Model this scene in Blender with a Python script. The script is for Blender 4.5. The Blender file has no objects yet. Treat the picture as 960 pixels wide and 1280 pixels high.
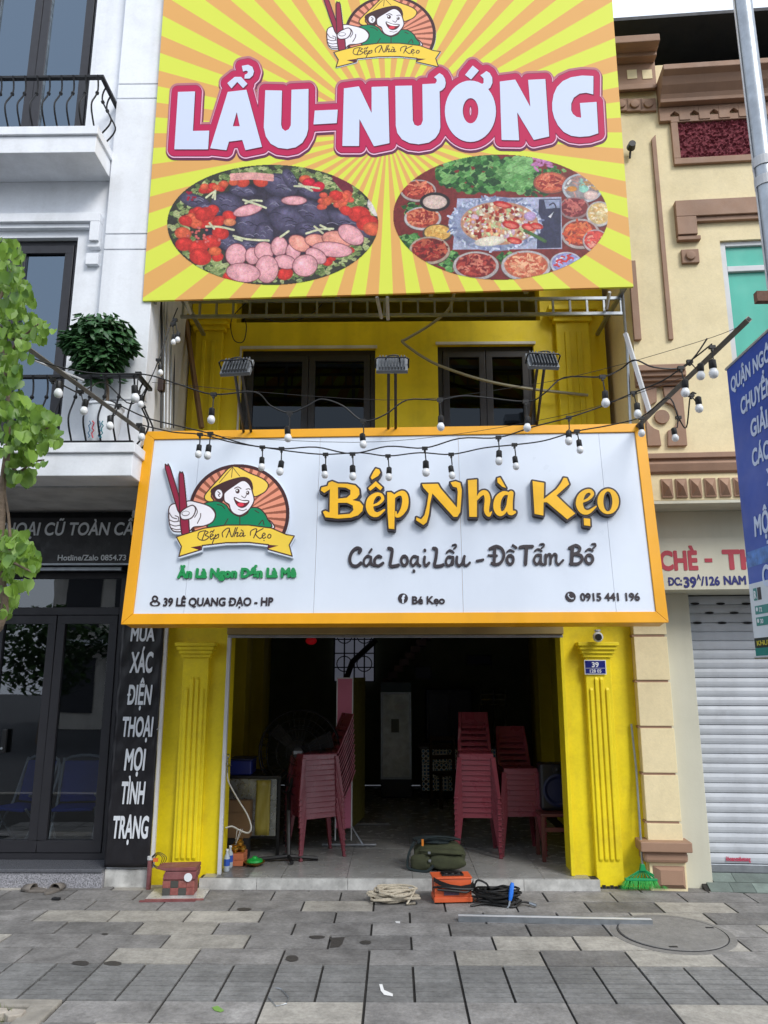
import bpy, bmesh, math, random
import numpy as np
from mathutils import Vector, Matrix
random.seed(7); rng = np.random.default_rng(7)
SC = bpy.context.scene; COL = SC.collection
R = math.radians
# ---------------------------------------------------------------- camera
CAMZ = 1.9; PITCH = R(12.3); YAW = R(0.85); FOC = 940.0
cam = bpy.data.objects.new('camera', bpy.data.cameras.new('camera')); COL.objects.link(cam)
cam.location = (0, 0, CAMZ); cam.rotation_euler = (R(90) + PITCH, 0, YAW)
cam.data.sensor_fit = 'HORIZONTAL'; cam.data.sensor_width = 36; cam.data.lens = 36 * FOC / 960
cam.data.clip_start = 0.05; cam.data.clip_end = 500
SC.camera = cam
# ---------------------------------------------------------------- overcast daylight
SUN_EL, SUN_AZ = R(42), R(142)
w = bpy.data.worlds.new('World'); SC.world = w; w.use_nodes = True
nt = w.node_tree; nt.nodes.clear()
out = nt.nodes.new('ShaderNodeOutputWorld'); bg = nt.nodes.new('ShaderNodeBackground')
sky = nt.nodes.new('ShaderNodeTexSky'); sky.sky_type = 'NISHITA'; sky.sun_disc = False
sky.sun_elevation = SUN_EL; sky.sun_rotation = SUN_AZ; sky.air_density = 1.5; sky.dust_density = 1
mx = nt.nodes.new('ShaderNodeMix'); mx.data_type = 'RGBA'; mx.inputs[0].default_value = 0.9
mx.inputs[7].default_value = (5.9, 6.4, 7.3, 1)       # cloud deck, same physical scale as the sky
nt.links.new(sky.outputs[0], mx.inputs[6]); nt.links.new(mx.outputs[2], bg.inputs[0])
bg.inputs[1].default_value = 0.12
nt.links.new(bg.outputs[0], out.inputs[0])
sl = bpy.data.lights.new('sun', 'SUN'); sl.energy = 1.5; sl.angle = R(22); sl.color = (1, .97, .92)
sun = bpy.data.objects.new('sun', sl); COL.objects.link(sun)
sun.rotation_euler = (R(48), 0, R(38))
SC.view_settings.view_transform = 'Standard'; SC.view_settings.look = 'None'
SC.view_settings.exposure = 0.78; SC.view_settings.gamma = 1; SC.view_settings.use_curve_mapping = False
SC.render.engine = 'CYCLES'
SC.cycles.max_bounces = 8; SC.cycles.diffuse_bounces = 6; SC.cycles.transparent_max_bounces = 12
SC.cycles.use_denoising = True

# ---------------------------------------------------------------- where a pixel of the photograph lies in the place
def ray(px, py):
    x = (px - 480) / FOC; v = (640 - py) / FOC
    dy = math.cos(PITCH) - v * math.sin(PITCH); dz = math.sin(PITCH) + v * math.cos(PITCH)
    return Vector((x * math.cos(YAW) - dy * math.sin(YAW), x * math.sin(YAW) + dy * math.cos(YAW), dz))
CP = Vector((0, 0, CAMZ))
def at(px, py, Y):
    r = ray(px, py); return CP + r * (Y / r.y)
def G(px, py, z=0.0):
    r = ray(px, py); return CP + r * ((z - CAMZ) / r.z)
class Frame:
    def __init__(s, loc=(0, 0, 0), rz=0, tilt=0):
        s.loc = Vector(loc); s.rot = (tilt, 0, rz)
        s.M = Matrix.Translation(s.loc) @ Matrix.Rotation(rz, 4, 'Z') @ Matrix.Rotation(tilt, 4, 'X'); s.I = s.M.inverted()
    def __call__(s, px, py, d=0.0):          # local x, z on the plane local y = d
        o = s.I @ CP; r = s.I.to_3x3() @ ray(px, py)
        q = o + r * ((d - o.y) / r.y); return q.x, q.z
W0 = Frame()
# ---------------------------------------------------------------- mesh builder
class MB:
    def __init__(s, fr=None): s.v = []; s.f = []; s.fr = fr
    def add(s, vs, fs):
        n = len(s.v); s.v += [Vector(p) for p in vs]; s.f += [tuple(i + n for i in f) for f in fs]; return s
    def box(s, x0, x1, y0, y1, z0, z1):
        if x0 > x1: x0, x1 = x1, x0
        if y0 > y1: y0, y1 = y1, y0
        if z0 > z1: z0, z1 = z1, z0
        return s.add([(x0,y0,z0),(x1,y0,z0),(x1,y1,z0),(x0,y1,z0),(x0,y0,z1),(x1,y0,z1),(x1,y1,z1),(x0,y1,z1)],
                     [(0,3,2,1),(4,5,6,7),(0,1,5,4),(1,2,6,5),(2,3,7,6),(3,0,4,7)])
    def prism(s, pts, y0, y1):               # xz outline (counter-clockwise seen from -y), pushed along y
        n = len(pts)
        return s.add([(x, y0, z) for x, z in pts] + [(x, y1, z) for x, z in pts],
                     [tuple(range(n)), tuple(range(2*n-1, n-1, -1))] + [(i, i+n, (i+1) % n + n, (i+1) % n) for i in range(n)])
    def prof(s, pts, x0, x1):                # yz outline pushed along x
        n = len(pts)
        return s.add([(x0, y, z) for y, z in pts] + [(x1, y, z) for y, z in pts],
                     [tuple(range(n)), tuple(range(2*n-1, n-1, -1))] + [(i, i+n, (i+1) % n + n, (i+1) % n) for i in range(n)])
    def plan(s, pts, z0, z1):                # xy outline pushed along z
        n = len(pts)
        return s.add([(x, y, z0) for x, y in pts] + [(x, y, z1) for x, y in pts],
                     [tuple(range(n-1, -1, -1)), tuple(range(n, 2*n))] + [(i, (i+1) % n, (i+1) % n + n, i+n) for i in range(n)])
    def tube(s, path, r, n=6, closed=False):
        P = [Vector(p) for p in path]; m = len(P); rr = r if hasattr(r, '__len__') else [r]*m
        vs = []; up = Vector((0, 0, 1)); prev = None
        for i, p in enumerate(P):
            a = P[(i-1) % m] if (closed or i) else P[0]; b = P[(i+1) % m] if (closed or i < m-1) else P[-1]
            t = (b - a)
            if t.length < 1e-9: t = Vector((0, 0, 1))
            t.normalize()
            if prev is None:
                prev = t.cross(up) if abs(t.z) < .9 else t.cross(Vector((1, 0, 0)))
            nn = prev - t * prev.dot(t)
            if nn.length < 1e-6: nn = t.orthogonal()
            nn.normalize(); prev = nn; bb = t.cross(nn)
            vs += [p + (nn * math.cos(2*math.pi*k/n) + bb * math.sin(2*math.pi*k/n)) * rr[i] for k in range(n)]
        fs = []
        for i in range(m if closed else m-1):
            j = (i+1) % m
            fs += [(i*n+k, i*n+(k+1) % n, j*n+(k+1) % n, j*n+k) for k in range(n)]
        if not closed: fs += [tuple(range(n-1, -1, -1)), tuple(range((m-1)*n, m*n))]
        return s.add(vs, fs)
    def lathe(s, prof, c=(0, 0, 0), n=16, ax='z', ang=None):   # prof = [(r, h)]
        vs = []; c = Vector(c)
        for r_, h in prof:
            for k in range(n):
                a = 2*math.pi*k/n; q = (r_*math.cos(a), r_*math.sin(a), h)
                if ax == 'y': q = (q[0], -q[2], q[1])
                if ax == 'x': q = (q[2], q[0], q[1])
                vs.append(c + Vector(q))
        m = len(prof)
        fs = [(i*n+k, i*n+(k+1) % n, (i+1)*n+(k+1) % n, (i+1)*n+k) for i in range(m-1) for k in range(n)]
        if prof[0][0] > 1e-6: fs.append(tuple(range(n-1, -1, -1)))
        if prof[-1][0] > 1e-6: fs.append(tuple(range((m-1)*n, m*n)))
        return s.add(vs, fs)
    def ball(s, c, r, n=12, m=8, sc=(1, 1, 1)):
        c = Vector(c); vs = []
        for i in range(m+1):
            t = math.pi*i/m
            for k in range(n):
                a = 2*math.pi*k/n
                vs.append(c + Vector((r*sc[0]*math.sin(t)*math.cos(a), r*sc[1]*math.sin(t)*math.sin(a), r*sc[2]*math.cos(t))))
        return s.add(vs, [(i*n+k, (i+1)*n+k, (i+1)*n+(k+1) % n, i*n+(k+1) % n) for i in range(m) for k in range(n)])
    def xf(s, M, i0=0):
        for i in range(i0, len(s.v)): s.v[i] = M @ s.v[i]
        return s
    def mesh(s, name, inv=None, m=None, smooth=False):
        M = (inv or Matrix()) @ (s.fr.M if s.fr else Matrix())
        me = bpy.data.meshes.new(name); me.from_pydata([M @ v for v in s.v], [], s.f)
        if m: me.materials.append(m)
        bm = bmesh.new(); bm.from_mesh(me); bmesh.ops.remove_doubles(bm, verts=bm.verts, dist=1e-6)
        bmesh.ops.recalc_face_normals(bm, faces=bm.faces); bm.to_mesh(me); bm.free()
        if smooth:
            me.shade_smooth(); me.set_sharp_from_angle(angle=R(35))
        return me
INV = {}
def tag(o, label=None, cat=None, group=None, kind=None):
    if label: o['label'] = label
    if cat: o['category'] = cat
    if group: o['group'] = group
    if kind: o['kind'] = kind
    return o
def thing(name, label, cat, fr=None, group=None, kind=None, loc=None):
    fr = fr if fr is not None else Frame(loc or (0, 0, 0))
    o = bpy.data.objects.new(name, None); COL.objects.link(o); o.empty_display_size = .1
    o.location = fr.loc; o.rotation_euler = fr.rot; INV[o] = fr.I
    return tag(o, label, cat, group, kind)
def link(name, me, parent=None, m=None, bev=0, inv=None):
    o = bpy.data.objects.new(name, me); COL.objects.link(o)
    if m and not me.materials: me.materials.append(m)
    if parent: o.parent = parent; INV[o] = INV[parent]
    if bev:
        b = o.modifiers.new('bevel', 'BEVEL'); b.width = bev; b.segments = 2; b.limit_method = 'ANGLE'; b.angle_limit = R(40)
    return o
def obj(name, mb, m, parent=None, bev=0, smooth=False, fr=None):
    if parent: o = link(name, mb.mesh(name, INV[parent], m, smooth), parent, None, bev)
    else:
        fr = fr or W0
        o = link(name, mb.mesh(name, fr.I, m, smooth), None, None, bev)
        o.location = fr.loc; o.rotation_euler = fr.rot; INV[o] = fr.I
    return o
def piece(name, me, parent, loc, rot=(0, 0, 0), sc=(1, 1, 1)):   # shares mesh data; loc in parent's local frame
    o = bpy.data.objects.new(name, me); COL.objects.link(o); o.parent = parent
    o.location = loc; o.rotation_euler = rot; o.scale = sc; return o
def copy_tree(o, parent=None):
    c = o.copy(); COL.objects.link(c); c.parent = parent
    for ch in list(o.children): copy_tree(ch, c)
    return c
def smoothpath(pts, k=6, closed=False):      # Catmull-Rom through points of any dimension
    P = [np.array(p, float) for p in pts]; n = len(P); o = []
    for i in range(n if closed else n-1):
        a, b, c, d = (P[(i-1) % n] if closed or i else P[0]), P[i], P[(i+1) % n], (P[(i+2) % n] if closed or i+2 < n else P[-1])
        for j in range(k):
            t = j/k; o.append(.5*((2*b)+(c-a)*t+(2*a-5*b+4*c-d)*t*t+(3*b-a-3*c+d)*t**3))
    if not closed: o.append(P[-1])
    return o

# ---------------------------------------------------------------- materials
def lin(c):
    return tuple(((x/255)/12.92 if x/255 <= .04045 else (((x/255)+.055)/1.055)**2.4) for x in c[:3])
def mat(name, col, rough=.6, metal=0, var=.12, scale=2.5, bump=0, bscale=60, streak=0, rand=0, spec=.5, detail=6, dirt=0, dirtc=(70,62,50), alpha=None, coat=0, sub=0, emit=None, grain=0):
    m = bpy.data.materials.new(name); m.use_nodes = True; t = m.node_tree; N = t.nodes; L = t.links
    b = N['Principled BSDF']; c = lin(col)
    b.inputs['Roughness'].default_value = rough; b.inputs['Metallic'].default_value = metal
    b.inputs['Specular IOR Level'].default_value = spec; b.inputs['Coat Weight'].default_value = coat
    b.inputs['Base Color'].default_value = (*c, 1)
    if emit: b.inputs['Emission Color'].default_value = (*lin(emit[0]), 1); b.inputs['Emission Strength'].default_value = emit[1]
    geo = N.new('ShaderNodeNewGeometry'); pos = geo.outputs['Position']
    cur = None
    def mul(prev, fac):
        x = N.new('ShaderNodeMix'); x.data_type = 'RGBA'; x.blend_type = 'MULTIPLY'; x.inputs[0].default_value = 1
        if prev is None: x.inputs[6].default_value = (*c, 1)
        else: L.new(prev, x.inputs[6])
        L.new(fac, x.inputs[7]); return x.outputs[2]
    def noise(sc, det=detail, vec=None, ro=.6):
        n = N.new('ShaderNodeTexNoise'); n.inputs['Scale'].default_value = sc; n.inputs['Detail'].default_value = det; n.inputs['Roughness'].default_value = ro
        L.new(vec or pos, n.inputs['Vector']); return n.outputs['Fac']
    def rng_(f, a, b_, lo=.3, hi=.7):
        r = N.new('ShaderNodeMapRange'); r.inputs[1].default_value = lo; r.inputs[2].default_value = hi; r.inputs[3].default_value = a; r.inputs[4].default_value = b_
        L.new(f, r.inputs[0]); return r.outputs[0]
    if var: cur = mul(cur, rng_(noise(scale), 1-var, 1+var*.6))
    if grain:
        cur = mul(cur, rng_(noise(34, 8, None, .75), 1-grain, 1+grain*.7, .36, .64)); cur = mul(cur, rng_(noise(1.7, 6, None, .7), 1-grain*.8, 1+grain*.5, .36, .64))
    if streak:
        mp = N.new('ShaderNodeMapping'); mp.inputs['Scale'].default_value = (4, 4, .3); L.new(pos, mp.inputs[0])
        cur = mul(cur, rng_(noise(1.0, 3, mp.outputs[0], .5), 1-streak, 1, .3, .6))
    if rand:
        oi = N.new('ShaderNodeObjectInfo'); cur = mul(cur, rng_(oi.outputs['Random'], 1-rand, 1+rand, 0, 1))
    if dirt:
        x = N.new('ShaderNodeMix'); x.data_type = 'RGBA'; x.inputs[7].default_value = (*lin(dirtc), 1)
        if cur is None: x.inputs[6].default_value = (*c, 1)
        else: L.new(cur, x.inputs[6])
        L.new(rng_(noise(4.2, 9, None, .75), 0, dirt, .5, .78), x.inputs[0]); cur = x.outputs[2]
    if cur is not None: L.new(cur, b.inputs['Base Color'])
    if var: L.new(rng_(noise(scale*3, 3), max(0, rough-.08), min(1, rough+.1)), b.inputs['Roughness'])
    if bump:
        bp = N.new('ShaderNodeBump'); bp.inputs['Strength'].default_value = bump; bp.inputs['Distance'].default_value = .01
        L.new(noise(bscale, 5), bp.inputs['Height']); L.new(bp.outputs[0], b.inputs['Normal'])
    if alpha is not None: b.inputs['Alpha'].default_value = alpha
    m['b'] = 1
    return m
def glassmat(name, tint=(40, 48, 52), op=.35, rough=.02, ior=1.5, gc=(.9, .95, 1, 1)):
    m = bpy.data.materials.new(name); m.use_nodes = True; t = m.node_tree; N = t.nodes; L = t.links; N.clear()
    o = N.new('ShaderNodeOutputMaterial'); tr = N.new('ShaderNodeBsdfTransparent'); tr.inputs[0].default_value = (*lin(tint), 1)
    gl = N.new('ShaderNodeBsdfGlossy'); gl.inputs['Roughness'].default_value = rough; gl.inputs[0].default_value = gc
    fr = N.new('ShaderNodeFresnel'); fr.inputs[0].default_value = ior; mp = N.new('ShaderNodeMath'); mp.operation = 'MULTIPLY_ADD'
    mp.inputs[1].default_value = 1.3; mp.inputs[2].default_value = op
    L.new(fr.outputs[0], mp.inputs[0]); mp.use_clamp = True
    gb = N.new('ShaderNodeNewGeometry'); iv = N.new('ShaderNodeMath'); iv.operation = 'SUBTRACT'; iv.inputs[0].default_value = 1; L.new(gb.outputs['Backfacing'], iv.inputs[1])
    m2 = N.new('ShaderNodeMath'); m2.operation = 'MULTIPLY'; L.new(mp.outputs[0], m2.inputs[0]); L.new(iv.outputs[0], m2.inputs[1]); mp = m2
    n = N.new('ShaderNodeTexNoise'); n.inputs['Scale'].default_value = 1.3; bp = N.new('ShaderNodeBump'); bp.inputs['Strength'].default_value = .04; bp.inputs['Distance'].default_value = .02
    g = N.new('ShaderNodeNewGeometry'); L.new(g.outputs['Position'], n.inputs['Vector']); L.new(n.outputs[0], bp.inputs['Height']); L.new(bp.outputs[0], gl.inputs['Normal'])
    x = N.new('ShaderNodeMixShader'); L.new(mp.outputs[0], x.inputs[0]); L.new(tr.outputs[0], x.inputs[1]); L.new(gl.outputs[0], x.inputs[2]); L.new(x.outputs[0], o.inputs[0])
    return m
def vcolmat(name, rough=.6):
    m = bpy.data.materials.new(name); m.use_nodes = True; t = m.node_tree; b = t.nodes['Principled BSDF']
    a = t.nodes.new('ShaderNodeAttribute'); a.attribute_name = 'print'; t.links.new(a.outputs['Color'], b.inputs['Base Color'])
    b.inputs['Roughness'].default_value = rough; b.inputs['Specular IOR Level'].default_value = .3; return m
M = dict(
 white=mat('white_render', (234, 237, 242), .7, grain=.03, var=.06, streak=.13, bump=.08, dirt=.2, dirtc=(150,145,135)),
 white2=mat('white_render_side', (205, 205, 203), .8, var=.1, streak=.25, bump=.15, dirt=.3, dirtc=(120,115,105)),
 iron=mat('black_iron', (22, 23, 26), .45, var=.1, metal=.3),
 alu=mat('charcoal_aluminium', (44, 44, 49), .45, var=.08, scale=4, metal=.2),
 yellow=mat('yellow_paint', (240, 218, 18), .55, grain=.05, var=.10, streak=.14, bump=.12, bscale=25, dirt=.36, dirtc=(168,134,40)),
 yellow2=mat('yellow_paint_upper', (228, 206, 14), .6, var=.08, streak=.2, bump=.12, bscale=25, dirt=.25, dirtc=(120,100,20)),
 beige=mat('beige_render', (232, 216, 174), .75, grain=.05, var=.07, streak=.05, bump=.15, dirt=.22, dirtc=(170,150,110)),
 beige2=mat('pale_grey_render', (205, 203, 185), .7, var=.05, streak=.1, bump=.1),
 brown=mat('brown_stone_paint', (158, 126, 104), .7, var=.08, streak=.15, bump=.15, dirt=.2, dirtc=(90,70,58)),
 burg=mat('burgundy_roughcast', (120, 44, 56), .85, var=.25, scale=30, bump=1.0, bscale=70, rand=.25),
 blackroof=mat('dark_roof_sheet', (30, 34, 44), .6, var=.2),
 signface=mat('white_sign_sheet', (216, 224, 236), .35, var=.03, scale=1.5, streak=.03, dirt=.05, dirtc=(160,160,165)),
 signy=mat('amber_sign_trim', (236, 166, 4), .4, var=.05, streak=.1),
 steel=mat('galvanised_steel', (160, 166, 172), .38, metal=.75, var=.18, scale=12, bump=.05, dirt=.3, dirtc=(95,98,102)),
 oldsteel=mat('weathered_square_tube', (112, 108, 100), .55, metal=.5, var=.25, scale=15, dirt=.4, dirtc=(70,64,58)),
 steelw=mat('white_painted_steel', (200, 202, 205), .45, var=.1, dirt=.2),
 black=mat('black_plastic', (20, 20, 22), .45, var=.15, bump=.05),
 blacks=mat('matte_black_vinyl', (26, 25, 30), .38, var=.12, scale=3, bump=.5, bscale=6),
 cable=mat('black_rubber_cable', (16, 16, 17), .55, var=0),
 bulb=mat('frosted_bulb', (228, 230, 232), .25, var=0),
 wtext=mat('white_print', (215, 220, 226), .5, var=0),
 gtext=mat('grey_print', (178, 180, 184), .5, var=.05),
 dark=mat('dark_recess', (24, 25, 28), .7, var=.1),
 ink=mat('charcoal_letter', (44, 34, 40), .4, var=.05),
 gold=mat('yellow_letter_face', (250, 190, 18), .4, var=.06, scale=9),
 green=mat('green_letter', (10, 140, 72), .45, var=.05),
 granite=mat('speckled_granite', (150, 150, 156), .35, var=.75, scale=90, detail=2),
 graniteT=mat('dark_granite_top', (90, 92, 98), .3, var=.3, scale=70),
 marble=mat('grey_marble_tile', (190, 190, 187), .3, var=.42, scale=7, detail=9),
 paver=mat('paving_stone', (136, 134, 132), .75, grain=.24, var=.34, scale=5, rand=.26, bump=.6, bscale=35, detail=10, dirt=.5, dirtc=(72,68,66)),
 joint=mat('paving_joint_dirt', (44, 42, 40), .95, var=.3, scale=20, bump=.5),
 concrete=mat('old_concrete', (150, 145, 136), .85, var=.25, scale=7, bump=.5, dirt=.4),
 floor=mat('polished_floor_tile', (152, 152, 150), .22, var=.2, scale=3, dirt=.35, dirtc=(88,84,80)),
 chair=mat('maroon_plastic', (112, 42, 54), .3, var=.05),
 glass=glassmat('dark_window_glass', (196, 202, 206), .07, .01),
 glass_c=glassmat('recessed_window_glass', (60, 66, 72), -.02, .01, gc=(.7, .8, .9, 1)),
 glass_up=glassmat('upper_window_glass', (60, 72, 86), .13, .02, gc=(.62, .8, 1, 1)),
 teal=mat('teal_glass_sheet', (90, 186, 165), .15, var=.06, streak=.12),
 bark=mat('tree_bark', (120, 104, 88), .9, var=.3, scale=25, bump=.8, bscale=50),
 wood=mat('dark_brown_wood', (52, 34, 28), .5, var=.3, scale=12),
 navy=mat('navy_plastic', (24, 30, 62), .4, var=.1),
)
# ---------------------------------------------------------------- lettering and flat print
def textmesh(s, bold=0.0, ext=0.0, bev=0.0):
    c = bpy.data.curves.new('text', 'FONT'); c.body = s; c.size = 1; c.offset = bold; c.extrude = ext; c.bevel_depth = bev; c.resolution_u = 5
    o = bpy.data.objects.new('text', c); COL.objects.link(o); dg = bpy.context.evaluated_depsgraph_get()
    me = bpy.data.meshes.new_from_object(o.evaluated_get(dg)); bpy.data.objects.remove(o); return me
def text(name, s, m, parent, fr, x0, x1, zb, zcap, d, thick=.002, bold=.015, slant=0.0):
    """letters on baseline zb, capital height zcap, from x0 to x1 in frame fr, front face at local y=d; bold thickens the strokes"""
    fix = []                                   # two glyphs whose outlines the built-in font fills wrongly
    def xmax(q_):
        m_ = textmesh(q_); r_ = max(v.co.x for v in m_.vertices); bpy.data.meshes.remove(m_); return r_
    plain = s.replace('Đ', 'D').replace('ẹ', 'e')
    for i, ch in enumerate(s):
        if ch in 'Đẹ':
            ad = xmax(plain[:i]+'H')-xmax('H')
            fix.append([(ad-.01, .345, .036), (ad+.27, .345, .036)] if ch == 'Đ' else [(ad+.29, -.15, .05), (ad+.291, -.15, .05)])
    me = textmesh(plain); E = {}
    for p in me.polygons:
        for k in p.edge_keys: E[k] = E.get(k, 0)+1
    V = [v.co.copy() for v in me.vertices]; seg = [(V[a], V[b]) for (a, b), n in E.items() if n == 1]
    h = .014; X0 = min(v.x for v in V)-.16; X1 = max(v.x for v in V)+.12; Y0 = min(min(v.y for v in V), -.1 if fix else 0)-.14; Y1 = max(v.y for v in V)+.12
    ny, nx = int((Y1-Y0)/h)+1, int((X1-X0)/h)+1; Yg, Xg = np.mgrid[0:ny, 0:nx]; Xg = X0+Xg*h; Yg = Y0+Yg*h
    dist = np.full(Xg.shape, .2); ins = np.zeros(Xg.shape, bool)
    for a, b in seg:
        ax, ay, bx, by = a.x, a.y, b.x, b.y
        i0, i1 = max(0, int((min(ay, by)-.1-Y0)/h)), int((max(ay, by)+.1-Y0)/h)+1; j0, j1 = max(0, int((min(ax, bx)-.1-X0)/h)), int((max(ax, bx)+.1-X0)/h)+1
        X = Xg[i0:i1, j0:j1]; Y = Yg[i0:i1, j0:j1]; ex, ey = bx-ax, by-ay; t = np.clip(((X-ax)*ex+(Y-ay)*ey)/max(1e-12, ex*ex+ey*ey), 0, 1)
        dist[i0:i1, j0:j1] = np.minimum(dist[i0:i1, j0:j1], np.hypot(X-ax-t*ex, Y-ay-t*ey))
    for p in me.polygons:
        P_ = [V[i] for i in p.vertices]; xs = [q.x for q in P_]; ys = [q.y for q in P_]
        i0, i1 = max(0, int((min(ys)-Y0)/h)), int((max(ys)-Y0)/h)+2; j0, j1 = max(0, int((min(xs)-X0)/h)), int((max(xs)-X0)/h)+2
        X = Xg[i0:i1, j0:j1]; Y = Yg[i0:i1, j0:j1]; c = np.zeros(X.shape, bool)
        for k in range(len(P_)):
            a, b = P_[k], P_[(k+1) % len(P_)]
            if a.y != b.y: c ^= ((a.y > Y) != (b.y > Y)) & (X < (b.x-a.x)*(Y-a.y)/(b.y-a.y)+a.x)
        ins[i0:i1, j0:j1] |= c
    D = np.where(ins, -dist, dist)-bold
    if fix: D = np.minimum(D, sdf_strokes(Xg, Yg, fix, 1))
    lp = contours(D, X0, Y0, h); xs = [p[0] for l in lp for p in l]; a, b = min(xs), max(xs); sx = (x1-x0)/(b-a); sz = (zcap-zb)/(.68+bold)
    bpy.data.meshes.remove(me)
    return link(name, loopmesh(name, lp, lambda x, y: (x0+(x-a)*sx+slant*y*sz, zb+y*sz), d, d+thick, m, INV[parent] @ fr.M), parent)
def sdf_strokes(X, Y, strokes, k=5):
    D = np.full(X.shape, 1e9)
    for st in strokes:
        P = smoothpath(st, k) if len(st) > 2 and k > 1 else [np.array(p, float) for p in st]
        for a, b in zip(P[:-1], P[1:]):
            d = b[:2]-a[:2]; L2 = max(1e-9, d @ d)
            t = np.clip(((X-a[0])*d[0]+(Y-a[1])*d[1])/L2, 0, 1)
            D = np.minimum(D, np.hypot(X-a[0]-t*d[0], Y-a[1]-t*d[1]) - (a[2]+t*(b[2]-a[2])))
    return D
def sdf_polys(X, Y, polys):
    D = np.full(X.shape, 1e9)
    for poly in polys:                        # poly = list of rings (even-odd)
        d = np.full(X.shape, 1e9); ins = np.zeros(X.shape, bool)
        for ring in poly:
            P = np.array(ring, float); n = len(P)
            for i in range(n):
                a = P[i]; b = P[(i+1) % n]; e = b-a; L2 = max(1e-9, e @ e)
                t = np.clip(((X-a[0])*e[0]+(Y-a[1])*e[1])/L2, 0, 1)
                d = np.minimum(d, np.hypot(X-a[0]-t*e[0], Y-a[1]-t*e[1]))
                if a[1] != b[1]:
                    c = ((a[1] > Y) != (b[1] > Y)) & (X < (b[0]-a[0])*(Y-a[1])/(b[1]-a[1])+a[0]); ins ^= c
        D = np.minimum(D, np.where(ins, -d, d))
    return D
def contours(F, x0, y0, h):                   # zero set of F (rows = y) as closed loops; F > 0 outside on the border
    F = F.copy(); F[0, :] = F[-1, :] = 1; F[:, 0] = F[:, -1] = 1; F[F == 0] = 1e-6
    seg = {}
    s = F < 0; ny, nx = F.shape
    cells = np.argwhere((s[:-1, :-1] != s[1:, :-1]) | (s[:-1, :-1] != s[:-1, 1:]) | (s[:-1, :-1] != s[1:, 1:]))
    def key(i, j, e): return (i, j, e)
    T = {1: [(3,0)], 2: [(0,1)], 3: [(3,1)], 4: [(1,2)], 5: [(3,2),(1,0)], 6: [(0,2)], 7: [(3,2)], 8: [(2,3)], 9: [(2,0)], 10: [(0,3),(2,1)], 11: [(2,1)], 12: [(1,3)], 13: [(1,0)], 14: [(0,3)]}
    for i, j in cells:
        c = int(s[i, j]) | int(s[i, j+1]) << 1 | int(s[i+1, j+1]) << 2 | int(s[i+1, j]) << 3
        K = [('h', i, j), ('v', i, j+1), ('h', i+1, j), ('v', i, j)]
        for a, b in T.get(c, []): seg[K[a]] = K[b]
    def pt(k):
        t, i, j = k
        if t == 'h': a, b = F[i, j], F[i, j+1]; return (x0+(j+a/(a-b))*h, y0+i*h)
        a, b = F[i, j], F[i+1, j]; return (x0+j*h, y0+(i+a/(a-b))*h)
    loops = []
    while seg:
        k0, k = seg.popitem(); L = [pt(k0)]
        while k != k0 and k in seg: L.append(pt(k)); k = seg.pop(k)
        if len(L) > 5:
            L2 = [L[0]]
            for i in range(1, len(L)-1):        # drop nearly collinear points
                a, b, c = L2[-1], L[i], L[i+1]
                if abs((b[0]-a[0])*(c[1]-a[1])-(b[1]-a[1])*(c[0]-a[0])) > .02*h*math.hypot(c[0]-a[0], c[1]-a[1]) or math.hypot(b[0]-a[0], b[1]-a[1]) > 8*h: L2.append(b)
            L2.append(L[-1]); loops.append(L2)
    return loops
def loopmesh(name, loops, mapf, y0, y1, m, inv):   # fills loops (holes kept) and gives them depth; mapf(px,py,d)->(x,z)
    c = bpy.data.curves.new(name, 'CURVE'); c.dimensions = '2D'; c.fill_mode = 'BOTH'; c.extrude = .5
    for L in loops:
        sp = c.splines.new('POLY'); sp.points.add(len(L)-1); sp.use_cyclic_u = True
        for i, (x, y) in enumerate(L): sp.points[i].co = (x, -y, 0, 1)
    o = bpy.data.objects.new(name, c); COL.objects.link(o); dg = bpy.context.evaluated_depsgraph_get()
    me = bpy.data.meshes.new_from_object(o.evaluated_get(dg)); bpy.data.objects.remove(o)
    for v in me.vertices:
        d = y0 if v.co.z > 0 else y1; x, z = mapf(v.co.x, -v.co.y); v.co = inv @ Vector((x, d, z))
    me.materials.clear(); me.materials.append(m); return me
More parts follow.
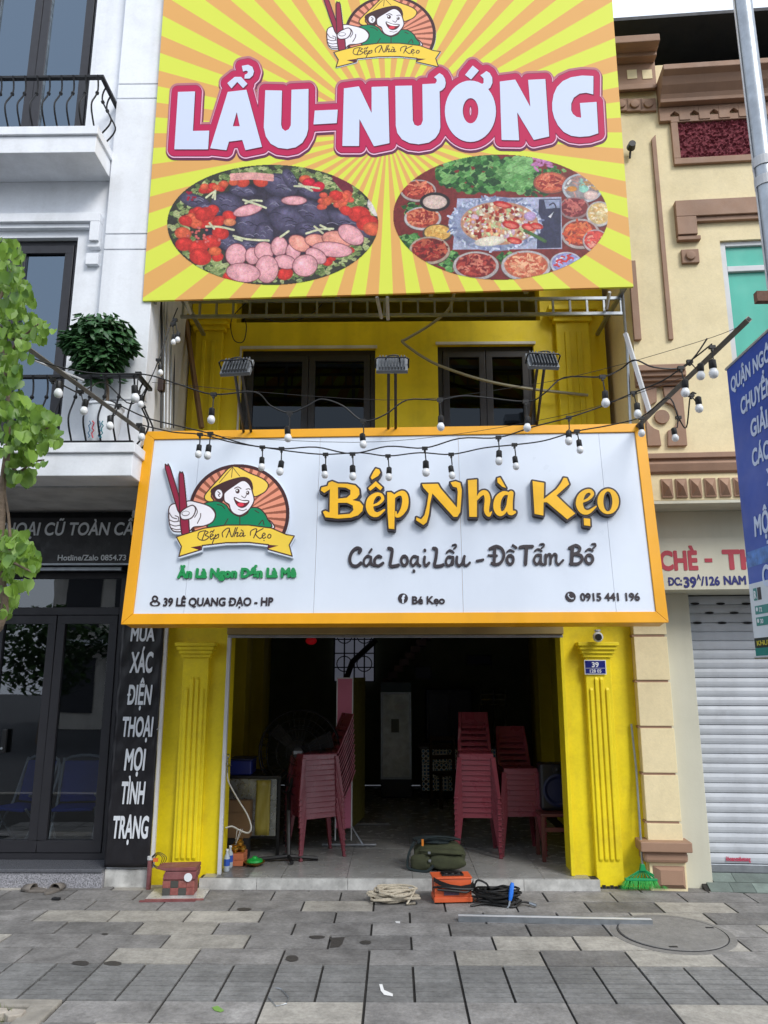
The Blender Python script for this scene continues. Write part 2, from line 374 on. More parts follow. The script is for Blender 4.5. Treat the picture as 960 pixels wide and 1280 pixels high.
class Paint:                                  # a little painter for flat print
    def __init__(s, w, h, col): s.w, s.h = w, h; s.a = np.zeros((h, w, 4)); s.a[:, :, :3] = lin(col); s.Y, s.X = np.mgrid[0:h, 0:w].astype(float)
    def _put(s, D, col, sl, soft=.7, shade=None):
        al = np.clip(.5-D/soft, 0, 1)[..., None]; c = np.array(lin(col))
        if shade is not None: c = c*shade[..., None]
        s.a[sl][..., :3] = s.a[sl][..., :3]*(1-al)+c*al; s.a[sl][..., 3:] = np.maximum(s.a[sl][..., 3:], al)
    def _sl(s, x0, x1, y0, y1): return (slice(max(0, int(y0)), min(s.h, int(y1)+2)), slice(max(0, int(x0)), min(s.w, int(x1)+2)))
    def poly(s, pts, col, smooth=0, k=1.0, line=None, lw=0):
        P = [(x*k, y*k) for x, y in pts]
        if smooth: P = [tuple(p) for p in smoothpath(P, smooth, True)]
        xs = [p[0] for p in P]; ys = [p[1] for p in P]; sl = s._sl(min(xs)-4, max(xs)+4, min(ys)-4, max(ys)+4)
        D = sdf_polys(s.X[sl], s.Y[sl], [[P]])
        if line: s._put(D-lw/2, line, sl); s._put(D+lw/2, col, sl)
        else: s._put(D, col, sl)
    def stroke(s, pts, wd, col, k=1.0, sm=4):
        P = [(p[0]*k, p[1]*k, (p[2] if len(p) > 2 else wd)*k) for p in pts]
        rm = max(p[2] for p in P)+6; xs = [p[0] for p in P]; ys = [p[1] for p in P]; sl = s._sl(min(xs)-rm, max(xs)+rm, min(ys)-rm, max(ys)+rm)
        s._put(sdf_strokes(s.X[sl], s.Y[sl], [P], sm), col, sl)
    def ell(s, cx, cy, rx, ry, col, ang=0, k=1.0, hl=.35):
        cx, cy, rx, ry = cx*k, cy*k, rx*k, ry*k; m = max(rx, ry)+3; sl = s._sl(cx-m, cx+m, cy-m, cy+m)
        X = s.X[sl]-cx; Y = s.Y[sl]-cy; ca, sa = math.cos(ang), math.sin(ang); u = (X*ca+Y*sa)/rx; v = (-X*sa+Y*ca)/ry; q = np.hypot(u, v)
        sh = 1-hl*np.clip(q, 0, 1.2)**2.2+hl*1.1*np.exp(-((u+.3)**2+(v+.45)**2)/.06)
        s._put((q-1)*min(rx, ry), col, sl, 1.2, sh)
def printmesh(name, P, mapf, d, m, inv, mask=None):
    h, w = P.h, P.w; idx = -np.ones((h+1, w+1), int); keep = (P.a[..., 3] > .5) if mask is None else mask
    need = np.zeros((h+1, w+1), bool)
    for a in (0, 1):
        for b in (0, 1): need[a:h+a, b:w+b] |= keep
    ij = np.argwhere(need); idx[need] = np.arange(len(ij))
    c00 = np.array(mapf(0, 0)); c10 = np.array(mapf(w, 0)); c01 = np.array(mapf(0, h)); c11 = np.array(mapf(w, h))
    v = ij[:, 0:1]/h; u = ij[:, 1:2]/w; xz = (c00*(1-u)+c10*u)*(1-v)+(c01*(1-u)+c11*u)*v
    co = np.stack([xz[:, 0], np.full(len(ij), d), xz[:, 1], np.ones(len(ij))], 1); Mi = np.array(inv); co = (co @ Mi.T)[:, :3]
    k = np.argwhere(keep); f = np.stack([idx[k[:, 0], k[:, 1]], idx[k[:, 0]+1, k[:, 1]], idx[k[:, 0]+1, k[:, 1]+1], idx[k[:, 0], k[:, 1]+1]], 1)
    me = bpy.data.meshes.new(name); me.vertices.add(len(co)); me.vertices.foreach_set('co', co.ravel().astype(np.float32))
    me.loops.add(len(f)*4); me.loops.foreach_set('vertex_index', f.ravel().astype(np.int32)); me.polygons.add(len(f))
    me.polygons.foreach_set('loop_start', np.arange(0, len(f)*4, 4, dtype=np.int32)); me.update(calc_edges=True)
    at_ = me.color_attributes.new('print', 'FLOAT_COLOR', 'CORNER')
    cc = np.ones((len(f), 4, 4), np.float32); cc[:, :, :3] = P.a[k[:, 0], k[:, 1], :3][:, None, :]
    at_.data.foreach_set('color', cc.ravel()); me.materials.append(m); return me
# ================================================================ SETTING: ground and pavement
g = obj('road', MB().add([(-90, -70, -.16), (90, -70, -.16), (90, 90, -.16), (-90, 90, -.16)], [(0, 1, 2, 3)]),
        mat('road_asphalt', (62, 62, 64), .9, var=.2, scale=3, bump=.5, bscale=90)); tag(g, kind='structure')
pav = obj('pavement', MB().box(-12, 12, 2.6, 7.9, -.155, -.012), M['joint']); tag(pav, kind='structure')
k_ = obj('kerb', MB().box(-12, 12, 2.42, 2.595, -.155, .01), M['concrete'], bev=.02); tag(k_, kind='structure')
def stone_mesh(nm, wd, dp, groove=False):
    b = MB(); gp = .0085; b.box(-wd/2+gp, wd/2-gp, -dp/2+gp*.6, dp/2-gp*.6, -.03, 0)
    if groove:
        b = MB(); b.box(-wd/2+gp, wd/2-gp, -dp/2+gp*.6, dp/2-gp*.6, -.03, -.003)
        for k in range(4):
            y0 = -dp/2+gp*.6+k*(dp-.007)/4; b.box(-wd/2+gp, wd/2-gp, y0+.006, y0+(dp-.007)/4-.006, -.0032, 0)
    me = b.mesh(nm); me.materials.append(M['paver_g' if groove else 'paver']); return me
M['paver_g'] = mat('ribbed_paving_stone', (124, 124, 123), .75, grain=.22, var=.26, scale=7, rand=.13, bump=.5, bscale=30, detail=9, dirt=.35, dirtc=(64,62,62))
M['paver_l'] = mat('pale_paving_stone', (164, 160, 152), .8, grain=.2, var=.26, scale=8, rand=.1, bump=.5, bscale=40, detail=9, dirt=.25, dirtc=(100,96,92))
RD = .2945; SM = {}
yb = [2.62 + i*RD for i in range(0, 17)]
rows = []; y = 4.708
pale = {(0,1.0),(3,-.79)}
def row(y0, wd, off, gro=False, xmax=9.0, xmin=-9.0, palef=.16):
    x = off - 20*wd
    while x < xmax:
        if x > xmin:
            cx = x+wd/2; cy = y0+RD/2
            if not (cx < -2.02 and cy < 4.98):
                key = (wd, gro, 'p')
                if key not in SM: SM[key] = stone_mesh('paving_stone', wd, RD, gro)
                if (wd, 0, 'l') not in SM:
                    SM[(wd, 0, 'l')] = SM[key].copy(); SM[(wd, 0, 'l')].materials.clear(); SM[(wd, 0, 'l')].materials.append(M['paver_l'])
                light = (not gro) and random.random() < palef
                o = piece('paving_stone', SM[(wd, 0, 'l') if light else key], pav, (cx, cy, random.uniform(-.002, .002)), (random.uniform(-.004, .004), random.uniform(-.003, .003), 0))
        x += wd
for i, (wd, off, gro) in enumerate([(.6, -.19, 0), (.3, -.19, 1), (.3, -.19, 1), (.6, -.19, 0), (.6, -.49, 0), (.6, -.19, 0), (.6, -.49, 0), (.6, -.19, 0), (.6, -.49, 0), (.6, -.19, 0)]):
    lim = 4.2 if i else 3.4
    row(4.708+i*RD, wd, off, bool(gro), lim, -lim-1, .22 if not gro else 0)
for i in range(1, 8): row(4.708-i*RD, .6, -.19 if i % 2 == 0 else -.49, False, 3.0, -3.0)
# manhole cover set in smooth screed
cx, cy = G(840, 1167)[:2]
mh = obj('manhole_screed', MB().lathe([(.0, .004), (.45, .004), (.455, -.01)], (cx, cy, 0), 48), mat('smooth_screed', (128, 126, 123), .8, grain=.15, var=.12, scale=5, dirt=.2, bump=.2), pav)
tag(mh, 'round patch of smooth screed around the manhole')
t = thing('manhole_cover', 'round concrete manhole cover flush in the paving at the right', 'manhole cover', loc=(cx, cy, 0))
b = MB().lathe([(0, .012), (.385, .012), (.39, .002)], (cx, cy, 0), 56); obj('cover', b, mat('manhole_concrete', (130, 128, 125), .8, grain=.15, var=.15, scale=9, bump=.5, dirt=.15), t)
obj('rim', MB().tube([(cx+.397*math.cos(a), cy+.397*math.sin(a),   .006) for a in np.linspace(0, 2*math.pi, 56, False)], .0035, 4, True), M['dark'], t)
for a in (.3, 2.5, 4.4): obj('lifting_slot', MB().box(cx+.34*math.cos(a)-.03, cx+.34*math.cos(a)+.03, cy+.34*math.sin(a)-.012, cy+.34*math.sin(a)+.012, .011, .0145), M['dark'], t)

# ================================================================ LEFT: white town house
XR = -2.31
LB = thing('white_town_house', 'white rendered town house with black iron balconies left of the yellow shop', 'building', loc=(-5, 6.6, 0))
YW = 6.6
def wpt(px, py, Y): p = at(px, py, Y); return p.x, p.z
Z3 = 3.57; ZB3 = 6.73
w2 = [wpt(97.5, 297, YW), wpt(97.5, 297, YW)]
wr = at(97.5, 300, YW).x; w2t = at(60, 297, YW).z           # second-floor window right edge / head
u_r = at(116, 60, YW+.0).x; ub = ZB3+.27
# wall pieces round the two windows
wl = wr-2.35
b = MB()
b.box(wr, XR-.0, YW, YW+.22, Z3+.3, 10.4)                    # right of both windows
b.box(wl, wr, YW, YW+.22, w2t, ZB3)                         # between floors
b.box(-7, wl, YW, YW+.22, Z3+.3, 10.4)
b.box(wl, wr, YW, YW+.22, 9.6, 10.4)
b.box(u_r, wr+.001, YW, YW+.22, ZB3, 9.6) if u_r < wr else None
obj('front_wall', b, M['white'], LB)
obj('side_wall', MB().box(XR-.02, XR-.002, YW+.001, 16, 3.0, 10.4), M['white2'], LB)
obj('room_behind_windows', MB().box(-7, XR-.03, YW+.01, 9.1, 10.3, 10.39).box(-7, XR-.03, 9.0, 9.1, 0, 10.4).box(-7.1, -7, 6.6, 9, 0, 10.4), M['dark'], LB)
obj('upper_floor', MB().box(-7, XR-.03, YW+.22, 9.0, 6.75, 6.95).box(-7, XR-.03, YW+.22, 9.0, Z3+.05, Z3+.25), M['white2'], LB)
# corner pilaster in blocks with recessed joints
px0, px1 = at(152, 60, YW-.07).x, XR
zs = [Z3+.02] + [at(170, y, YW-.07).z for y in (500, 312, 292.5, 123.5, 105.5)] + [10.4]
for a, c in zip(zs[:-1], zs[1:]):
    obj('pilaster_block', MB().box(px0, px1, YW-.075, YW-.001, a+.006, c-.006), M['white'], LB, bev=.004)
# window head moulding
def mould(px0, px1, py0, py1, Y, th, nm='window_moulding', m='white'):
    x0, z0 = wpt(px0, py1, Y); x1, z1 = wpt(px1, py0, Y); obj(nm, MB().box(x0, x1, Y-th, YW-.001, z0, z1), M[m], LB, bev=.004)
x0 = -4.5
zt, zb = at(60, 266, YW-.09).z, at(60, 276.5, YW-.09).z; xr = at(125, 270, YW-.09).x; xi = at(112, 285, YW-.09).x
obj('window_moulding', MB().box(x0, xr, YW-.09, YW-.001, zb, zt), M['white'], LB, bev=.004)
obj('window_moulding', MB().box(x0, xi-.02, YW-.055, YW-.001, at(60, 285, YW-.05).z, zb-.003), M['white'], LB, bev=.004)
obj('window_moulding', MB().box(xi, xr, YW-.09, YW-.001, at(110, 300, YW-.09).z, zb-.002), M['white'], LB, bev=.004)
obj('window_moulding', MB().box(xi-.02, xr+.005, YW-.06, YW-.001, at(110, 308.5, YW-.06).z, at(110, 300.5, YW-.06).z), M['white'], LB, bev=.004)
obj('window_moulding', MB().box(xi-.03, xr-.0, YW-.05, YW-.001, at(110, 330, YW-.05).z, at(110, 316, YW-.05).z), M['white'], LB, bev=.004)
# windows (frame > panes)
def window(x0, x1, z0, z1, yf, leaves, fw=.07, mt='alu', gl='glass', parent=LB, trans=None, nm='window', depth=.07, lw=.06, fr=None):
    fr_ = MB(fr); fr_.box(x0, x1, yf, yf+depth, z1-fw, z1); fr_.box(x0, x1, yf, yf+depth, z0, z0+fw)
    fr_.box(x0, x0+fw, yf, yf+depth, z0+fw, z1-fw); fr_.box(x1-fw, x1, yf, yf+depth, z0+fw, z1-fw)
    f = obj(nm, fr_, M[mt], parent, bev=.004)
    n = leaves; a = x0+fw; wd = (x1-x0-2*fw)/n
    zt = z1-fw
    if trans:
        obj('transom', MB(fr).box(x0+fw, x1-fw, yf-.004, yf+depth-.01, trans-.04, trans+.04), M[mt], f, bev=.004)
        obj('pane', MB(fr).box(x0+fw, x1-fw, yf+.03, yf+.038, trans+.04, zt), M[gl], f); zt = trans-.04
        obj('mullion', MB(fr).box((x0+x1)/2-.03, (x0+x1)/2+.03, yf-.002, yf+depth-.012, trans+.04, z1-fw), M[mt], f, bev=.004)
    for i in range(n):
        A, B = a+i*wd+.004, a+(i+1)*wd-.004; z_0 = z0+fw+.004; z_1 = zt-.004
        s = MB(fr); y0 = yf-.012; y1 = yf+depth-.02
        s.box(A, B, y0, y1, z_1-lw, z_1); s.box(A, B, y0, y1, z_0, z_0+lw*1.3); s.box(A, A+lw, y0, y1, z_0+lw*1.3, z_1-lw); s.box(B-lw, B, y0, y1, z_0+lw*1.3, z_1-lw)
        obj('sash', s, M[mt], f, bev=.005)
        obj('pane', MB(fr).box(A+lw-.005, B-lw+.005, yf+.02, yf+.028, z_0+lw, z_1-lw+.005), M[gl], f)
    return f
window(wl, wr, Z3+.3, w2t, YW+.06, 4, nm='balcony_door', gl='glass_up', lw=.085, fw=.05)
window(wl, u_r, ub-.02, 9.6, YW+.06, 4, nm='balcony_door', gl='glass_up', lw=.085, fw=.05)
# balconies
def balcony(xend, ztop, zbot, yf, yb, zrail, nb, xs, sp, rtop):
    s = MB(); s.box(-7, xend, yf+.02, yb, zbot, ztop-.09)
    sl_ = obj('balcony', s, M['white'], LB, bev=.006)
    obj('coping', MB().box(-7, xend+.02, yf-.005, yb, ztop-.088, ztop), M['white'], sl_, bev=.005)
    obj('handrail', MB().box(-7, xend+.01, yf+.03, yf+.07, zrail-.03, zrail).box(xend-.03, xend+.01, yf+.07, yb, zrail-.03, zrail), M['iron'], sl_, bev=.004)
    obj('bottom_rail', MB().box(-7, xend-.02, yf+.035, yf+.06, ztop+.012, ztop+.03).box(xend-.045, xend-.02, yf+.06, yb, ztop+.012, ztop+.03), M['iron'], sl_)
    H = zrail-ztop-.03
    pr = [(0, 0), (-.0, .02), (.07*1.0, .2), (.085, .35), (.03, .56), (.0, .68), (-.01, .78), (.0, .9), (.025, 1)]
    pa = smoothpath([(0, -a*1.1, z*H) for a, z in pr], 3)
    mb = MB().tube(pa, .0085, 5); mb.ball((0, -.0, .68*H), .02, 6, 4); me = mb.mesh('baluster', None, M['iron'], True)
    x = xend-.045; i = 0
    while x > -4.6:
        piece('baluster', me, sl_, (x-(-5), yf+.05-6.6, ztop+.02)); x -= sp; i += 1
    y = yf+.05+sp
    while y < yb-.05:
        piece('baluster', me, sl_, (xend-.035+5, y-6.6, ztop+.02), (0, 0, R(90))); y += sp
    return sl_
balcony(at(118, 184, 6.15).x, 7.0, ZB3, 6.15, YW-.001, 7.6, 0, 0, .118, 0)
balcony(at(165, 570, 6.15).x, 3.86, Z3, 6.15, YW-.077, 4.5, 0, 0, .128, 0)
# ground floor: soffit, black fascia, glazed doors, granite step
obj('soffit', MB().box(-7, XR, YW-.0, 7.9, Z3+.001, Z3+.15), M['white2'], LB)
YD = 7.77
xj = at(133, 1080, 7.5).x
st = obj('threshold', MB().box(-7, xj, 7.42, 7.9, -.01, .135), M['granite'], LB, bev=.006)
obj('tread', MB().box(-7, xj+.0, 7.405, 7.92, .136, .165), M['graniteT'], st, bev=.004)
obj('wall_base', MB().box(xj+.002, -2.29, 7.47, 7.9, -.01, at(160, 1087, 7.47).z), M['marble'], LB, bev=.003)
obj('party_wall', MB().box(xj+.002, -2.29, 7.5, 7.9, at(160, 1087, 7.47).z, Z3), M['white'], LB)
zdt = at(60, 770, YD).z
dl = at(-70, 900, YD).x
xm = (at(64, 900, YD).x); xs0 = at(-3, 900, YD).x
dr = at(150, 800, YD).x+.03
f = window(dl-.9, dr, .166, at(60, 716, YD).z, YD, 4, fw=.06, nm='glazed_door', trans=at(60, 764, YD).z, lw=.085)
hd = obj('door_handle', MB().box(at(4, 950, YD).x-.02, at(4, 950, YD).x+.03, YD-.05, YD-.015, 1.15, 1.38), M['iron'], f, bev=.01)
obj('keyhole', MB().lathe([(0, 0), (.012, 0), (.012, .01), (0, .01)], (at(4, 950, YD).x, YD-.052, 1.2), 8, 'y'), M['steel'], f)
obj('door_head', MB().box(-7, dr, 7.6, 7.9, at(60, 716, YD).z+.002, at(60, 690, 7.6).z), M['alu'], LB)
obj('head_track', MB().box(-7, dr, 7.57, 7.598, at(60, 713, 7.57).z, at(60, 709, 7.57).z), M['steel'], LB)
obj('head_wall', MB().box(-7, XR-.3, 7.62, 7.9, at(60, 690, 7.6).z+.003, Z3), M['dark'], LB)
obj('shop_inner_wall', MB().box(-7, XR-.03, 10.5, 10.6, 0, 3.5), M['white2'], LB)
obj('shop_inner_floor', MB().box(-7, XR-.03, 7.93, 10.5, .0, .16), M['floor'], LB)

# black fascia sign of the phone shop
t = thing('shop_fascia_sign', 'black fascia sign with silver letters over the glazed doors at left', 'sign', loc=(-3.5, 7.5, 2.9))
YS = 7.5
zt_, zb_ = at(100, 647, YS).z, at(100, 704, YS).z
obj('panel', MB().box(-5.5, at(168, 680, YS).x+.25, YS, YS+.05, zb_, zt_), M['blacks'], t)
obj('lower_trim', MB().box(-5.5, at(168, 680, YS).x+.25, YS-.012, YS+.02, zb_-.02, zb_-.002), M['steel'], t)
x0, zb = wpt(1, 669, YS); x1, zc = wpt(163.5, 653, YS)
text('lettering', 'THOẠI CŨ TOÀN CẦU', M['wtext'], t, W0, at(-6, 669, YS).x, at(178, 669, YS).x, zb, zc, YS-.004, .003, .02, .12)
x0, zb = wpt(72, 700.5, YS); x1, zc = wpt(158, 693.5, YS)
text('phone_line', 'Hotline/Zalo 0854.73', M['wtext'], t, W0, x0, x1, zb, zc, YS-.004, .003, .02)
# tall black banner
t = thing('vertical_banner', 'tall black vinyl banner with white words beside the yellow pilaster', 'banner', loc=(-2.6, 7.46, .2))
YV = 7.44
xl, zl = wpt(130, 1084, YV); xr2, _ = wpt(187, 1084, YV); ztop = 2.75
xlt = at(158, 785, YV).x
gx = 14; gz = 60; vs = []; fs = []
for j in range(gz+1):
    for i in range(gx+1):
        u = i/gx; v = j/gz; x = xl+(xr2-xl)*u
        dd = .008*math.sin(u*9+v*31)+.006*math.sin(u*17-v*47+1)+.004*math.sin(v*90+u*5); dd *= (.4+.6*abs(u-.5)*2)
        vs.append((x, YV+dd*.6, zl+(ztop-zl)*v))
for j in range(gz):
    for i in range(gx): a = j*(gx+1)+i; fs.append((a, a+1, a+gx+2, a+gx+1))
sh = obj('vinyl_sheet', MB().add(vs, fs), M['blacks'], t, smooth=True)
so = sh.modifiers.new('s', 'SOLIDIFY'); so.thickness = .004; so.offset = 1
for s, a, b_, yb_, yt_ in [('MUA', 163, 194, 801, 784), ('XÁC', 162, 191.5, 840, 815), ('ĐIỆN', 158, 190, 880, 856), ('THOẠI', 151.5, 191.5, 920, 896), ('MỌI', 155, 182, 962, 936), ('TÌNH', 150, 181.5, 1004, 977), ('TRẠNG', 139.5, 186, 1047, 1020)]:
    x0, z0 = wpt(a, yb_, YV-.012); x1, z1 = wpt(b_, yt_, YV-.012)
    text('word', s, M['wtext'], t, W0, x0, x1, z0, z1, YV-.016, .003, .03, .04)
for zz in (zl+.02, 1.4): obj('rope_tie', MB().tube([(xr2-.01, YV-.01, zz), (xr2+.03, YV-.02, zz+.02)], .004, 4), M['steelw'], t)
obj('edge_batten', MB().box(xr2+.012, xr2+.04, YV-.015, YV+.02, zl, ztop), M['white2'], t)

# ================================================================ MIDDLE: the yellow shophouse
YB = thing('yellow_shophouse', 'narrow yellow shophouse with open ground floor between white and beige neighbours', 'building', loc=(0, 7.5, 0))
XL_, XRR = -2.285, 2.43
YF = 7.55
jl = at(281, 900, YF).x; jr = at(708, 900, YF).x           # the opening
ZH = at(500, 797, 7.5).z                                    # underside of the shutter box
# lower pillars
def pillar(x0, x1, cx0, cx1, side):
    p = obj('pillar', MB().box(x0, x1, YF, YF+.35, -.01, 2.75), M['yellow'], YB, bev=.006)
    zc0 = at(500, 822, 7.48).z; zc1 = at(500, 803, 7.48).z
    obj('pilaster', MB().box(cx0, cx1, YF-.06, YF-.001, -.005, zc0), M['yellow'], p, bev=.006)
    n = 5
    wdt = (cx1-cx0)
    for k in range(4):                                     # raised flutes
        a = cx0+wdt*(.12+.205*k); h = zc0-.18-(.10 if k in (0, 3) else 0)
        obj('flute', MB().prof([(YF-.061, .22), (YF-.076, .25), (YF-.076, h-.03), (YF-.061, h)], a, a+wdt*.14), M['yellow'], p, bev=.008)
    for k in range(4):                                     # capital in steps
        z = zc0+(zc1-zc0)*k/4; g_ = .018*(k+1)
        obj('capital_step', MB().box(cx0-g_, cx1+g_, YF-.06-g_, YF-.001, z+.001, z+(zc1-zc0)/4-.001), M['yellow'], p, bev=.004)
    return p
pillar(XL_, jl, at(222, 950, YF-.06).x, at(255, 950, YF-.06).x, -1)
pillar(jr, XRR, at(738, 950, YF-.06).x, at(771, 950, YF-.06).x, 1)
# ragged fresh paint edge at the foot of the right pilaster
b = MB()
for k in range(9):
    x = at(748, 1108, YF-.06).x+k*.036; h = random.uniform(.012, .03); b.box(x, x+.03, YF-.069, YF-.0605, -.001, h)
obj('foot_stain', b, M['dark'], YB)
# shutter box, lintel
obj('shutter_box', MB().box(jl-.0, jr, 7.47, 7.9, ZH+.03, 2.75), mat('shutter_box_cream', (150, 132, 84), .6, var=.15, streak=.2), YB, bev=.01)
obj('shutter_end_bar', MB().box(jl+.003, jr-.003, 7.5, 7.56, ZH, ZH+.028), M['steel'], YB, bev=.004)
obj('guide_rail', MB().box(jl+.001, jl+.035, 7.5, 7.545, .1, ZH), M['steelw'], YB, bev=.003)
obj('guide_rail', MB().box(jr-.035, jr-.001, 7.5, 7.545, .1, ZH), M['yellow'], YB, bev=.003)
obj('lintel_wall', MB().box(XL_, XRR, 7.56, 7.9, 2.752, 3.3), M['yellow2'], YB)
# the step: marble risers and floor
xs_ = [-1.80, -1.27, -.44, .38, 1.16, 1.85]
fs_ = obj('shop_step', MB().box(-1.8, 1.85, 7.42, 7.9, -.01, .09), M['joint'], YB)
for a, c in zip(xs_[:-1], xs_[1:]):
    obj('marble_slab', MB().box(a+.002, c-.002, 7.40, 7.418, -.005, .093), M['marble'], fs_)
YI = 12.5
fl = tag(obj('shop_floor', MB().box(jl+.0, jr-.0, 7.47, 7.62, -.05, .088).box(XL_+.01, XRR-.01, 7.621, 13.4, -.05, .088), M['joint'], YB), None)
me = MB().box(-.298, .298, -.298, .298, -.01, 0).mesh('floor_tile', None, M['floor'])
for i in range(8):
    for j in range(9):
        x = -2.25+i*.6+.3
        if abs(x) > 2.0: continue
        if j == 0 and abs(x) > 1.4: piece('floor_tile', me, fl, (math.copysign(1.56, x), 7.72-7.5, .0985), (0, 0, 0), (.7, 1, 1)); continue
        piece('floor_tile', me, fl, (x, 7.42+.3+j*.6-7.5, .0985))
# interior shell
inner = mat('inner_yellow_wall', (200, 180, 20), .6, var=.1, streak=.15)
dk = mat('inner_dark_wall', (34, 40, 58), .7, var=.2)
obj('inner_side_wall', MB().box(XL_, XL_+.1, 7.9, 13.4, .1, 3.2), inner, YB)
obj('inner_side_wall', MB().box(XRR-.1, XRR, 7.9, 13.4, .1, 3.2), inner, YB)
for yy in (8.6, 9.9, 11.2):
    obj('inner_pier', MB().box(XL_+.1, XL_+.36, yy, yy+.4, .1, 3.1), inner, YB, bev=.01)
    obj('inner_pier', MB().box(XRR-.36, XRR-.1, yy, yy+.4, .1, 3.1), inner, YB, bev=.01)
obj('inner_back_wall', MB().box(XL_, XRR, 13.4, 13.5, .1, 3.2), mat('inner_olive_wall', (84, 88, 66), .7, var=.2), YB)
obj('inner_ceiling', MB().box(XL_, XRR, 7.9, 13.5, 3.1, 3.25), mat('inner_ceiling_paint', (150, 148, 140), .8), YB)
# upper storey, set back
YU = 7.85
XUL, XUR = -2.30, 2.36
def up(px, py, Y=YU): p = at(px, py, Y); return p.x, p.z
lw0, lw1 = up(300, 500)[0], up(469, 500)[0]; lwt = up(400, 436)[1]
rw0, rw1 = up(548, 500)[0], up(670, 500)[0]; rwt = up(600, 431)[1]
tb = up(480, 402)[1]; t0x, t1x = up(296, 390)[0], up(675, 390)[0]
sill = 3.7
b = MB()
b.box(XUL, lw0, YU, YU+.25, 3.2, tb); b.box(lw1, rw0, YU, YU+.25, 3.2, tb); b.box(rw1, XUR, YU, YU+.25, 3.2, tb)
b.box(lw0, lw1, YU, YU+.25, 3.2, sill); b.box(rw0, rw1, YU, YU+.25, 3.2, sill); b.box(lw0, lw1, YU, YU+.25, lwt, tb); b.box(rw0, rw1, YU, YU+.25, rwt, tb)
b.box(XUL, t0x, YU, YU+.25, tb, 6.6); b.box(t1x, XUR, YU, YU+.25, tb, 6.6); b.box(t0x, t1x, YU, YU+.25, 6.35, 6.6)
obj('upper_wall', b, M['yellow2'], YB)
obj('upper_slab', MB().box(XUL, XUR, 7.6, YU+.25, 6.6, 6.8).box(XUL, XUR, YU+.25, 12, 6.6, 6.8), M['yellow2'], YB)
obj('sign_deck', MB().box(XL_, XRR, 7.0, 7.85, 3.05, 3.2), M['concrete'], YB)
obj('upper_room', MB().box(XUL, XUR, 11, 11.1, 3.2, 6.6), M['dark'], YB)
window(lw0, lw1, sill, lwt, YU+.05, 2, nm='window', gl='glass_c', parent=YB, fw=.055, lw=.07)
window(rw0, rw1, sill, rwt, YU+.05, 2, nm='window', gl='glass_c', parent=YB, fw=.055, lw=.07)
obj('window_surround', MB().box(lw0-.02, lw1+.02, YU-.02, YU-.001, lwt, lwt+.03).box(lw0-.02, lw0-.001, YU-.02, YU-.001, sill, lwt-.001).box(rw0-.02, rw1+.02, YU-.02, YU-.001, rwt, rwt+.03), M['white2'], YB)
for s, (c0, c1, k0, k1) in enumerate([((242, 278), (238, 284), 398, 410)[:0] or (242, 276, 395, 412), (698, 740, 387, 404)]):
    x0, x1 = up(c0, 470, YU-.07)[0], up(c1, 470, YU-.07)[0]; za, zb = up(480, k1, YU-.07)[1], up(480, k0, YU-.07)[1]
    p = obj('upper_pilaster', MB().box(x0, x1, YU-.07, YU-.001, 3.2, za), M['yellow2'], YB, bev=.006)
    for k in range(3):
        g_ = .03*(k+1); zz = za+(zb-za)*k/3; obj('capital_step', MB().box(x0-g_, x1+g_, YU-.07-g_, YU-.001, zz+.001, zz+(zb-za)/3-.001), M['yellow2'], p, bev=.004)
    for k in range(2):
        a = x0+(x1-x0)*(.25+.35*k); obj('flute', MB().box(a, a+(x1-x0)*.15, YU-.088, YU-.071, 3.3, za-.12), M['yellow2'], p, bev=.006)
obj('timber_prop', MB().tube([up(232, 400, 7.7)[:1]+(7.7, up(232, 400, 7.7)[1]), up(252, 535, 7.5)[:1]+(7.5, up(252, 535, 7.5)[1])], .03, 4), mat('rough_timber', (110, 82, 48), .8, var=.2), YB)

# ================================================================ RIGHT: beige house with brown stone trim
FR = Frame((2.36, 6.93, 0), R(-4))
RB = thing('beige_town_house', 'beige town house with brown mouldings and a white roller shutter right of the yellow shop', 'building', fr=FR)
def RL(px, py, d=0): return FR(px, py, d)
def rbox(nm, x0, x1, d0, d1, z0, z1, m, bev=.005, parent=RB): return obj(nm, MB(FR).box(x0, x1, d0, d1, z0, z1), M[m], parent, bev=bev)
def rpx(nm, a, c, top, bot, d, d1, m, bev=.005, parent=RB, mid=True):
    xa = RL(a, (top+bot)/2, d)[0]; xc = RL(c, (top+bot)/2, d)[0]; z1 = RL((a+c)/2, top, d)[1]; z0 = RL((a+c)/2, bot, d)[1]
    return obj(nm, MB(FR).box(xa, xc, d, d1, z0, z1), M[m], parent, bev=bev)
zsof = RL(880, 628, 0)[1]; ztop = RL(880, 80, 0)[1]
XE = 6.5
wx0 = RL(910, 400)[0]; wzt = RL(940, 299)[1]; wzb = RL(940, 520)[1]; wx1 = wx0+1.5
b = MB(FR); b.box(0, wx0, 0, .25, zsof, ztop); b.box(wx0, wx1, 0, .25, wzt, ztop); b.box(wx0, wx1, 0, .25, zsof, wzb); b.box(wx1, XE, 0, .25, zsof, ztop)
obj('front_wall', b, M['beige'], RB)
obj('side_wall', MB(FR).box(.0, .02, .251, 8, zsof, ztop), M['beige'], RB)
obj('core', MB(FR).box(.03, XE, 1.6, 1.7, 0, ztop), M['dark'], RB)
f = rbox('window_frame', wx0, wx0+.06, .03, .10, wzb, wzt, 'steelw')
rbox('frame_head', wx0+.06, wx1, .03, .10, wzt-.05, wzt, 'steelw', parent=f)
mz = RL(940, 333)[1]; rbox('mullion', wx0+.06, wx1, .03, .09, mz-.03, mz+.03, 'steelw', parent=f)
obj('pane', MB(FR).box(wx0+.06, wx1, .06, .075, mz+.03, wzt-.05), M['teal'], f); obj('pane', MB(FR).box(wx0+.06, wx1, .065, .08, wzb, mz-.03), M['teal'], f)
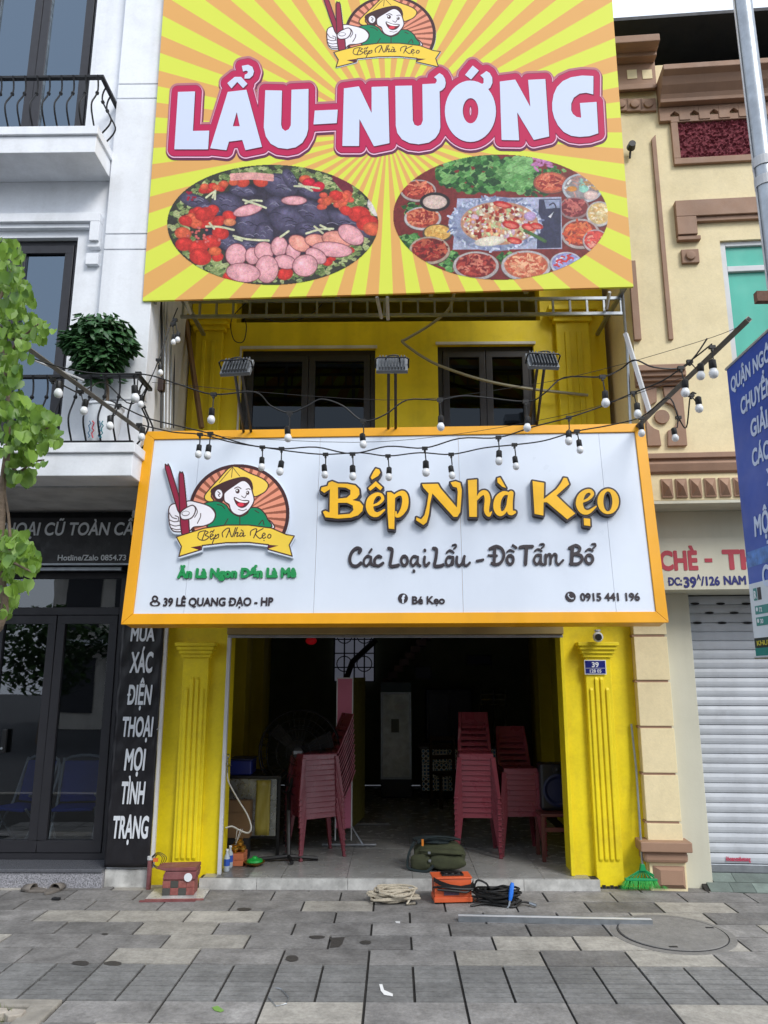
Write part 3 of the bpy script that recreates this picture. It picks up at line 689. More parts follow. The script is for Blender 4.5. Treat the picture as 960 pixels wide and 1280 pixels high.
# burgundy rough-cast panel in its brown frame
a0, c0 = RL(840, 175, -.03)[0], RL(840, 175, -.03)[0]+1.5
pz1, pz0 = RL(880, 144, -.03)[1], RL(880, 204, -.03)[1]
for nm, q in dict(a=(a0, c0, pz1-.07, pz1), b=(a0, c0, pz0, pz0+.07), c=(a0, a0+.07, pz0+.071, pz1-.071), d=(c0-.07, c0, pz0+.071, pz1-.071)).items():
    rbox('panel_frame', q[0], q[1], -.04, -.001, q[2], q[3], 'brown')
nx_, nz_ = 90, 26; rr_ = random.Random(2)
obj('roughcast_panel', MB(FR).add([(a0+.071+(c0-a0-.142)*i/nx_, -.004-rr_.random()**2*.03, pz0+.071+(pz1-pz0-.142)*j/nz_) for j in range(nz_+1) for i in range(nx_+1)], [(j*(nx_+1)+i, j*(nx_+1)+i+1, (j+1)*(nx_+1)+i+1, (j+1)*(nx_+1)+i) for j in range(nz_) for i in range(nx_)]), M['burg'], RB)
# window hood
hx0 = RL(847, 290, -.06)[0]; hz1, hz0 = RL(870, 250, -.06)[1], RL(870, 270, -.06)[1]; hx1 = RL(872, 290, -.06)[0]
rbox('window_hood', hx0, wx1+.3, -.07, -.001, hz0, hz1, 'brown'); rbox('window_hood', hx0, hx1, -.07, -.001, RL(860, 293, -.06)[1], hz0-.002, 'brown')
rbox('window_hood', hx1+.002, wx1+.2, -.045, -.001, hz0-.05, hz0-.002, 'brown'); rbox('window_hood', hx0, hx1+.03, -.055, -.001, RL(860, 299, -.06)[1], RL(860, 294, -.06)[1], 'brown')
def keyblock(px, py, hw=11, hh=10, boss=True):
    x, z = RL(px, py, -.03); k = obj('stone_block', MB(FR).box(x-.085, x+.085, -.035, -.001, z-.075, z+.075), M['brown'], RB, bev=.006)
    if boss: obj('boss', MB(FR).lathe([(0, 0), (.05, 0), (.045, .02), (.0, .03)], (x, -.036, z), 12, 'y'), M['brown'], k, smooth=True)
x, z = RL(863, 320, -.03); keyblock(863, 320)
# vertical trim strips
def strip(px, y0, y1, wpx, d=-.03, cut=True):
    x, z1 = RL(px[0], y0, d); _, z0 = RL(px[1], y1, d); xm = (RL(px[0], y0, d)[0]+RL(px[1], y1, d)[0])/2; w_ = wpx
    obj('trim_strip', MB(FR).prism([(xm-w_/2, z0), (xm+w_/2, z0), (xm+w_/2, z1), (xm-w_/2, z1-(.05 if cut else 0))], d, -.001), M['brown'], RB, bev=.004)
strip((818, 838), 168, 424, .045)
x, z1 = RL(793, 360, -.03); _, z0 = RL(795, 425, -.03)
rbox('trim_strip', x-.04, x+.03, -.04, -.001, z0, z1+.3, 'brown')
# row of bossed tiles and the cornice with its notched frieze
for k in range(3):
    x, z = RL(776+k*17, 131, -.03); keyblock(776+k*17, 131)
rbox('capital', -.1, RL(820, 100, -.05)[0], -.06, -.001, RL(800, 111, -.05)[1], RL(800, 74, -.05)[1], 'brown')
for k, (yy0, yy1, dd) in enumerate([(104, 111, .09), (70, 76, .1), (60, 70, .16), (52, 60, .22), (43, 52, .3)]):
    z1 = RL(800, yy0, -dd)[1]; z0 = RL(800, yy1, -dd)[1]; rbox('capital', -.1, RL(818+k*3, 100, -dd)[0], -dd, -.0605 if k else -.0605, z0+.001, z1-.001, 'brown', bev=.008)
for px_ in (790, 809): 
    x, z = RL(px_, 93, -.062); rbox('square_recess', x-.05, x+.05, -.066, -.0605, z-.055, z+.055, 'beige', bev=0)
cz1 = RL(880, 77, -.3)[1]; xc = RL(822, 95, -.1)[0]
pr = [(-.001, cz1), (-.30, cz1), (-.30, cz1-.06), (-.24, cz1-.09), (-.2, cz1-.16), (-.14, cz1-.22), (-.12, cz1-.26), (-.12, cz1-.3), (-.001, cz1-.3)]
obj('cornice', MB(FR).prof(pr, xc, XE), M['brown'], RB, bev=.006)
fz1 = cz1-.305
sp = .2; x = xc
while x < XE:                                               # notched frieze: teeth with peaked gaps
    rb = obj('frieze_tooth', MB(FR).prism([(x, fz1-.16), (x+.11, fz1-.16), (x+.11, fz1-.09), (x+.155, fz1-.05), (x+.2, fz1-.09), (x+.2, fz1), (x, fz1)], -.05, -.001), M['brown'], RB, bev=.004); x += sp
obj('coping_wall', MB(FR).box(0, XE, 0, .2, ztop+.001, ztop+.02), M['beige'], RB)
# black sheet roof overhang above
rz = RL(850, 22, 1.6)[1]
obj('roof_canopy', MB(FR).add([(-.3, -.05, RL(800, 24, -.05)[1]), (XE, -.05, RL(800, 24, -.05)[1]), (XE, 3, RL(800, 24, -.05)[1]+.15), (-.3, 3, RL(800, 24, -.05)[1]+.15),
     (-.3, -.05, RL(800, 24, -.05)[1]+.04), (XE, -.05, RL(800, 24, -.05)[1]+.04), (XE, 3, RL(800, 24, -.05)[1]+.19), (-.3, 3, RL(800, 24, -.05)[1]+.19)],
     [(0, 1, 2, 3), (7, 6, 5, 4), (0, 4, 5, 1), (2, 6, 7, 3), (1, 5, 6, 2), (0, 3, 7, 4)]), M['blackroof'], RB)
obj('roof_back', MB(FR).box(-.3, XE, 2.4, 2.5, ztop-.5, RL(800, 24, -.05)[1]+.1), M['blackroof'], RB)
# lower band: cornice, diamond blocks, soffit
bz1, bz0 = RL(870, 566, -.14)[1], RL(870, 589, -.12)[1]
pr = [(-.001, bz1), (-.16, bz1), (-.16, bz1-.05), (-.13, bz1-.055), (-.13, bz1-.07), (-.15, bz1-.10), (-.13, bz1-.17), (-.11, bz1-.19), (-.11, bz0), (-.001, bz0)]
obj('band_cornice', MB(FR).prof(pr, 0, XE), M['brown'], RB, bev=.004)
rbox('band', 0, XE, -.10, -.001, zsof-.0, bz0-.002, 'beige')
dx0, dz1 = RL(826, 599, -.11); dx1, dz0 = RL(842, 622, -.11); stp = RL(861, 610, -.11)[0]-RL(843, 610, -.11)[0]
dm = MB(); ww, hh = (dx1-dx0)/2, (dz1-dz0)/2
dm.add([(-ww, 0, -hh), (ww, 0, -hh), (ww, 0, hh), (-ww, 0, hh), (-ww, -.015, -hh), (ww, -.015, -hh), (ww, -.015, hh), (-ww, -.015, hh), (-ww*.8, -.018, -hh*.85), (ww*.8, -.018, -hh*.85), (ww*.8, -.018, hh*.85), (-ww*.8, -.018, hh*.85), (0, -.07, 0)],
       [(0, 1, 5, 4), (1, 2, 6, 5), (2, 3, 7, 6), (3, 0, 4, 7), (4, 5, 9, 8), (5, 6, 10, 9), (6, 7, 11, 10), (7, 4, 8, 11), (8, 9, 12), (9, 10, 12), (10, 11, 12), (11, 8, 12)])
dme = dm.mesh('diamond_block', None, M['brown'])
for k in range(14): piece('diamond_block', dme, RB, ((dx0+dx1)/2+k*stp, -.1005, (dz0+dz1)/2))
# panels with C-shaped cut and disc above the band
px_, pz_ = RL(827, 522, -.03)
for s, (a, c, y0, y1) in enumerate([(805, 826, 484, 557), (830, 856, 484, 557)]):
    xa, z1 = RL(a, y0, -.03); xc_, z0 = RL(c, y1, -.03); xa = RL(a+2, 520, -.03)[0]; xc_ = RL(c, 520, -.03)[0]; r_ = .15; cz = (z0+z1)/2; cxx = RL(828, 522, -.03)[0]
    arc = [(cxx+(r_*math.cos(t_)), cz+r_*math.sin(t_)) for t_ in np.linspace(-1.3, 1.3, 9)] if s else [(cxx-(r_*math.cos(t_)), cz+r_*math.sin(t_)) for t_ in np.linspace(1.3, -1.3, 9)]
    pts = [(xc_, z0), (xc_, z1), (cxx+.03, z1)] + arc[::-1] + [(cxx+.03, z0)] if s else [(xa, z0), (cxx-.03, z0)] + arc[::-1] + [(cxx-.03, z1), (xa, z1)]
    if s: pts = pts
    obj('carved_panel', MB(FR).prism(pts, -.035, -.001), M['brown'], RB, bev=.004)
obj('disc', MB(FR).lathe([(0, 0), (.07, 0), (.07, .03), (0, .03)], (cxx, -.001, cz), 20, 'y'), M['brown'], RB, bev=.003)
for yy0, yy1, dd in [(455, 463, .16), (463, 470, .13), (470, 476, .10), (476, 482, .06)]:
    z1 = RL(820, yy0, -dd)[1]; z0 = RL(820, yy1, -dd)[1]; rbox('pilaster_cap', -.02, RL(858-(dd < .1)*6, 465, -dd)[0], -dd, -.001, z0+.001, z1-.001, 'brown', bev=.008)
# ground floor: pilaster of five courses, base, pale jamb, soffit
dp = .50
rbox('soffit', 0, XE, -.10, 1.2, zsof-.03, zsof-.001, 'beige2', bev=.003)
rbox('upper_panel', .02, XE, .25, .4, RL(880, 737, .25)[1], zsof-.031, 'beige2', bev=.003)
z_pt = RL(880, 737, .25)[1]
rbox('panel_soffit', .02, XE, .4, .9, z_pt+.0, z_pt+.05, 'beige2', bev=0)
pxa, pxb = RL(803, 950, dp)[0], RL(846, 950, dp)[0]
ys = [770, 794.5, 851.5, 909, 967.5, 1028, 1054]
prevz = 2.8
for k in range(len(ys)-1):
    z1 = RL(820, ys[k]+ (1.5 if k else 0), dp)[1]; z0 = RL(820, ys[k+1]-1.5, dp)[1]
    rbox('pilaster_course', pxa, pxb, dp, dp+.2, z0, z1, 'beige')
    if k: 
        z1g = RL(820, ys[k]-1.5, dp)[1]; z0g = z1+.001; rbox('joint_strip', pxa-.012, pxb-.02, dp+.01, dp+.2, z0g, z1g-.001, 'brown', bev=0)
bx0, bx1 = RL(801, 1060, dp-.1)[0], RL(866, 1060, dp-.1)[0]
z1, z0 = RL(835, 1053, dp-.1)[1], RL(835, 1066, dp-.1)[1]
rbox('plinth_cap', bx0, bx1, dp-.1, dp+.2, z0, z1, 'brown', bev=.01)
rbox('plinth_cap', bx0+.03, bx1-.03, dp-.06, dp+.2, z0-.10, z0-.002, 'brown', bev=.03)
rbox('plinth', RL(812, 1090, dp)[0], RL(858, 1090, dp)[0], dp-.01, dp+.2, -.01, z0-.102, 'beige')
xx0, xx1 = RL(816, 1095, dp)[0], RL(856, 1095, dp)[0]; zz1 = z0-.13
hx = (xx1-xx0)/2; hz = (zz1-.03)/2
obj('plinth_panel', MB(FR).add([(xx0, dp-.0105, .02), (xx1, dp-.0105, .02), (xx1, dp-.0105, zz1), (xx0, dp-.0105, zz1), (xx0+.06, dp-.05, .06), (xx1-.03, dp-.05, .06), (xx1-.03, dp-.05, zz1-.03), (xx0+.06, dp-.05, zz1-.03)],
    [(0, 1, 5, 4), (1, 2, 6, 5), (2, 3, 7, 6), (3, 0, 4, 7), (4, 5, 6, 7), (3, 2, 1, 0)]), M['brown'], RB)
ds = .74
sx0 = RL(868, 900, ds)[0]
rbox('jamb', pxb+.002, sx0, dp+.1, ds+.3, -.01, z_pt, 'beige2')
rbox('side_return', .0, pxa-.014, dp+.12, dp+.3, -.01, zsof-.04, 'beige2')
zs0 = RL(900, 1091, ds)[1]
# green slate ramp under the shutter
sl = MB(FR).add([(sx0-.1, dp-.02, -.005), (XE, dp-.02, -.005), (XE, ds, zs0-.01), (sx0-.1, ds, zs0-.01), (sx0-.1, ds, -.05), (XE, ds, -.05), (sx0-.1, dp-.02, -.05), (XE, dp-.02, -.05)], [(0, 1, 2, 3), (3, 2, 5, 4), (0, 6, 7, 1), (0, 3, 4, 6), (1, 7, 5, 2)])
rp = obj('slate_ramp', sl, M['joint'], RB)
slate = mat('green_grey_slate', (112, 124, 118), .5, var=.25, scale=9, rand=.25, bump=.3)
ang = math.atan2(zs0, ds-dp+.02); L_ = math.hypot(zs0, ds-dp+.02)
me = MB().box(-.098, .098, .003, L_/2-.004, -.004, .008).mesh('slate_tile', None, slate); me2 = MB().box(-.198, .198, .003, L_/2-.004, -.004, .008).mesh('slate_tile', None, slate)
for r_ in range(2):
    x = sx0-.06+r_*.07
    while x < 4.2:
        big = random.random() < .4; hw = .2 if big else .1
        o = piece('slate_tile', me2 if big else me, rp, (x+hw, dp-.02+r_*L_/2*math.cos(ang), -.003+r_*L_/2*math.sin(ang)), (ang, 0, 0)); x += hw*2
# roller shutter
sh = rbox('roller_shutter', sx0, XE, ds+.03, ds+.06, zs0, z_pt+.02, 'dark', bev=0)
shm = mat('white_shutter_slat', (190, 195, 202), .45, var=.08, streak=.14, dirt=.22, rand=.04)
M['slat'] = shm
n_sl = 0; ylist = [757, 768.5, 780.5, 787, 799, 811, 822.5, 835]
y = 847.0; stp_ = 12.2
while y < 1079: ylist.append(y); y += stp_; stp_ += .03
ylist += [1079.5]
zsl = [RL(905, q, ds)[1] for q in ylist]; hs = abs(zsl[-2]-zsl[-1]); H_ = zsl[8]-zsl[-1]; nn = len(zsl)-9; hs = H_/nn
prf = [(0, 0), (-.010, .004), (-.016, hs*.3), (-.017, hs*.6), (-.008, hs*.93), (0, hs*.985)]
slm = MB().prof([(a, b_) for a, b_ in prf], 0, XE-sx0).mesh('slat', None, shm, False)
z = zsl[-1]
while z < z_pt-.01:
    piece('slat', slm, sh, (sx0, ds+.025, z+random.uniform(-.0015, .0015)), (random.uniform(-.03, .03), random.uniform(-.0006, .0006), 0)); z += hs
rbox('bottom_bar', sx0, XE, ds-.0, ds+.028, zs0+.004, zsl[-1]-.004, 'steel', parent=sh)
for (hx_, hy_) in [(869, 754.5), (901, 754.5), (933, 754.5), (887, 766), (918, 766), (872, 778.5), (903, 778.5), (935, 778.5)]:
    x, z = RL(hx_, hy_, ds); obj('vent_slot', MB(FR).ball((x, ds+.006, z), .045, 12, 6, (1, .15, .27)), M['dark'], sh)
x0, z0 = RL(908, 1076, ds); x1, z1 = RL(938, 1071, ds)
text('red_stencil', 'khoancatbetong', mat('red_stencil_paint', (190, 60, 90), .6), sh, FR, x0, x1, z0, z1, ds-.0, .002, .03)
# painted shop sign on the panel
t = thing('painted_wall_sign', 'cream wall sign with red words over the roller shutter at right', 'sign', fr=FR)
d_ = .25
obj('sign_board', MB(FR).box(RL(815, 700, d_)[0]-.2, 3.2, d_-.02, d_-.001, RL(880, 737, d_)[1]+.0, RL(880, 672, d_)[1]), M['beige2'], t)
red = mat('red_sign_paint', (176, 62, 76), .5, var=.05); navy = mat('navy_sign_paint', (38, 42, 112), .5)
x0, z0 = RL(825, 712, d_-.02); x1, z1 = RL(871, 688, d_-.02); text('lettering', 'CHÈ', red, t, FR, x0, x1, z0, z1, d_-.024, .003, .045)
x0, z0 = RL(881, 703, d_-.02); x1, z1 = RL(890, 698, d_-.02); obj('lettering', MB(FR).box(x0, x1, d_-.024, d_-.0205, z0, z1), red, t)
x0, z0 = RL(904, 711, d_-.02); x1, z1 = RL(985, 686, d_-.02); text('lettering', 'THẠCH', red, t, FR, x0, x1+.25, z0, z1, d_-.024, .003, .045)
x0, z0 = RL(835, 731.5, d_-.02); x1, z1 = RL(852, 721.5, d_-.02); text('address', 'ĐC:', navy, t, FR, x0, x1, z0, z1, d_-.024, .003, .04)
x0, z0 = RL(855, 734, d_-.02); x1, z1 = RL(870, 721, d_-.02); text('address', '39', navy, t, FR, x0, x1, z0, z1, d_-.024, .003, .04)
x0, z0 = RL(871, 725, d_-.02); x1, z1 = RL(875.5, 718, d_-.02); text('address', 'A', navy, t, FR, x0, x1, z0, z1, d_-.024, .003, .03)
x0, z0 = RL(876.5, 731.5, d_-.02); x1, z1 = RL(899, 720.5, d_-.02); text('address', '/126', navy, t, FR, x0, x1, z0, z1, d_-.024, .003, .04)
x0, z0 = RL(905, 730.5, d_-.02); x1, z1 = RL(942, 719.5, d_-.02); text('address', 'NAM S', navy, t, FR, x0, x1, z0, z1, d_-.024, .003, .04)
# small security camera on the side of the house
# ================================================================ BILLBOARD above
FP = Frame((0, 6.4, 5.4), R(-2.5), R(.5))
T = thing('food_billboard', 'big yellow billboard with orange rays, hot pot photos and crimson outlined white letters', 'billboard', fr=FP)
px0_, px1_ = -2.388, 2.187; pz0_, pz1_ = -.025, 4.3
def raymat():
    m = bpy.data.materials.new('ray_print'); m.use_nodes = True; t = m.node_tree; N = t.nodes; L = t.links; b = N['Principled BSDF']
    tc = N.new('ShaderNodeTexCoord'); sp = N.new('ShaderNodeSeparateXYZ'); L.new(tc.outputs['Object'], sp.inputs[0])
    cx, cz = FP(484, 166)
    def mth(op, a, b_=None, c=None):
        n = N.new('ShaderNodeMath'); n.operation = op
        for i, v in enumerate((a, b_, c)):
            if v is None: continue
            if isinstance(v, (int, float)): n.inputs[i].default_value = v
            else: L.new(v, n.inputs[i])
        return n.outputs[0]
    an = mth('ARCTAN2', mth('SUBTRACT', sp.outputs[2], cz), mth('SUBTRACT', sp.outputs[0], cx))
    fr = mth('FRACT', mth('ADD', mth('MULTIPLY', an, 42/(2*math.pi)), 21.25+.25+.06))
    d = mth('MULTIPLY', mth('ABSOLUTE', mth('SUBTRACT', fr, .5)), 2.0)
    ss = N.new('ShaderNodeMapRange'); ss.inputs[1].default_value = .47; ss.inputs[2].default_value = .49; L.new(d, ss.inputs[0])
    x = N.new('ShaderNodeMix'); x.data_type = 'RGBA'; x.inputs[6].default_value = (*lin((224, 168, 96)), 1); x.inputs[7].default_value = (*lin((216, 224, 80)), 1)
    L.new(ss.outputs[0], x.inputs[0]); L.new(x.outputs[2], b.inputs['Base Color']); b.inputs['Roughness'].default_value = .6; b.inputs['Specular IOR Level'].default_value = .3
    n = N.new('ShaderNodeTexNoise'); n.inputs['Scale'].default_value = 1.6; L.new(tc.outputs['Object'], n.inputs[0]); bp = N.new('ShaderNodeBump'); bp.inputs['Strength'].default_value = .25; bp.inputs['Distance'].default_value = .02
    L.new(n.outputs[0], bp.inputs['Height']); L.new(bp.outputs[0], b.inputs['Normal']); return m
pan = obj('printed_sheet', MB(FP).box(px0_, px1_, 0, .03, pz0_, pz1_), raymat(), T)
fm = MB(FP)
for zz in (.02, .5, 1.4, 2.3, 3.2, 4.2): fm.box(px0_+.03, px1_-.03, .035, .085, zz, zz+.05)
for i in range(6):
    x = px0_+.05+i*(px1_-px0_-.14)/5; fm.box(x, x+.04, .09, .13, .0, pz1_-.1)
obj('back_frame', fm, M['steel'], T)
# big letters
def zz(pts, ox, oy, s=4.8): return [(ox+x/s, oy+y/s) for x, y in pts]
def ellp(cx, cy, rx, ry, n=28, a0=0): return [(cx+rx*math.cos(a0+2*math.pi*i/n), cy+ry*math.sin(a0+2*math.pi*i/n)) for i in range(n)]
A5 = lambda p: zz(p, 200, 60); A6 = lambda p: zz(p, 390, 60); A7 = lambda p: zz(p, 570, 70)
BIG = [
 [A5([(110,268),(212,265),(199,502),(297,500),(290,612),(88,612)])],
 [A5([(408,268),(520,255),(613,597),(514,617),(495,556),(415,566),(400,617),(303,606)]), A5([(462,387),(480,474),(438,474)])],
 [A5([(405,215),(450,178),(488,178),(526,220),(500,245),(465,208),(430,247)])],
 [A5([(492,112),(530,105),(556,118),(565,145),(558,170),(538,188),(508,188),(510,165),(525,158),(530,146),(518,140),(500,146)])],
 [A5([(633,258),(733,260),(728,465),(734,487),(752,502),(774,492),(786,468),(790,255),(892,250),(890,490),(880,530),(855,573),(815,600),(765,610),(710,603),(665,578),(636,535),(624,480)])],
 [A6([(17,380),(155,374),(149,455),(10,463)])],
 [A6([(192,247),(282,235),(358,395),(358,238),(456,235),(465,575),(372,594),(285,430),(283,592),(183,592)])],
 [A6([(500,232),(600,230),(605,440),(615,465),(635,473),(655,465),(665,440),(662,222),(740,218),(749,203),(746,190),(732,180),(765,155),(785,168),(798,190),(802,215),(797,240),(780,258),(765,265),(770,480),(762,512),(740,545),(700,572),(640,582),(585,575),(540,552),(512,515),(503,470)])],
 [A7(ellp(86, 336, 153, 184, 40)), A7(ellp(87, 333, 47, 76, 24))],
 [A7([(145,120),(160,112),(182,95),(203,108),(217,135),(218,165),(205,195),(190,205),(150,180),(165,165),(165,140)])],
 [A7([(100,62),(137,92),(90,146),(54,118)])],
 [A7([(262,158),(355,146),(445,310),(432,148),(535,143),(558,487),(466,508),(366,342),(378,510),(273,508)])],
 [A7([(823,125),(822,235),(780,225),(740,230),(705,255),(690,290),(690,330),(700,352),(722,370),(750,375),(742,287),(842,280),(852,468),(800,485),(740,490),(690,483),(645,460),(610,420),(588,375),(577,330),(576,285),(585,235),(605,190),(640,155),(690,132),(755,122)])],
]
X0, Y0, X1, Y1, H = 188, 55, 772, 215, .5
Yg, Xg = np.mgrid[0:int((Y1-Y0)/H), 0:int((X1-X0)/H)]; Xg = X0+Xg*H; Yg = Y0+Yg*H
D = sdf_polys(Xg.astype(float), Yg.astype(float), BIG)
fmap = lambda dx, dy: (lambda x, y: FP(x+dx, y+dy))
pm = lambda n, c, r=.6: mat(n, c, r, var=0, spec=.3)
inv = INV[T] @ FP.M
for nm, off, dx, dy, dd, m in [('letter_shadow', 11.5, .4, 1.6, .0015, pm('plum_print', (104, 50, 78))), ('letter_halo', 10.8, -.2, -.8, .003, pm('dusty_pink_print', (184, 118, 126))), ('letter_rim', 9.4, .1, .8, .0045, pm('pale_pink_print', (244, 190, 216))),
                          ('letter_line', 8.6, 0, 0, .006, pm('plum_print_line', (120, 44, 76))), ('letter_outline', 8.0, 0, .1, .0075, pm('crimson_print', (190, 34, 84))), ('letter_inner_shadow', .25, .7, .9, .009, pm('dark_crimson_print', (110, 26, 52))), ('big_lettering', 0, 0, 0, .0105, pm('white_poster_print', (208, 217, 240)))]:
    lp = contours(D-off, X0, Y0, H); link(nm, loopmesh(nm, lp, fmap(dx, dy), -dd, -dd+.0012, m, inv), T)
# the emblem, painted once and used on both signs
LK = .5
def draw_logo():
    P = Paint(480, 430, (255, 255, 255)); k = LK; P.a[..., 3] = 0
    br = (66, 36, 38); cx, cy, r = 533, 403, 335
    P.stroke([(cx, cy), (cx+.1, cy)], r, br, k, 1); 
    X = P.X/k-cx; Y = P.Y/k-cy; rr = np.hypot(X, Y); an = np.arctan2(Y-17, X); ray_ = (np.abs(((an*36/(2*math.pi)) % 1)-.5) < .19) & (rr < 312)
    al = np.clip((312-rr)*k+.5, 0, 1)[..., None]; sal = np.where(ray_[..., None], np.array(lin((150, 88, 66))), np.array(lin((232, 150, 122))))
    P.a[..., :3] = P.a[..., :3]*(1-al)+sal*al
    P.a[..., 3] *= (P.Y/k < 545)
    L_ = dict(line=br, lw=4)
    def pl(pts, c, sm=5): P.poly(pts, c, sm, k, **L_)
    def st(pts, wd=3.0, c=br): P.stroke(pts, wd, c, k)
    pl([(722,450),(750,462),(770,500),(725,500)], (236,232,238))
    pl([(300,345),(350,324),(400,325),(450,350),(482,395),(540,425),(592,400),(600,368),(660,368),(700,400),(722,440),(726,505),(340,505),(378,430),(365,375)], (0,132,88), 4)
    for q in [[(432,492),(462,440)], [(540,430),(540,480)], [(665,480),(690,450),(700,480)], [(390,345),(420,352),(440,372)], [(640,385),(665,400)]]: st(q)
    pl([(492,82),(600,128),(690,168),(728,208),(715,250),(680,276),(630,290),(618,210),(596,170),(540,165),(470,182),(410,212),(365,245),(350,290),(368,320),(335,326),(310,312),(306,286),(335,245),(400,172)], (242,206,84), 3)
    for q in [[(490,90),(450,140),(405,195)], [(492,90),(485,160)], [(494,90),(515,120),(540,152)], [(470,115),(440,150)]]: st(q, 2.2)
    pl([(352,245),(420,202),(500,172),(570,160),(612,185),(624,240),(600,225),(575,178),(540,200),(480,225),(450,250),(432,300),(420,328),(392,318),(362,285)], (66,38,40), 3)
    pl([(442,262),(500,218),(560,182),(604,210),(626,270),(634,320),(612,365),(582,398),(540,418),(500,405),(478,378),(468,345),(440,325),(434,290)], (238,234,240), 4)
    P.ell(400, 275, 28, 35, br, 0, k, 0); P.ell(400, 275, 24, 31, (238,234,240), 0, k, 0); st([(395,258),(410,272),(398,280),(405,292)])
    P.ell(525, 254, 14, 17, br, 0, k, 0); P.ell(521, 250, 5, 6, (250,250,250), 0, k, 0); P.ell(592, 266, 11, 14, br, 0, k, 0); P.ell(589, 262, 4, 5, (250,250,250), 0, k, 0)
    st([(506,236),(528,226),(548,238)], 3.2); st([(582,242),(600,238),(608,244)], 3); st([(552,288),(572,300),(584,280)], 2.6)
    pl([(504,298),(550,318),(600,322),(578,356),(545,364),(518,342)], (120,18,40), 3); P.poly([(510,301),(555,320),(596,323),(580,333),(540,329),(514,314)], (250,250,250), 3, k); P.ell(545, 346, 22, 12, (226,60,80), 0, k, 0)
    st([(530,378),(560,386),(585,376)], 2.2)
    pl([(68,372),(92,342),(140,336),(205,320),(250,328),(310,345),(352,368),(378,412),(358,462),(300,488),(235,495),(205,522),(150,526),(100,522),(76,490),(68,440)], (240,236,242), 4)
    pl([(42,92),(58,80),(76,90),(160,380),(150,400),(125,380)], (150,38,66), 2); pl([(135,140),(150,130),(166,140),(186,340),(207,545),(155,548),(140,380)], (150,38,66), 2)
    pl([(146,400),(175,372),(225,350),(246,375),(235,415),(210,440),(165,446),(146,430)], (240,236,242), 4)
    P.ell(180, 405, 27, 17, br, -.1, k, 0); P.ell(180, 404, 23, 13, (240,236,242), -.1, k, 0)
    for q in [[(245,360),(258,395),(240,430)], [(258,470),(278,430),(280,405)], [(72,448),(105,460),(138,455)], [(74,476),(108,488),(145,482)], [(84,502),(118,512),(150,508)], [(110,420),(132,430),(130,452)], [(70,400),(90,430),(120,440)]]: st(q, 3)
    pl([(165,545),(300,503),(450,482),(600,482),(750,502),(850,545),(900,553),(866,612),(886,684),(726,640),(730,610),(600,595),(450,597),(290,615),(285,642),(135,686),(152,622),(118,560)], (244,208,72), 0)
    P.poly([(212,627),(284,615),(281,648)], (84,24,44), 0, k); P.poly([(728,610),(795,616),(728,636)], (84,24,44), 0, k)
    T_ = [[(262,555),(270,530),(305,520),(330,530),(310,548),(334,560),(310,580),(275,578),(260,562)], [(312,518),(288,582)], [(345,560),(364,548),(352,540),(342,560),(350,576),(368,565)], [(342,532),(352,522),(362,530)], [(370,514),(362,524)],
      [(380,545),(358,600)], [(376,560),(398,542),(397,562),(376,572)], [(428,560),(424,532),(452,506),(472,508),(450,562)], [(470,508),(488,560),(512,500)], [(524,498),(502,556)], [(508,540),(528,530),(520,556),(534,552)],
      [(564,535),(546,535),(540,554),(554,553),(566,532),(562,556),(576,550)], [(550,514),(562,523)], [(610,548),(615,520),(652,508),(632,566)], [(694,505),(645,536),(668,568),(684,565)], [(690,556),(708,543),(698,534),(687,556),(698,569),(712,560)], [(699,582),(701,583)],
      [(724,556),(734,542),(746,550),(740,566),(727,566),(724,556)]]
    for q in T_: P.stroke(q, 3.4, (52, 26, 44), k)
    return P
LOGO = draw_logo(); lm = vcolmat('emblem_print', .4)
alpha = LOGO.a[..., 3]
def logo_on(parent, fr, mp, d, thick, edge):
    inv_ = INV[parent] @ fr.M; F = .5-alpha
    lp = contours(F, .5, .5, 1.0)
    link('emblem_board', loopmesh('emblem_board', lp, mp, d-thick, d, edge, inv_), parent)
    h, w_ = alpha.shape
    def mpp(x, y): return mp(x, y)
    link('emblem', printmesh('emblem', LOGO, mpp, d-thick-.001, lm, inv_), parent)
logo_on(T, FP, lambda x, y: FP(417.3+(x/LK-118)*.1703, 31.8+(y/LK-320)*.145), -.002, .001, M['signface'])
# food photographs on the billboard
def noise_tex(P, sl, amp, cell=4):
    h, w_ = P.h, P.w; q = rng.random((h//cell+2, w_//cell+2)); yy = np.arange(h)/cell; xx = np.arange(w_)/cell
    yi = yy.astype(int); xi = xx.astype(int); fy = (yy-yi)[:, None]; fx = (xx-xi)[None, :]
    n = (q[yi][:, xi]*(1-fx)+q[yi][:, xi+1]*fx)*(1-fy)+(q[yi+1][:, xi]*(1-fx)+q[yi+1][:, xi+1]*fx)*fy
    P.a[..., :3] *= (1-amp+2*amp*n)[..., None]
def leafy(P, k, cx, cy, rx, ry, n, cols, s=12):
    for _ in range(n):
        a = rng.random()*6.28; r = math.sqrt(rng.random()); x = cx+rx*r*math.cos(a); y = cy+ry*r*math.sin(a)
        q = [(x+s*(.4+rng.random())*math.cos(t), y+s*(.35+rng.random()*.7)*math.sin(t)) for t in np.linspace(0, 6.28, 7, False)]
        c = cols[rng.integers(len(cols))]; P.poly(q, c, 2, k); P.stroke([(x-s*.5, y+s*.2), (x, y), (x+s*.6, y-s*.3)], .9, tuple(int(v*.7) for v in c), k, 2)
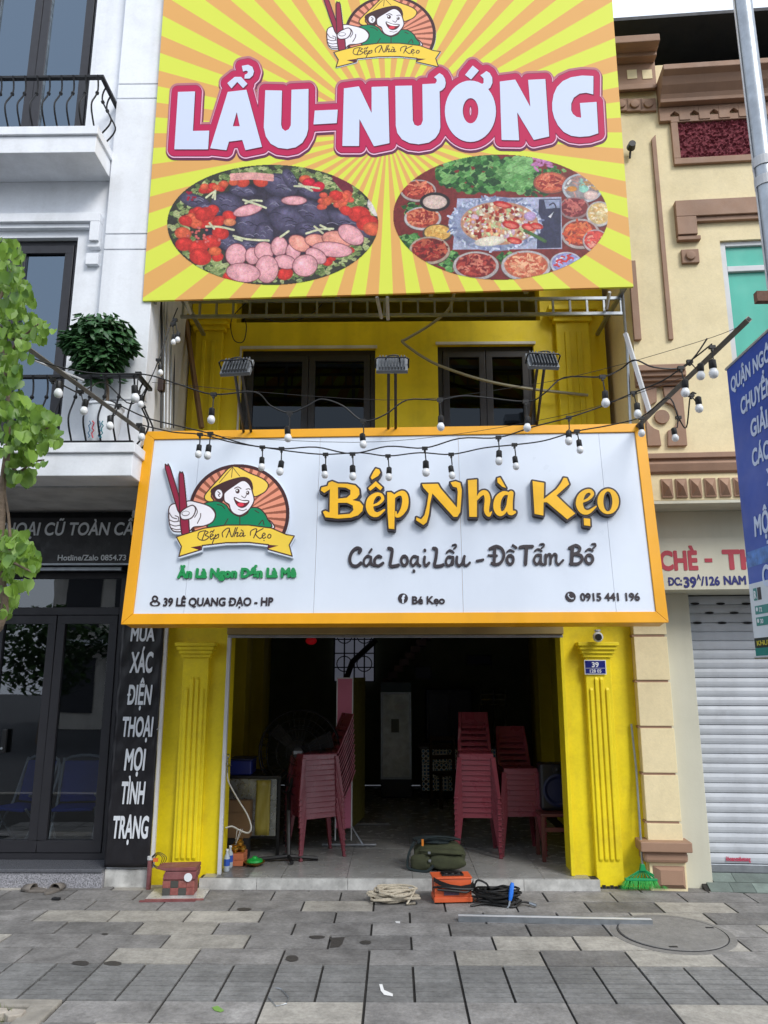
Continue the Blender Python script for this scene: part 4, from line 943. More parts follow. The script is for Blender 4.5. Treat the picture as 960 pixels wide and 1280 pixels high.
def food_left():
    k = .5; P = Paint(480, 280, (60, 60, 50)); G_ = [(120,140,84), (150,165,104), (96,118,68), (176,184,128)]
    for a in np.linspace(0, 6.28, 60): leafy(P, k, 483+400*math.cos(a), 278+225*math.sin(a), 45, 26, 7, G_, 13)
    P.ell(483, 270, 300, 170, (58,52,66), 0, k, .2)
    leafy(P, k, 820, 150, 90, 60, 60, G_, 14); leafy(P, k, 220, 470, 70, 40, 40, G_, 14); leafy(P, k, 420, 55, 110, 18, 30, G_)
    P.poly([(740,70),(810,95),(830,140),(800,150),(760,110)], (120,40,56), 3, k); P.poly([(900,170),(935,230),(920,245),(890,200)], (216,206,200), 3, k)
    for (cx, cy, rx, ry, a) in [(150,180,70,30,.3), (290,190,70,45,.1), (215,215,60,26,.2), (400,280,75,60,-.2), (520,110,80,50,.2), (560,85,26,50,-.5), (640,135,60,26,.5), (500,200,50,40,0), (560,260,90,60,.2), (660,230,75,45,.5), (800,270,90,32,.5), (640,300,60,30,.1), (300,360,46,34,.2), (390,370,60,20,.1), (450,320,40,50,0), (360,135,60,26,.1), (860,310,50,14,.6)]:
        P.ell(cx, cy, rx, ry, (92,86,112), a, k, .55)
        for _ in range(5): x = cx+rng.normal()*rx*.4; y = cy+rng.normal()*ry*.4; P.stroke([(x-rx*.25, y), (x, y-5), (x+rx*.25, y+4)], 1.6, (128,124,146) if rng.random() < .5 else (48,44,60), k, 2)
    def tom(l, c=(222,60,52)):
        for x, y, r in l: P.ell(x, y, r*1.15, r*.85, c if rng.random() < .7 else (232,104,70), rng.normal()*.2, k, .4)
    tom([(90+rng.random()*170, 215+rng.random()*70, 22) for _ in range(22)]); tom([(100,320,32),(105,365,34),(165,380,38),(225,355,34),(175,418,42),(250,420,22),(262,318,32),(300,245,26),(190,238,34),(255,268,26),(110,265,26)])
    P.ell(302, 272, 27, 16, (228,140,96), 0, k, .4); P.ell(238, 395, 28, 19, (236,110,66), 0, k, .4)
    for _ in range(22): P.ell(175+rng.normal()*28, 325+rng.normal()*18, 6, 5, (224,110,104), 0, k, .3)
    tom([(180+rng.random()*120, 105+rng.random()*32, 17) for _ in range(12)]); tom([(360,100,24),(435,95,28),(318,98,18)], (226,80,60)); tom([(625,85,22),(640,100,24),(680,118,26)], (222,40,64))
    tom([(690+rng.random()*130, 145+rng.random()*70, 15) for _ in range(26)], (230,96,74)); tom([(757,156,26),(855,238,42),(888,275,40),(910,300,34),(800,222,24),(722,180,20)])
    tom([(300,500,26),(330,520,24),(540,490,30),(720,440,20),(740,425,14),(820,390,14)])
    for _ in range(12): P.ell(115+rng.random()*40, 135+rng.random()*40, 6, 5, (170,30,60), 0, k, .3)
    for y in (66, 74, 84): P.stroke([(310,y),(400,y-4),(485,y+3)], 7, (232,166,160), k)
    pk = (250,180,186)
    for (cx, cy, rx, ry, a) in [(380,220,62,22,-.25), (578,178,52,18,0), (330,410,44,46,.4), (400,415,30,34,0), (450,395,40,38,.2), (515,375,34,40,.1), (575,395,30,36,.1), (600,362,46,30,.5), (672,350,46,26,.1), (762,345,64,34,.15), (820,325,58,36,.55), (740,388,84,30,.1), (672,415,46,28,.5), (540,440,46,28,.2), (625,455,52,44,-.2), (462,470,48,56,0), (360,485,72,38,.1)]:
        P.ell(cx, cy, rx+3, ry+3, (120,62,74), a, k, 0); P.ell(cx, cy, rx, ry, pk if rng.random() < .75 else (252,168,150), a, k, .3)
    for q in [[(200,165),(235,140),(228,165)], [(240,135),(238,172)], [(200,290),(260,292),(320,305)], [(215,275),(235,300)], [(360,175),(420,195),(458,210)], [(370,190),(400,178),(440,180)], [(318,330),(380,345),(470,350)], [(325,340),(355,350)], [(580,115),(640,118),(685,125)], [(600,105),(655,135)], [(630,320),(690,302),(745,300)], [(665,290),(700,318)], [(690,285),(730,305)], [(520,335),(555,310)]]:
        P.stroke(q, 4.2, (214,214,176), k)
    noise_tex(P, None, .16, 2); noise_tex(P, None, .2, 5); noise_tex(P, None, .15, 17); P.a[..., :3] = np.clip(P.a[..., :3]*(1+.09*rng.standard_normal((P.h, P.w, 3))), 0, 1)*.86
    m = (((P.X/k-483)/452)**2+((P.Y/k-278)/257)**2) < 1; return P, m
def food_right():
    k = .5; P = Paint(480, 300, (110, 42, 44)); G_ = [(62,120,56), (40,92,44), (96,156,84), (126,176,104), (34,74,40)]
    P.ell(480, 300, 470, 280, (128,48,46), 0, k, .1)
    leafy(P, k, 420, 115, 210, 80, 330, G_, 17); leafy(P, k, 570, 120, 80, 75, 120, [(110,164,94), (134,186,116), (92,150,80)], 17); leafy(P, k, 700, 120, 70, 40, 50, G_, 12)
    leafy(P, k, 110, 270, 50, 26, 30, G_, 13); leafy(P, k, 90, 400, 50, 30, 40, G_, 13); leafy(P, k, 270, 490, 50, 40, 50, G_, 13); leafy(P, k, 520, 480, 40, 30, 30, G_, 13); leafy(P, k, 640, 190, 60, 20, 30, G_)
    for _ in range(16): P.ell(645+rng.normal()*32, 62+rng.normal()*13, 16, 6, (206,130,186), rng.normal(), k, .3)
    def bowl(cx, cy, rx, ry, rim, fill, bits, n=60, s=9):
        P.ell(cx, cy, rx, ry, (90,60,58), 0, k, 0); P.ell(cx, cy-2, rx-2, ry-2, rim, 0, k, .15); P.ell(cx, cy-4, rx*.86, ry*.82, fill, 0, k, .1)
        for _ in range(n):
            a = rng.random()*6.28; r = math.sqrt(rng.random()); x = cx+rx*.76*r*math.cos(a); y = cy-6+ry*.7*r*math.sin(a); c = bits[rng.integers(len(bits))]; t = rng.random()*3.14
            P.stroke([(x-s*math.cos(t), y-s*.6*math.sin(t)), (x, y-2), (x+s*math.cos(t), y+s*.6*math.sin(t))], 2.6+rng.random()*2.5, c, k, 2)
    meat = [(206,96,70), (176,60,52), (226,132,100), (150,44,44)]
    bowl(130, 190, 80, 50, (190,176,170), (150,60,48), meat, 70, 12); bowl(150, 310, 82, 52, (206,200,198), (190,90,62), meat+[(226,140,100)], 70, 12)
    P.ell(203, 237, 66, 42, (52,44,46), 0, k, .2); P.ell(203, 237, 52, 30, (224,196,184), 0, k, .15)
    bowl(215, 372, 66, 40, (92,80,70), (232,182,96), [(240,196,112), (214,160,80)], 40, 8); bowl(180, 445, 90, 60, (190,170,150), (140,44,40), [(170,50,44), (110,34,34), (196,96,70)], 90, 10)
    bowl(380, 510, 100, 62, (200,190,186), (140,46,44), [(176,66,56), (120,34,38), (206,120,100)], 110, 11); bowl(595, 510, 108, 66, (196,190,190), (200,110,80), [(226,146,110), (200,90,66), (240,180,140)], 100, 12)
    bowl(765, 500, 70, 50, (206,206,216), (150,150,200), [(206,60,60), (230,230,236), (170,180,220)], 20, 12); bowl(700, 155, 75, 48, (176,90,70), (214,110,80), meat, 80, 12)
    bowl(835, 178, 88, 66, (200,204,210), (150,140,140), [(226,220,214), (200,150,90), (150,196,176), (190,140,130)], 30, 13); P.ell(840, 180, 20, 16, (150,210,190), 0, k, .2); P.ell(870, 208, 30, 20, (230,200,190), 0, k, .3); P.ell(790, 180, 22, 12, (222,150,70), 0, k, .3)
    bowl(800, 265, 66, 50, (160,130,130), (130,50,50), [(170,80,80), (120,40,50), (200,110,100)], 60, 11); bowl(905, 290, 56, 56, (206,200,196), (220,190,130), [(240,214,160), (226,180,110), (250,230,190)], 60, 6)
    bowl(825, 375, 84, 66, (196,180,176), (150,60,50), [(226,104,62), (236,130,80), (206,80,50)], 60, 20); bowl(890, 405, 56, 50, (200,180,180), (190,60,60), [(220,80,70), (230,150,130)], 40, 10)
    P.poly([(300,222),(745,215),(748,437),(280,440)], (176,180,204), 0, k); P.poly([(650,225),(742,222),(744,432),(640,436)], (58,60,86), 0, k); P.poly([(672,228),(738,226),(738,262),(680,266)], (150,158,186), 0, k); P.stroke([(695,250),(712,242),(722,262),(705,268)], 3, (60,60,80), k); P.poly([(690,300),(712,280),(700,306)], (230,230,236), 0, k)
    P.ell(462, 330, 200, 116, (150,158,186), 0, k, .1)
    for _ in range(120):
        a = rng.random()*6.28; x = 462+190*math.cos(a); y = 330+108*math.sin(a); P.stroke([(x, y), (x+rng.normal()*10, y+rng.normal()*8)], 4, [(214,220,236), (116,126,160), (186,192,214)][rng.integers(3)], k, 1)
    P.ell(480, 328, 166, 92, (206,150,120), 0, k, .15)
    for _ in range(330):
        a = rng.random()*6.28; r = math.sqrt(rng.random()); c = [(240,226,196), (246,236,214), (196,70,56), (232,160,120), (150,50,44), (214,180,196), (236,206,150), (196,206,150)][rng.integers(8)]
        P.ell(480+155*r*math.cos(a), 328+84*r*math.sin(a), 5+rng.random()*8, 4+rng.random()*5, c, rng.random()*3, k, .3)
    for (x, y, a, b_) in [(495,248,42,14), (530,335,38,18), (545,402,34,14), (605,345,30,16), (640,340,28,14)]: P.ell(x, y, a, b_, (206,46,48), .2, k, .3); P.ell(x, y+3, a*.7, b_*.5, (232,120,104), .2, k, .2)
    P.ell(440, 405, 66, 20, (236,226,206), -.1, k, .2); P.ell(612, 298, 26, 20, (196,166,206), 0, k, .3); P.stroke([(590,360),(640,385),(676,405)], 7, (74,110,62), k)
    noise_tex(P, None, .16, 2); noise_tex(P, None, .2, 5); noise_tex(P, None, .15, 17); P.a[..., :3] = np.clip(P.a[..., :3]*(1+.09*rng.standard_normal((P.h, P.w, 3))), 0, 1)*.86
    m = (((P.X/k-482)/460)**2+((P.Y/k-297)/268)**2) < 1; return P, m
fmq = vcolmat('food_photo_print', .4)
P1, m1 = food_left(); link('food_photo', printmesh('food_photo', P1, lambda x, y: FP(200+x/.5/3.4286, 200+y/.5/3.4286), -.0022, fmq, inv, m1), T)['label'] = 'oval photo of tomatoes, black chicken and pink cuts'
P2, m2 = food_right(); link('food_photo', printmesh('food_photo', P2, lambda x, y: FP(485+x/.5/3.4286, 185+y/.5/3.4286), -.0022, fmq, inv, m2), T)['label'] = 'oval photo of a hot pot among bowls and greens'
# lattice frame hanging below the billboard's back
T2 = thing('lattice_bracket', 'thin grey steel lattice carrying the billboard just under its lower edge', 'bracket', loc=(0, 6.95, 5.3))
YT = 6.95
za, zb = at(480, 376, YT).z, at(480, 391.5, YT).z; xa, xb = at(226, 384, YT).x, at(779, 380, YT).x
obj('rail', MB().box(xa, xb, YT, YT+.03, za, za+.03), M['steel'], T2); obj('rail', MB().box(xa, xb, YT, YT+.03, zb-.03, zb), M['steel'], T2)
n = 26
for i in range(n+1): x = xa+.01+(xb-xa-.04)*i/n; obj('strut', MB().box(x, x+.02, YT+.004, YT+.026, zb, za), M['steel'], T2)
for (a, b_) in [((471, 371), (477, 398)), ((484, 371), (485, 400)), ((232, 376), (238, 392)), ((762, 365), (758, 386))]:
    p, q = at(*a, YT-.2), at(*b_, YT-.02); obj('brace', MB().tube([p, q], .018, 4), M['steelw'], T2)
for x in (xa, xb-.04): obj('hanger', MB().box(x, x+.04, 6.62, 7.84, za+.031, za+.06), M['steel'], T2)

# ================================================================ SHOP SIGN
KS = 6.15/6.55
FS = Frame((0, 6.15, 1.9+.44*KS), R(-2), R(-7.5))
S = thing('shop_sign', 'white shop sign with amber border, raised emblem and black edged yellow lettering', 'sign', fr=FS)
u0, u1, h1 = -2.408*KS, 2.318*KS, 1.872*KS; bw = .09
obj('box_case', MB(FS).box(u0+.01, u1-.01, .012, .2, .01, h1-.01), M['signy'], S, bev=.004)
seams = [FS(x, 660)[0] for x in (240, 396, 576, 760)]
xs_ = [u0+bw]+seams+[u1-bw]
for a, c in zip(xs_[:-1], xs_[1:]): obj('face_sheet', MB(FS).box(a+.0012, c-.0012, 0, .011, bw, h1-bw*.9), M['signface'], S)
def trim(p): obj('border_trim', MB(FS).prism(p, -.014, .011), M['signy'], S, bev=.003)
e = .001; t_ = bw*.9
trim([(u0, 0), (u1, 0), (u1-bw, bw-e), (u0+bw, bw-e)]); trim([(u0+bw, h1-t_+e), (u1-bw, h1-t_+e), (u1, h1), (u0, h1)])
trim([(u0, .002), (u0+bw-e, bw), (u0+bw-e, h1-t_), (u0, h1-.002)]); trim([(u1, .002), (u1, h1-.002), (u1-bw+e, h1-t_), (u1-bw+e, bw)])
B1 = lambda p: zz(p, 390, 580); B2 = lambda p: zz(p, 590, 580)
def SR(l, ox, oy, s=4.8): return [[(ox+x/s, oy+y/s, r/s) for x, y, r in st] for st in l]
polysB = [
 [B1([(105,125),(125,118),(160,132),(215,133),(262,142),(285,165),(288,195),(272,218),(245,230),(290,240),(310,265),(305,295),(280,320),(235,335),(160,340),(85,332),(70,300),(85,293),(110,305),(112,165),(78,187),(58,172),(62,155),(98,146)]), B1([(160,153),(205,155),(234,170),(234,197),(212,216),(160,222)]), B1([(160,246),(215,246),(248,262),(252,290),(230,312),(160,318)])],
 [B1([(385,118),(425,155),(412,172),(385,148),(352,175),(340,160)])], [B1([(385,42),(405,48),(412,65),(400,85),(362,108),(355,95),(370,65)])],
 [B1([(453,184),(475,183),(500,200),(495,403),(462,400),(455,300)])],
 [B1([(660,135),(755,133),(770,160),(868,275),(873,180),(868,155),(845,150),(830,125),(860,118),(888,128),(897,170),(892,250),(888,300),(870,330),(848,330),(722,190),(708,250),(702,310),(688,362),(668,378),(625,350),(627,333),(655,345),(675,320),(690,260),(700,190),(668,155)])],
 [B2([(-27,112),(27,107),(27,330),(-18,330)])], [B2([(148,100),(165,95),(190,140),(200,158),(178,150),(150,125)])],
 [B2([(358,116),(427,128),(424,225),(500,165),(528,128),(543,97),(562,100),(576,135),(500,203),(612,310),(565,345),(444,243),(424,243),(422,322),(370,312)])],
 [B2([(662,338),(700,342),(702,385),(665,380)])], [B2(ellp(808, 238, 64, 76, 32)), B2(ellp(806, 238, 27, 60, 24))]]
strB = SR([[(372,262,6),(402,250,8),(426,224,9),(415,199,9),(385,198,12),(355,228,20),(348,270,22),(362,306,19),(395,316,13),(436,288,5)],
 [(490,215,9),(518,194,11),(548,192,17),(561,225,19),(555,275,19),(530,315,13),(508,325,8),(505,300,4)]], 390, 580) + \
 SR([[(26,225,7),(52,192,13),(78,188,15),(90,225,17),(84,290,15),(98,318,11),(114,300,3)], [(215,192,9),(185,190,13),(154,222,20),(146,275,21),(164,310,16),(195,296,9),(216,240,7)],
     [(230,190,15),(222,250,18),(226,302,17),(252,302,8)], [(655,240,6),(690,224,8),(714,196,10),(700,176,11),(670,182,13),(645,212,20),(637,256,21),(655,294,17),(690,302,12),(736,268,4)]], 590, 580)
X0, Y0, X1, Y1, H = 395, 575, 785, 680, .4
Yg, Xg = np.mgrid[0:int((Y1-Y0)/H), 0:int((X1-X0)/H)]; Xg = X0+Xg*H; Yg = Y0+Yg*H
D = np.minimum(sdf_polys(Xg, Yg, polysB), sdf_strokes(Xg, Yg, strB, 4))
invS = INV[S] @ FS.M; fs1 = lambda x, y: FS(x, y)
link('letter_body', loopmesh('letter_body', contours(D-2.3, X0, Y0, H), fs1, -.05, -.001, M['ink'], invS), S)
link('letter_face', loopmesh('letter_face', contours(D, X0, Y0, H), fs1, -.056, -.0505, M['gold'], invS), S)
r_ = 10.5
def LP(cx, cy, rx, ry, r=r_): return [(cx+rx*math.cos(a), cy+ry*math.sin(a), r) for a in np.linspace(-1.4, 4.9, 10)]
def q(l, r=r_): return [(x, y, r) for x, y in l]
st3 = [q([(155,112),(165,92),(140,82),(108,108),(92,155),(105,195),(140,202),(166,182)], 12), q([(234,142),(208,135),(186,165),(190,195),(210,198),(232,165),(234,142)], 9), q([(234,142),(233,180),(250,198),(262,190)], 9.5), q([(238,90),(222,112)], 8),
 q([(300,142),(282,135),(258,160),(262,192),(285,200),(314,182)]), q([(352,84),(374,92),(370,140),(362,200),(400,200),(416,196)], 12), LP(456,166,21,32), q([(545,142),(518,136),(500,162),(502,190),(518,198),(542,168)], 9), q([(546,142),(545,185),(562,200)], 9.5), q([(519,234),(520,236)], 11),
 q([(591,142),(588,182),(600,200),(620,182)]), q([(592,96),(593,98)], 11), q([(650,84),(670,92),(666,150),(658,200),(700,200),(714,194)], 12), q([(778,144),(748,140),(732,172),(742,198),(765,192),(778,160)], 9.5), q([(780,142),(778,190)], 9.5), q([(738,112),(760,96),(784,112)], 7.5), q([(776,64),(796,58),(802,72),(786,86)], 6.5),
 q([(806,142),(804,182),(820,200),(842,182),(856,138)]), q([(856,138),(853,185),(868,200),(892,180)], 9)]
st4 = [q([(32,168),(74,160)], 9), q([(152,78),(146,188)], 12), q([(118,88),(160,70),(198,88),(212,130),(196,174),(162,192),(132,184)], 11), q([(110,130),(166,133)], 8), LP(254,160,21,30), q([(234,108),(254,94),(278,106)], 7), q([(272,64),(294,80)], 9),
 q([(320,78),(345,72),(402,72)], 12), q([(362,80),(356,188)], 13), q([(456,128),(428,130),(412,162),(424,188),(442,184),(456,155)], 9.5), q([(458,128),(458,180),(474,192)], 9.5), q([(418,102),(440,88),(464,102)], 7), q([(452,58),(474,54),(480,68),(462,82)], 6.5),
 q([(490,128),(490,188)], 10), q([(490,155),(508,124),(524,132),(522,188)], 9), q([(524,155),(546,122),(562,132),(560,172),(576,192),(606,164)], 9), q([(668,78),(662,188)], 13), q([(648,82),(690,64),(718,84),(706,112),(675,122)], 11), q([(680,122),(724,132),(732,164),(702,188),(656,186)], 11.5),
 LP(780,156,24,30), q([(758,102),(780,87),(804,100)], 7.5), q([(798,56),(818,54),(822,70),(806,82)], 7)]
polys2 = [[[(420+x/5.333, 670+y/5.333, r/5.333) for x, y, r in s] for s in st3], [[(590+x/5.333, 670+y/5.333, r/5.333) for x, y, r in s] for s in st4]]
X0, Y0, X1, Y1, H = 430, 670, 752, 722, .35
Yg, Xg = np.mgrid[0:int((Y1-Y0)/H), 0:int((X1-X0)/H)]; Xg = X0+Xg*H; Yg = Y0+Yg*H
D = sdf_strokes(Xg, Yg, polys2[0]+polys2[1], 3)
link('second_line', loopmesh('second_line', contours(D+.3, X0, Y0, H), fs1, -.014, -.001, M['ink'], invS), S)
def st_(nm, s, x0, x1, yb_, yc, m, bold=.03, thick=.006, y1b=None):
    a, z0 = FS(x0, yb_); c, z1 = FS(x1, yc); _, zc = FS(x0, yc); text(nm, s, M[m], S, FS, a, c, z0, zc, -.002-thick, thick, bold)
st_('slogan', 'Ăn Là Ngon Đến Là Mê', 222, 371, 722.5, 711, 'green', .06, .016)
st_('address_line', '39 LÊ QUANG ĐẠO - HP', 204, 342, 757.5, 747.5, 'ink')
st_('page_name', 'Bé Kẹo', 515, 556, 755, 745.5, 'ink'); st_('phone_number', '0915 441 196', 725.5, 799, 751, 741.5, 'ink')
x, z = FS(503.7, 748); pxm = (FS(504.7, 748)[0]-x)
obj('page_icon', MB(FS).lathe([(0, 0), (6.3*pxm, 0), (6.3*pxm, .005), (0, .005)], (x, -.001, z), 24, 'y'), M['ink'], S); text('page_icon_letter', 'f', M['signface'], S, FS, x-1.6*pxm, x+2.6*pxm, z-5.6*pxm, z+4.2*pxm, -.009, .002, .05)
x, z = FS(713, 746); obj('phone_icon', MB(FS).lathe([(0, 0), (6.5*pxm, 0), (6.5*pxm, .005), (0, .005)], (x, -.001, z), 24, 'y'), M['ink'], S)
pts = [(x+a*pxm, -.0075, z+b_*pxm) for a, b_ in [(-2.2, 3.4), (-3, 1), (-1.2, -1.6), (1, -3), (3.2, -2.4)]]; obj('handset', MB(FS).tube(pts, [1.1*pxm, .7*pxm, .6*pxm, .7*pxm, 1.1*pxm], 6), M['signface'], S)
x, z = FS(194, 749.5)
X0, Y0 = 185, 740; Yg, Xg = np.mgrid[0:72, 0:72]; Xg = X0+Xg*.25; Yg = Y0+Yg*.25
D = np.minimum(np.abs(np.hypot(Xg-194, Yg-748.3)-2.9)-1.0, np.maximum(np.abs(np.hypot((Xg-194)/1.75, (Yg-754.5)*1.0)-3.0)-.75, -(np.hypot(Xg-194, Yg-748.6)-3.8)*1.0)); D = np.minimum(D, sdf_strokes(Xg, Yg, [[(194, 751.5, 1.2), (194, 753.5, .4)]], 1))
link('location_icon', loopmesh('location_icon', contours(D, X0, Y0, .25), fs1, -.006, -.001, M['ink'], invS), S)
logo_on(S, FS, lambda x, y: FS(200+x/LK/5.3333, 570+y/LK/5.3333), -.001, .035, M['signface'])
obj('rear_bracket', MB().box(-2.2, -2.16, 6.4, 7.6, 2.5, 2.54).box(2.1, 2.14, 6.4, 7.6, 2.5, 2.54).box(-2.2, -2.16, 7.0, 7.8, 4.0, 4.04).box(2.1, 2.14, 7.0, 7.8, 4.0, 4.04), M['steel'], S)

# ---------------------------------------------------------------- floodlights on arms
fincol = mat('floodlight_fin', (84, 88, 92), .5, metal=.3, var=.1)
for i, (hx, hy, bx, by, tw, lab) in enumerate([(297, 459, 310, 537, .12, 'black floodlight on a leaning twin arm, above the sign emblem'), (490, 456, 490, 537, 0, 'black floodlight on an upright twin arm, at the middle of the sign top'), (677, 451, 665, 533, -.1, 'black floodlight on a leaning twin arm, above the right half of the sign')]):
    yb_, yh = 6.45, 5.65
    pb = at(bx, by, yb_); ph = at(hx, hy+4, yh); F_ = Frame(ph, R(tw*60)*-1, R(58))
    t = thing('floodlight', lab, 'floodlight', fr=Frame(pb), group='floodlights over the shop sign')
    dx = .028
    for s in (-1, 1): obj('arm', MB().tube([pb+Vector((s*dx*1.2, 0, -.05)), ph+Vector((s*dx, .03, -.01))], .012, 4), M['iron'], t)
    hb = MB(F_).box(-.125, .125, -.08, .09, 0, .035); hd = obj('housing', hb, mat('floodlight_case', (120, 124, 128), .45, metal=.3, var=.1), t, bev=.005)
    for k in range(9): obj('cooling_fin', MB(F_).box(-.1+k*.0245, -.092+k*.0245, -.075, .085, .0355, .065), fincol, hd)
    obj('lens', MB(F_).box(-.1, .1, -.07, .08, -.004, -.0005), M['glass_up'], hd)
    obj('yoke', MB(F_).tube([(-.13, 0, .0), (-.132, 0, .085), (-.11, 0, .1), (.11, 0, .1), (.132, 0, .085), (.13, 0, 0)], .007, 5), M['iron'], t)
    obj('lead', MB(F_).tube(smoothpath([(-.05, .03, .06), (-.03, .02, .1), (.04, .03, .1), (.06, .05, .04), (0, .09, -.02)], 4), .006, 5), M['cable'], t)
# ---------------------------------------------------------------- poles and festoon lights
def mkpole(a, b_, lab, r=.022):
    t = thing('support_pole', lab, 'pole', loc=a)
    d = (b_-a).normalized(); obj('square_tube', MB().tube([a, b_], r, 4), M['oldsteel'], t)
    obj('tube_mouth', MB().tube([b_-d*.001, b_+d*.003], r*.75, 4), M['dark'], t); return t
mkpole(at(180, 541, 6.3), at(-22, 394, 4.7), 'grey square pole reaching out left of the sign and hung with bulbs')
mkpole(at(797, 533, 6.3), at(936, 399, 4.7), 'grey square pole reaching out right of the sign and hung with bulbs', .026)
t = thing('stay_rod', 'thin pale rod running under the left bulb pole behind the leaves', 'rod', loc=at(104, 475, 6.1)); obj('rod', MB().tube([at(104, 475, 6.1), at(4, 434, 5.0)], .011, 5), M['steelw'], t)
t = thing('white_flat_bar', 'white flat steel bar slanting beside the right pole base', 'steel bar', loc=at(812, 515, 6.7)); obj('bar', MB().tube([at(782, 417, 6.7), at(812, 515, 6.5)], .025, 4), M['steelw'], t)
def bulbproto():
    s = MB().lathe([(.006, .085), (.012, .082), (.021, .075), (.0225, .03), (.02, .026), (0, .026)], (0, 0, 0), 10).mesh('lamp_socket', None, M['black'], True)
    g_ = MB().lathe([(0, -.034), (.012, -.032), (.022, -.024), (.0275, -.008), (.0265, .006), (.019, .02), (.016, .028)], (0, 0, 0), 14).mesh('bulb', None, M['bulb'], True)
    return s, g_
SK, GB = bulbproto()
def festoon(lab, path, bulbs, kcon=None, sag=None):
    P = [at(x, y, Y) for x, y, Y in path]; o = P[0]
    t = thing('string_lights', lab, 'string lights', loc=o)
    w_ = MB().tube([Vector(p) for p in smoothpath(P, 5)], .0058, 5)
    for (cx_, cy_, bx, by, Y, sc) in bulbs:
        a = at(cx_, cy_, Y); b_ = at(bx, by, Y-.02); w_.tube([a, (a+b_)/2+Vector((.004, 0, 0)), b_+Vector((0, 0, .08*sc))], .0048, 4)
        w_.box(a.x-.022, a.x+.022, a.y-.012, a.y+.012, a.z-.012, a.z+.012); w_.box(a.x-.008, a.x+.008, a.y-.01, a.y+.01, a.z-.03, a.z-.012)
        s = piece('lamp_socket', SK, t, b_-o, (random.uniform(-.12, .12), random.uniform(-.12, .12), 0), (sc, sc, sc)); piece('bulb', GB, s, (0, 0, 0))
    obj('wire', w_, M['cable'], t); return t
festoon('highest festoon string, crossing the upper windows in deep swags',
 [(-10, 425, 5.0), (40, 448, 5.0), (110, 466, 5.1), (180, 468, 5.2), (222, 480, 5.3), (266, 493, 5.3), (318, 490, 5.3), (338, 507, 5.35), (362, 516, 5.4), (385, 507, 5.4), (402, 499, 5.4), (428, 507, 5.4), (454, 526, 5.4), (482, 518, 5.4), (509, 500, 5.4), (550, 500, 5.4), (584, 495, 5.4), (657, 502, 5.4), (680, 492, 5.3), (705, 472, 5.3), (752, 471, 5.2), (775, 462, 5.2), (793, 450, 5.1), (817, 459, 5.0), (851, 460, 5.0), (868, 446, 4.95), (884, 423, 4.9)],
 [(267, 493, 264, 524, 5.3, 1.05), (362, 516, 360, 547, 5.4, 1.05), (454, 526, 454, 555, 5.4, 1), (550, 500, 551, 533, 5.4, 1.05), (657, 502, 659, 534, 5.4, 1.05), (753, 471, 757, 503, 5.2, 1.1), (173, 467, 169, 497, 5.2, 1.15), (851, 460, 856.5, 490, 5.0, 1.1)])
festoon('middle festoon string, hanging in front of the sign face from pole to pole',
 [(137, 500, 5.6), (180, 521, 5.6), (225, 533, 5.6), (263, 542, 5.6), (310, 556, 5.6), (352, 561, 5.6), (395, 559, 5.6), (440, 567, 5.6), (485, 558, 5.6), (531, 560, 5.6), (575, 548, 5.6), (623, 547, 5.6), (665, 534, 5.55), (711, 522, 5.55), (752, 508, 5.7), (792, 491, 5.6), (830, 475, 5.4), (862, 452, 5.2), (890, 430, 5.0)],
 [(263, 542, 259.6, 569, 5.6, 1.05), (352, 561, 350, 589, 5.6, 1.05), (440.7, 567.5, 441, 595, 5.6, 1.05), (531, 560.5, 532.5, 590, 5.6, 1.1), (623, 547, 623.7, 576, 5.6, 1.05), (711, 522, 711, 551, 5.8, 1.1), (792, 491, 797, 517, 5.6, 1.1), (862, 452, 876, 469, 5.2, 1.1), (890, 434, 892, 466, 5.0, 1.2), (148, 507, 137.5, 532, 5.6, 1.05)])
festoon('lowest festoon string, drooping in front of the sign letters',
 [(172, 530, 5.82), (215, 540, 5.82), (250, 543, 5.82), (290, 553, 5.82), (328, 559, 5.82), (370, 565, 5.82), (407, 568, 5.82), (450, 566, 5.82), (485, 570, 5.82), (525, 566, 5.82), (564, 568, 5.82), (605, 560, 5.82), (643, 556, 5.82), (680, 551, 5.82), (721, 539, 5.78), (760, 532, 5.78), (802, 521, 5.75), (835, 497, 5.6), (848, 522, 5.55), (858, 534, 5.7), (863, 494, 5.5), (870, 492, 5.5)],
 [(250, 543, 248, 567.5, 5.82, 1.0), (328, 559, 327, 583.5, 5.82, 1.0), (407, 568, 406, 593, 5.82, 1.0), (485, 570, 486, 596, 5.82, 1.0), (564, 568, 565, 594, 5.82, 1.0), (643, 556, 645, 582.5, 5.82, 1.0), (721, 539, 725, 562, 5.78, 1.02), (802, 523, 802, 541, 5.75, 1.0), (174, 531, 177, 546, 5.82, 1.05), (848, 522, 844, 547, 5.8, 1.0), (864, 494, 874, 510, 5.5, 1.1)])
festoon('short festoon tail looping down by the drainpipes left of the yellow wall',
 [(60, 470, 5.2), (85, 485, 5.4), (102, 490, 5.6), (130, 478, 6.0), (165, 505, 6.2), (190, 470, 6.5), (212, 410, 6.6), (222, 385, 6.7)],
 [(66, 475, 73, 491, 5.2, 1.15), (101, 490, 105, 513, 5.6, 1.1), (172, 490, 176, 505, 6.2, 1.0), (198, 450, 200.5, 465.5, 6.5, .95), (216, 405, 217, 427.5, 6.6, .95), (219, 400, 222, 424.5, 6.6, .95)])
def cablething(nm, lab, paths, r, m, cat='cable'):
    P = [at(*p) for p in paths[0]]; t = thing(nm, lab, cat, loc=P[-1]); b = MB()
    for pth in paths: b.tube([Vector(p) for p in smoothpath([at(*p) for p in pth], 6)], r, 5)
    obj('cable' if cat == 'cable' else 'hose', b, m, t); return t
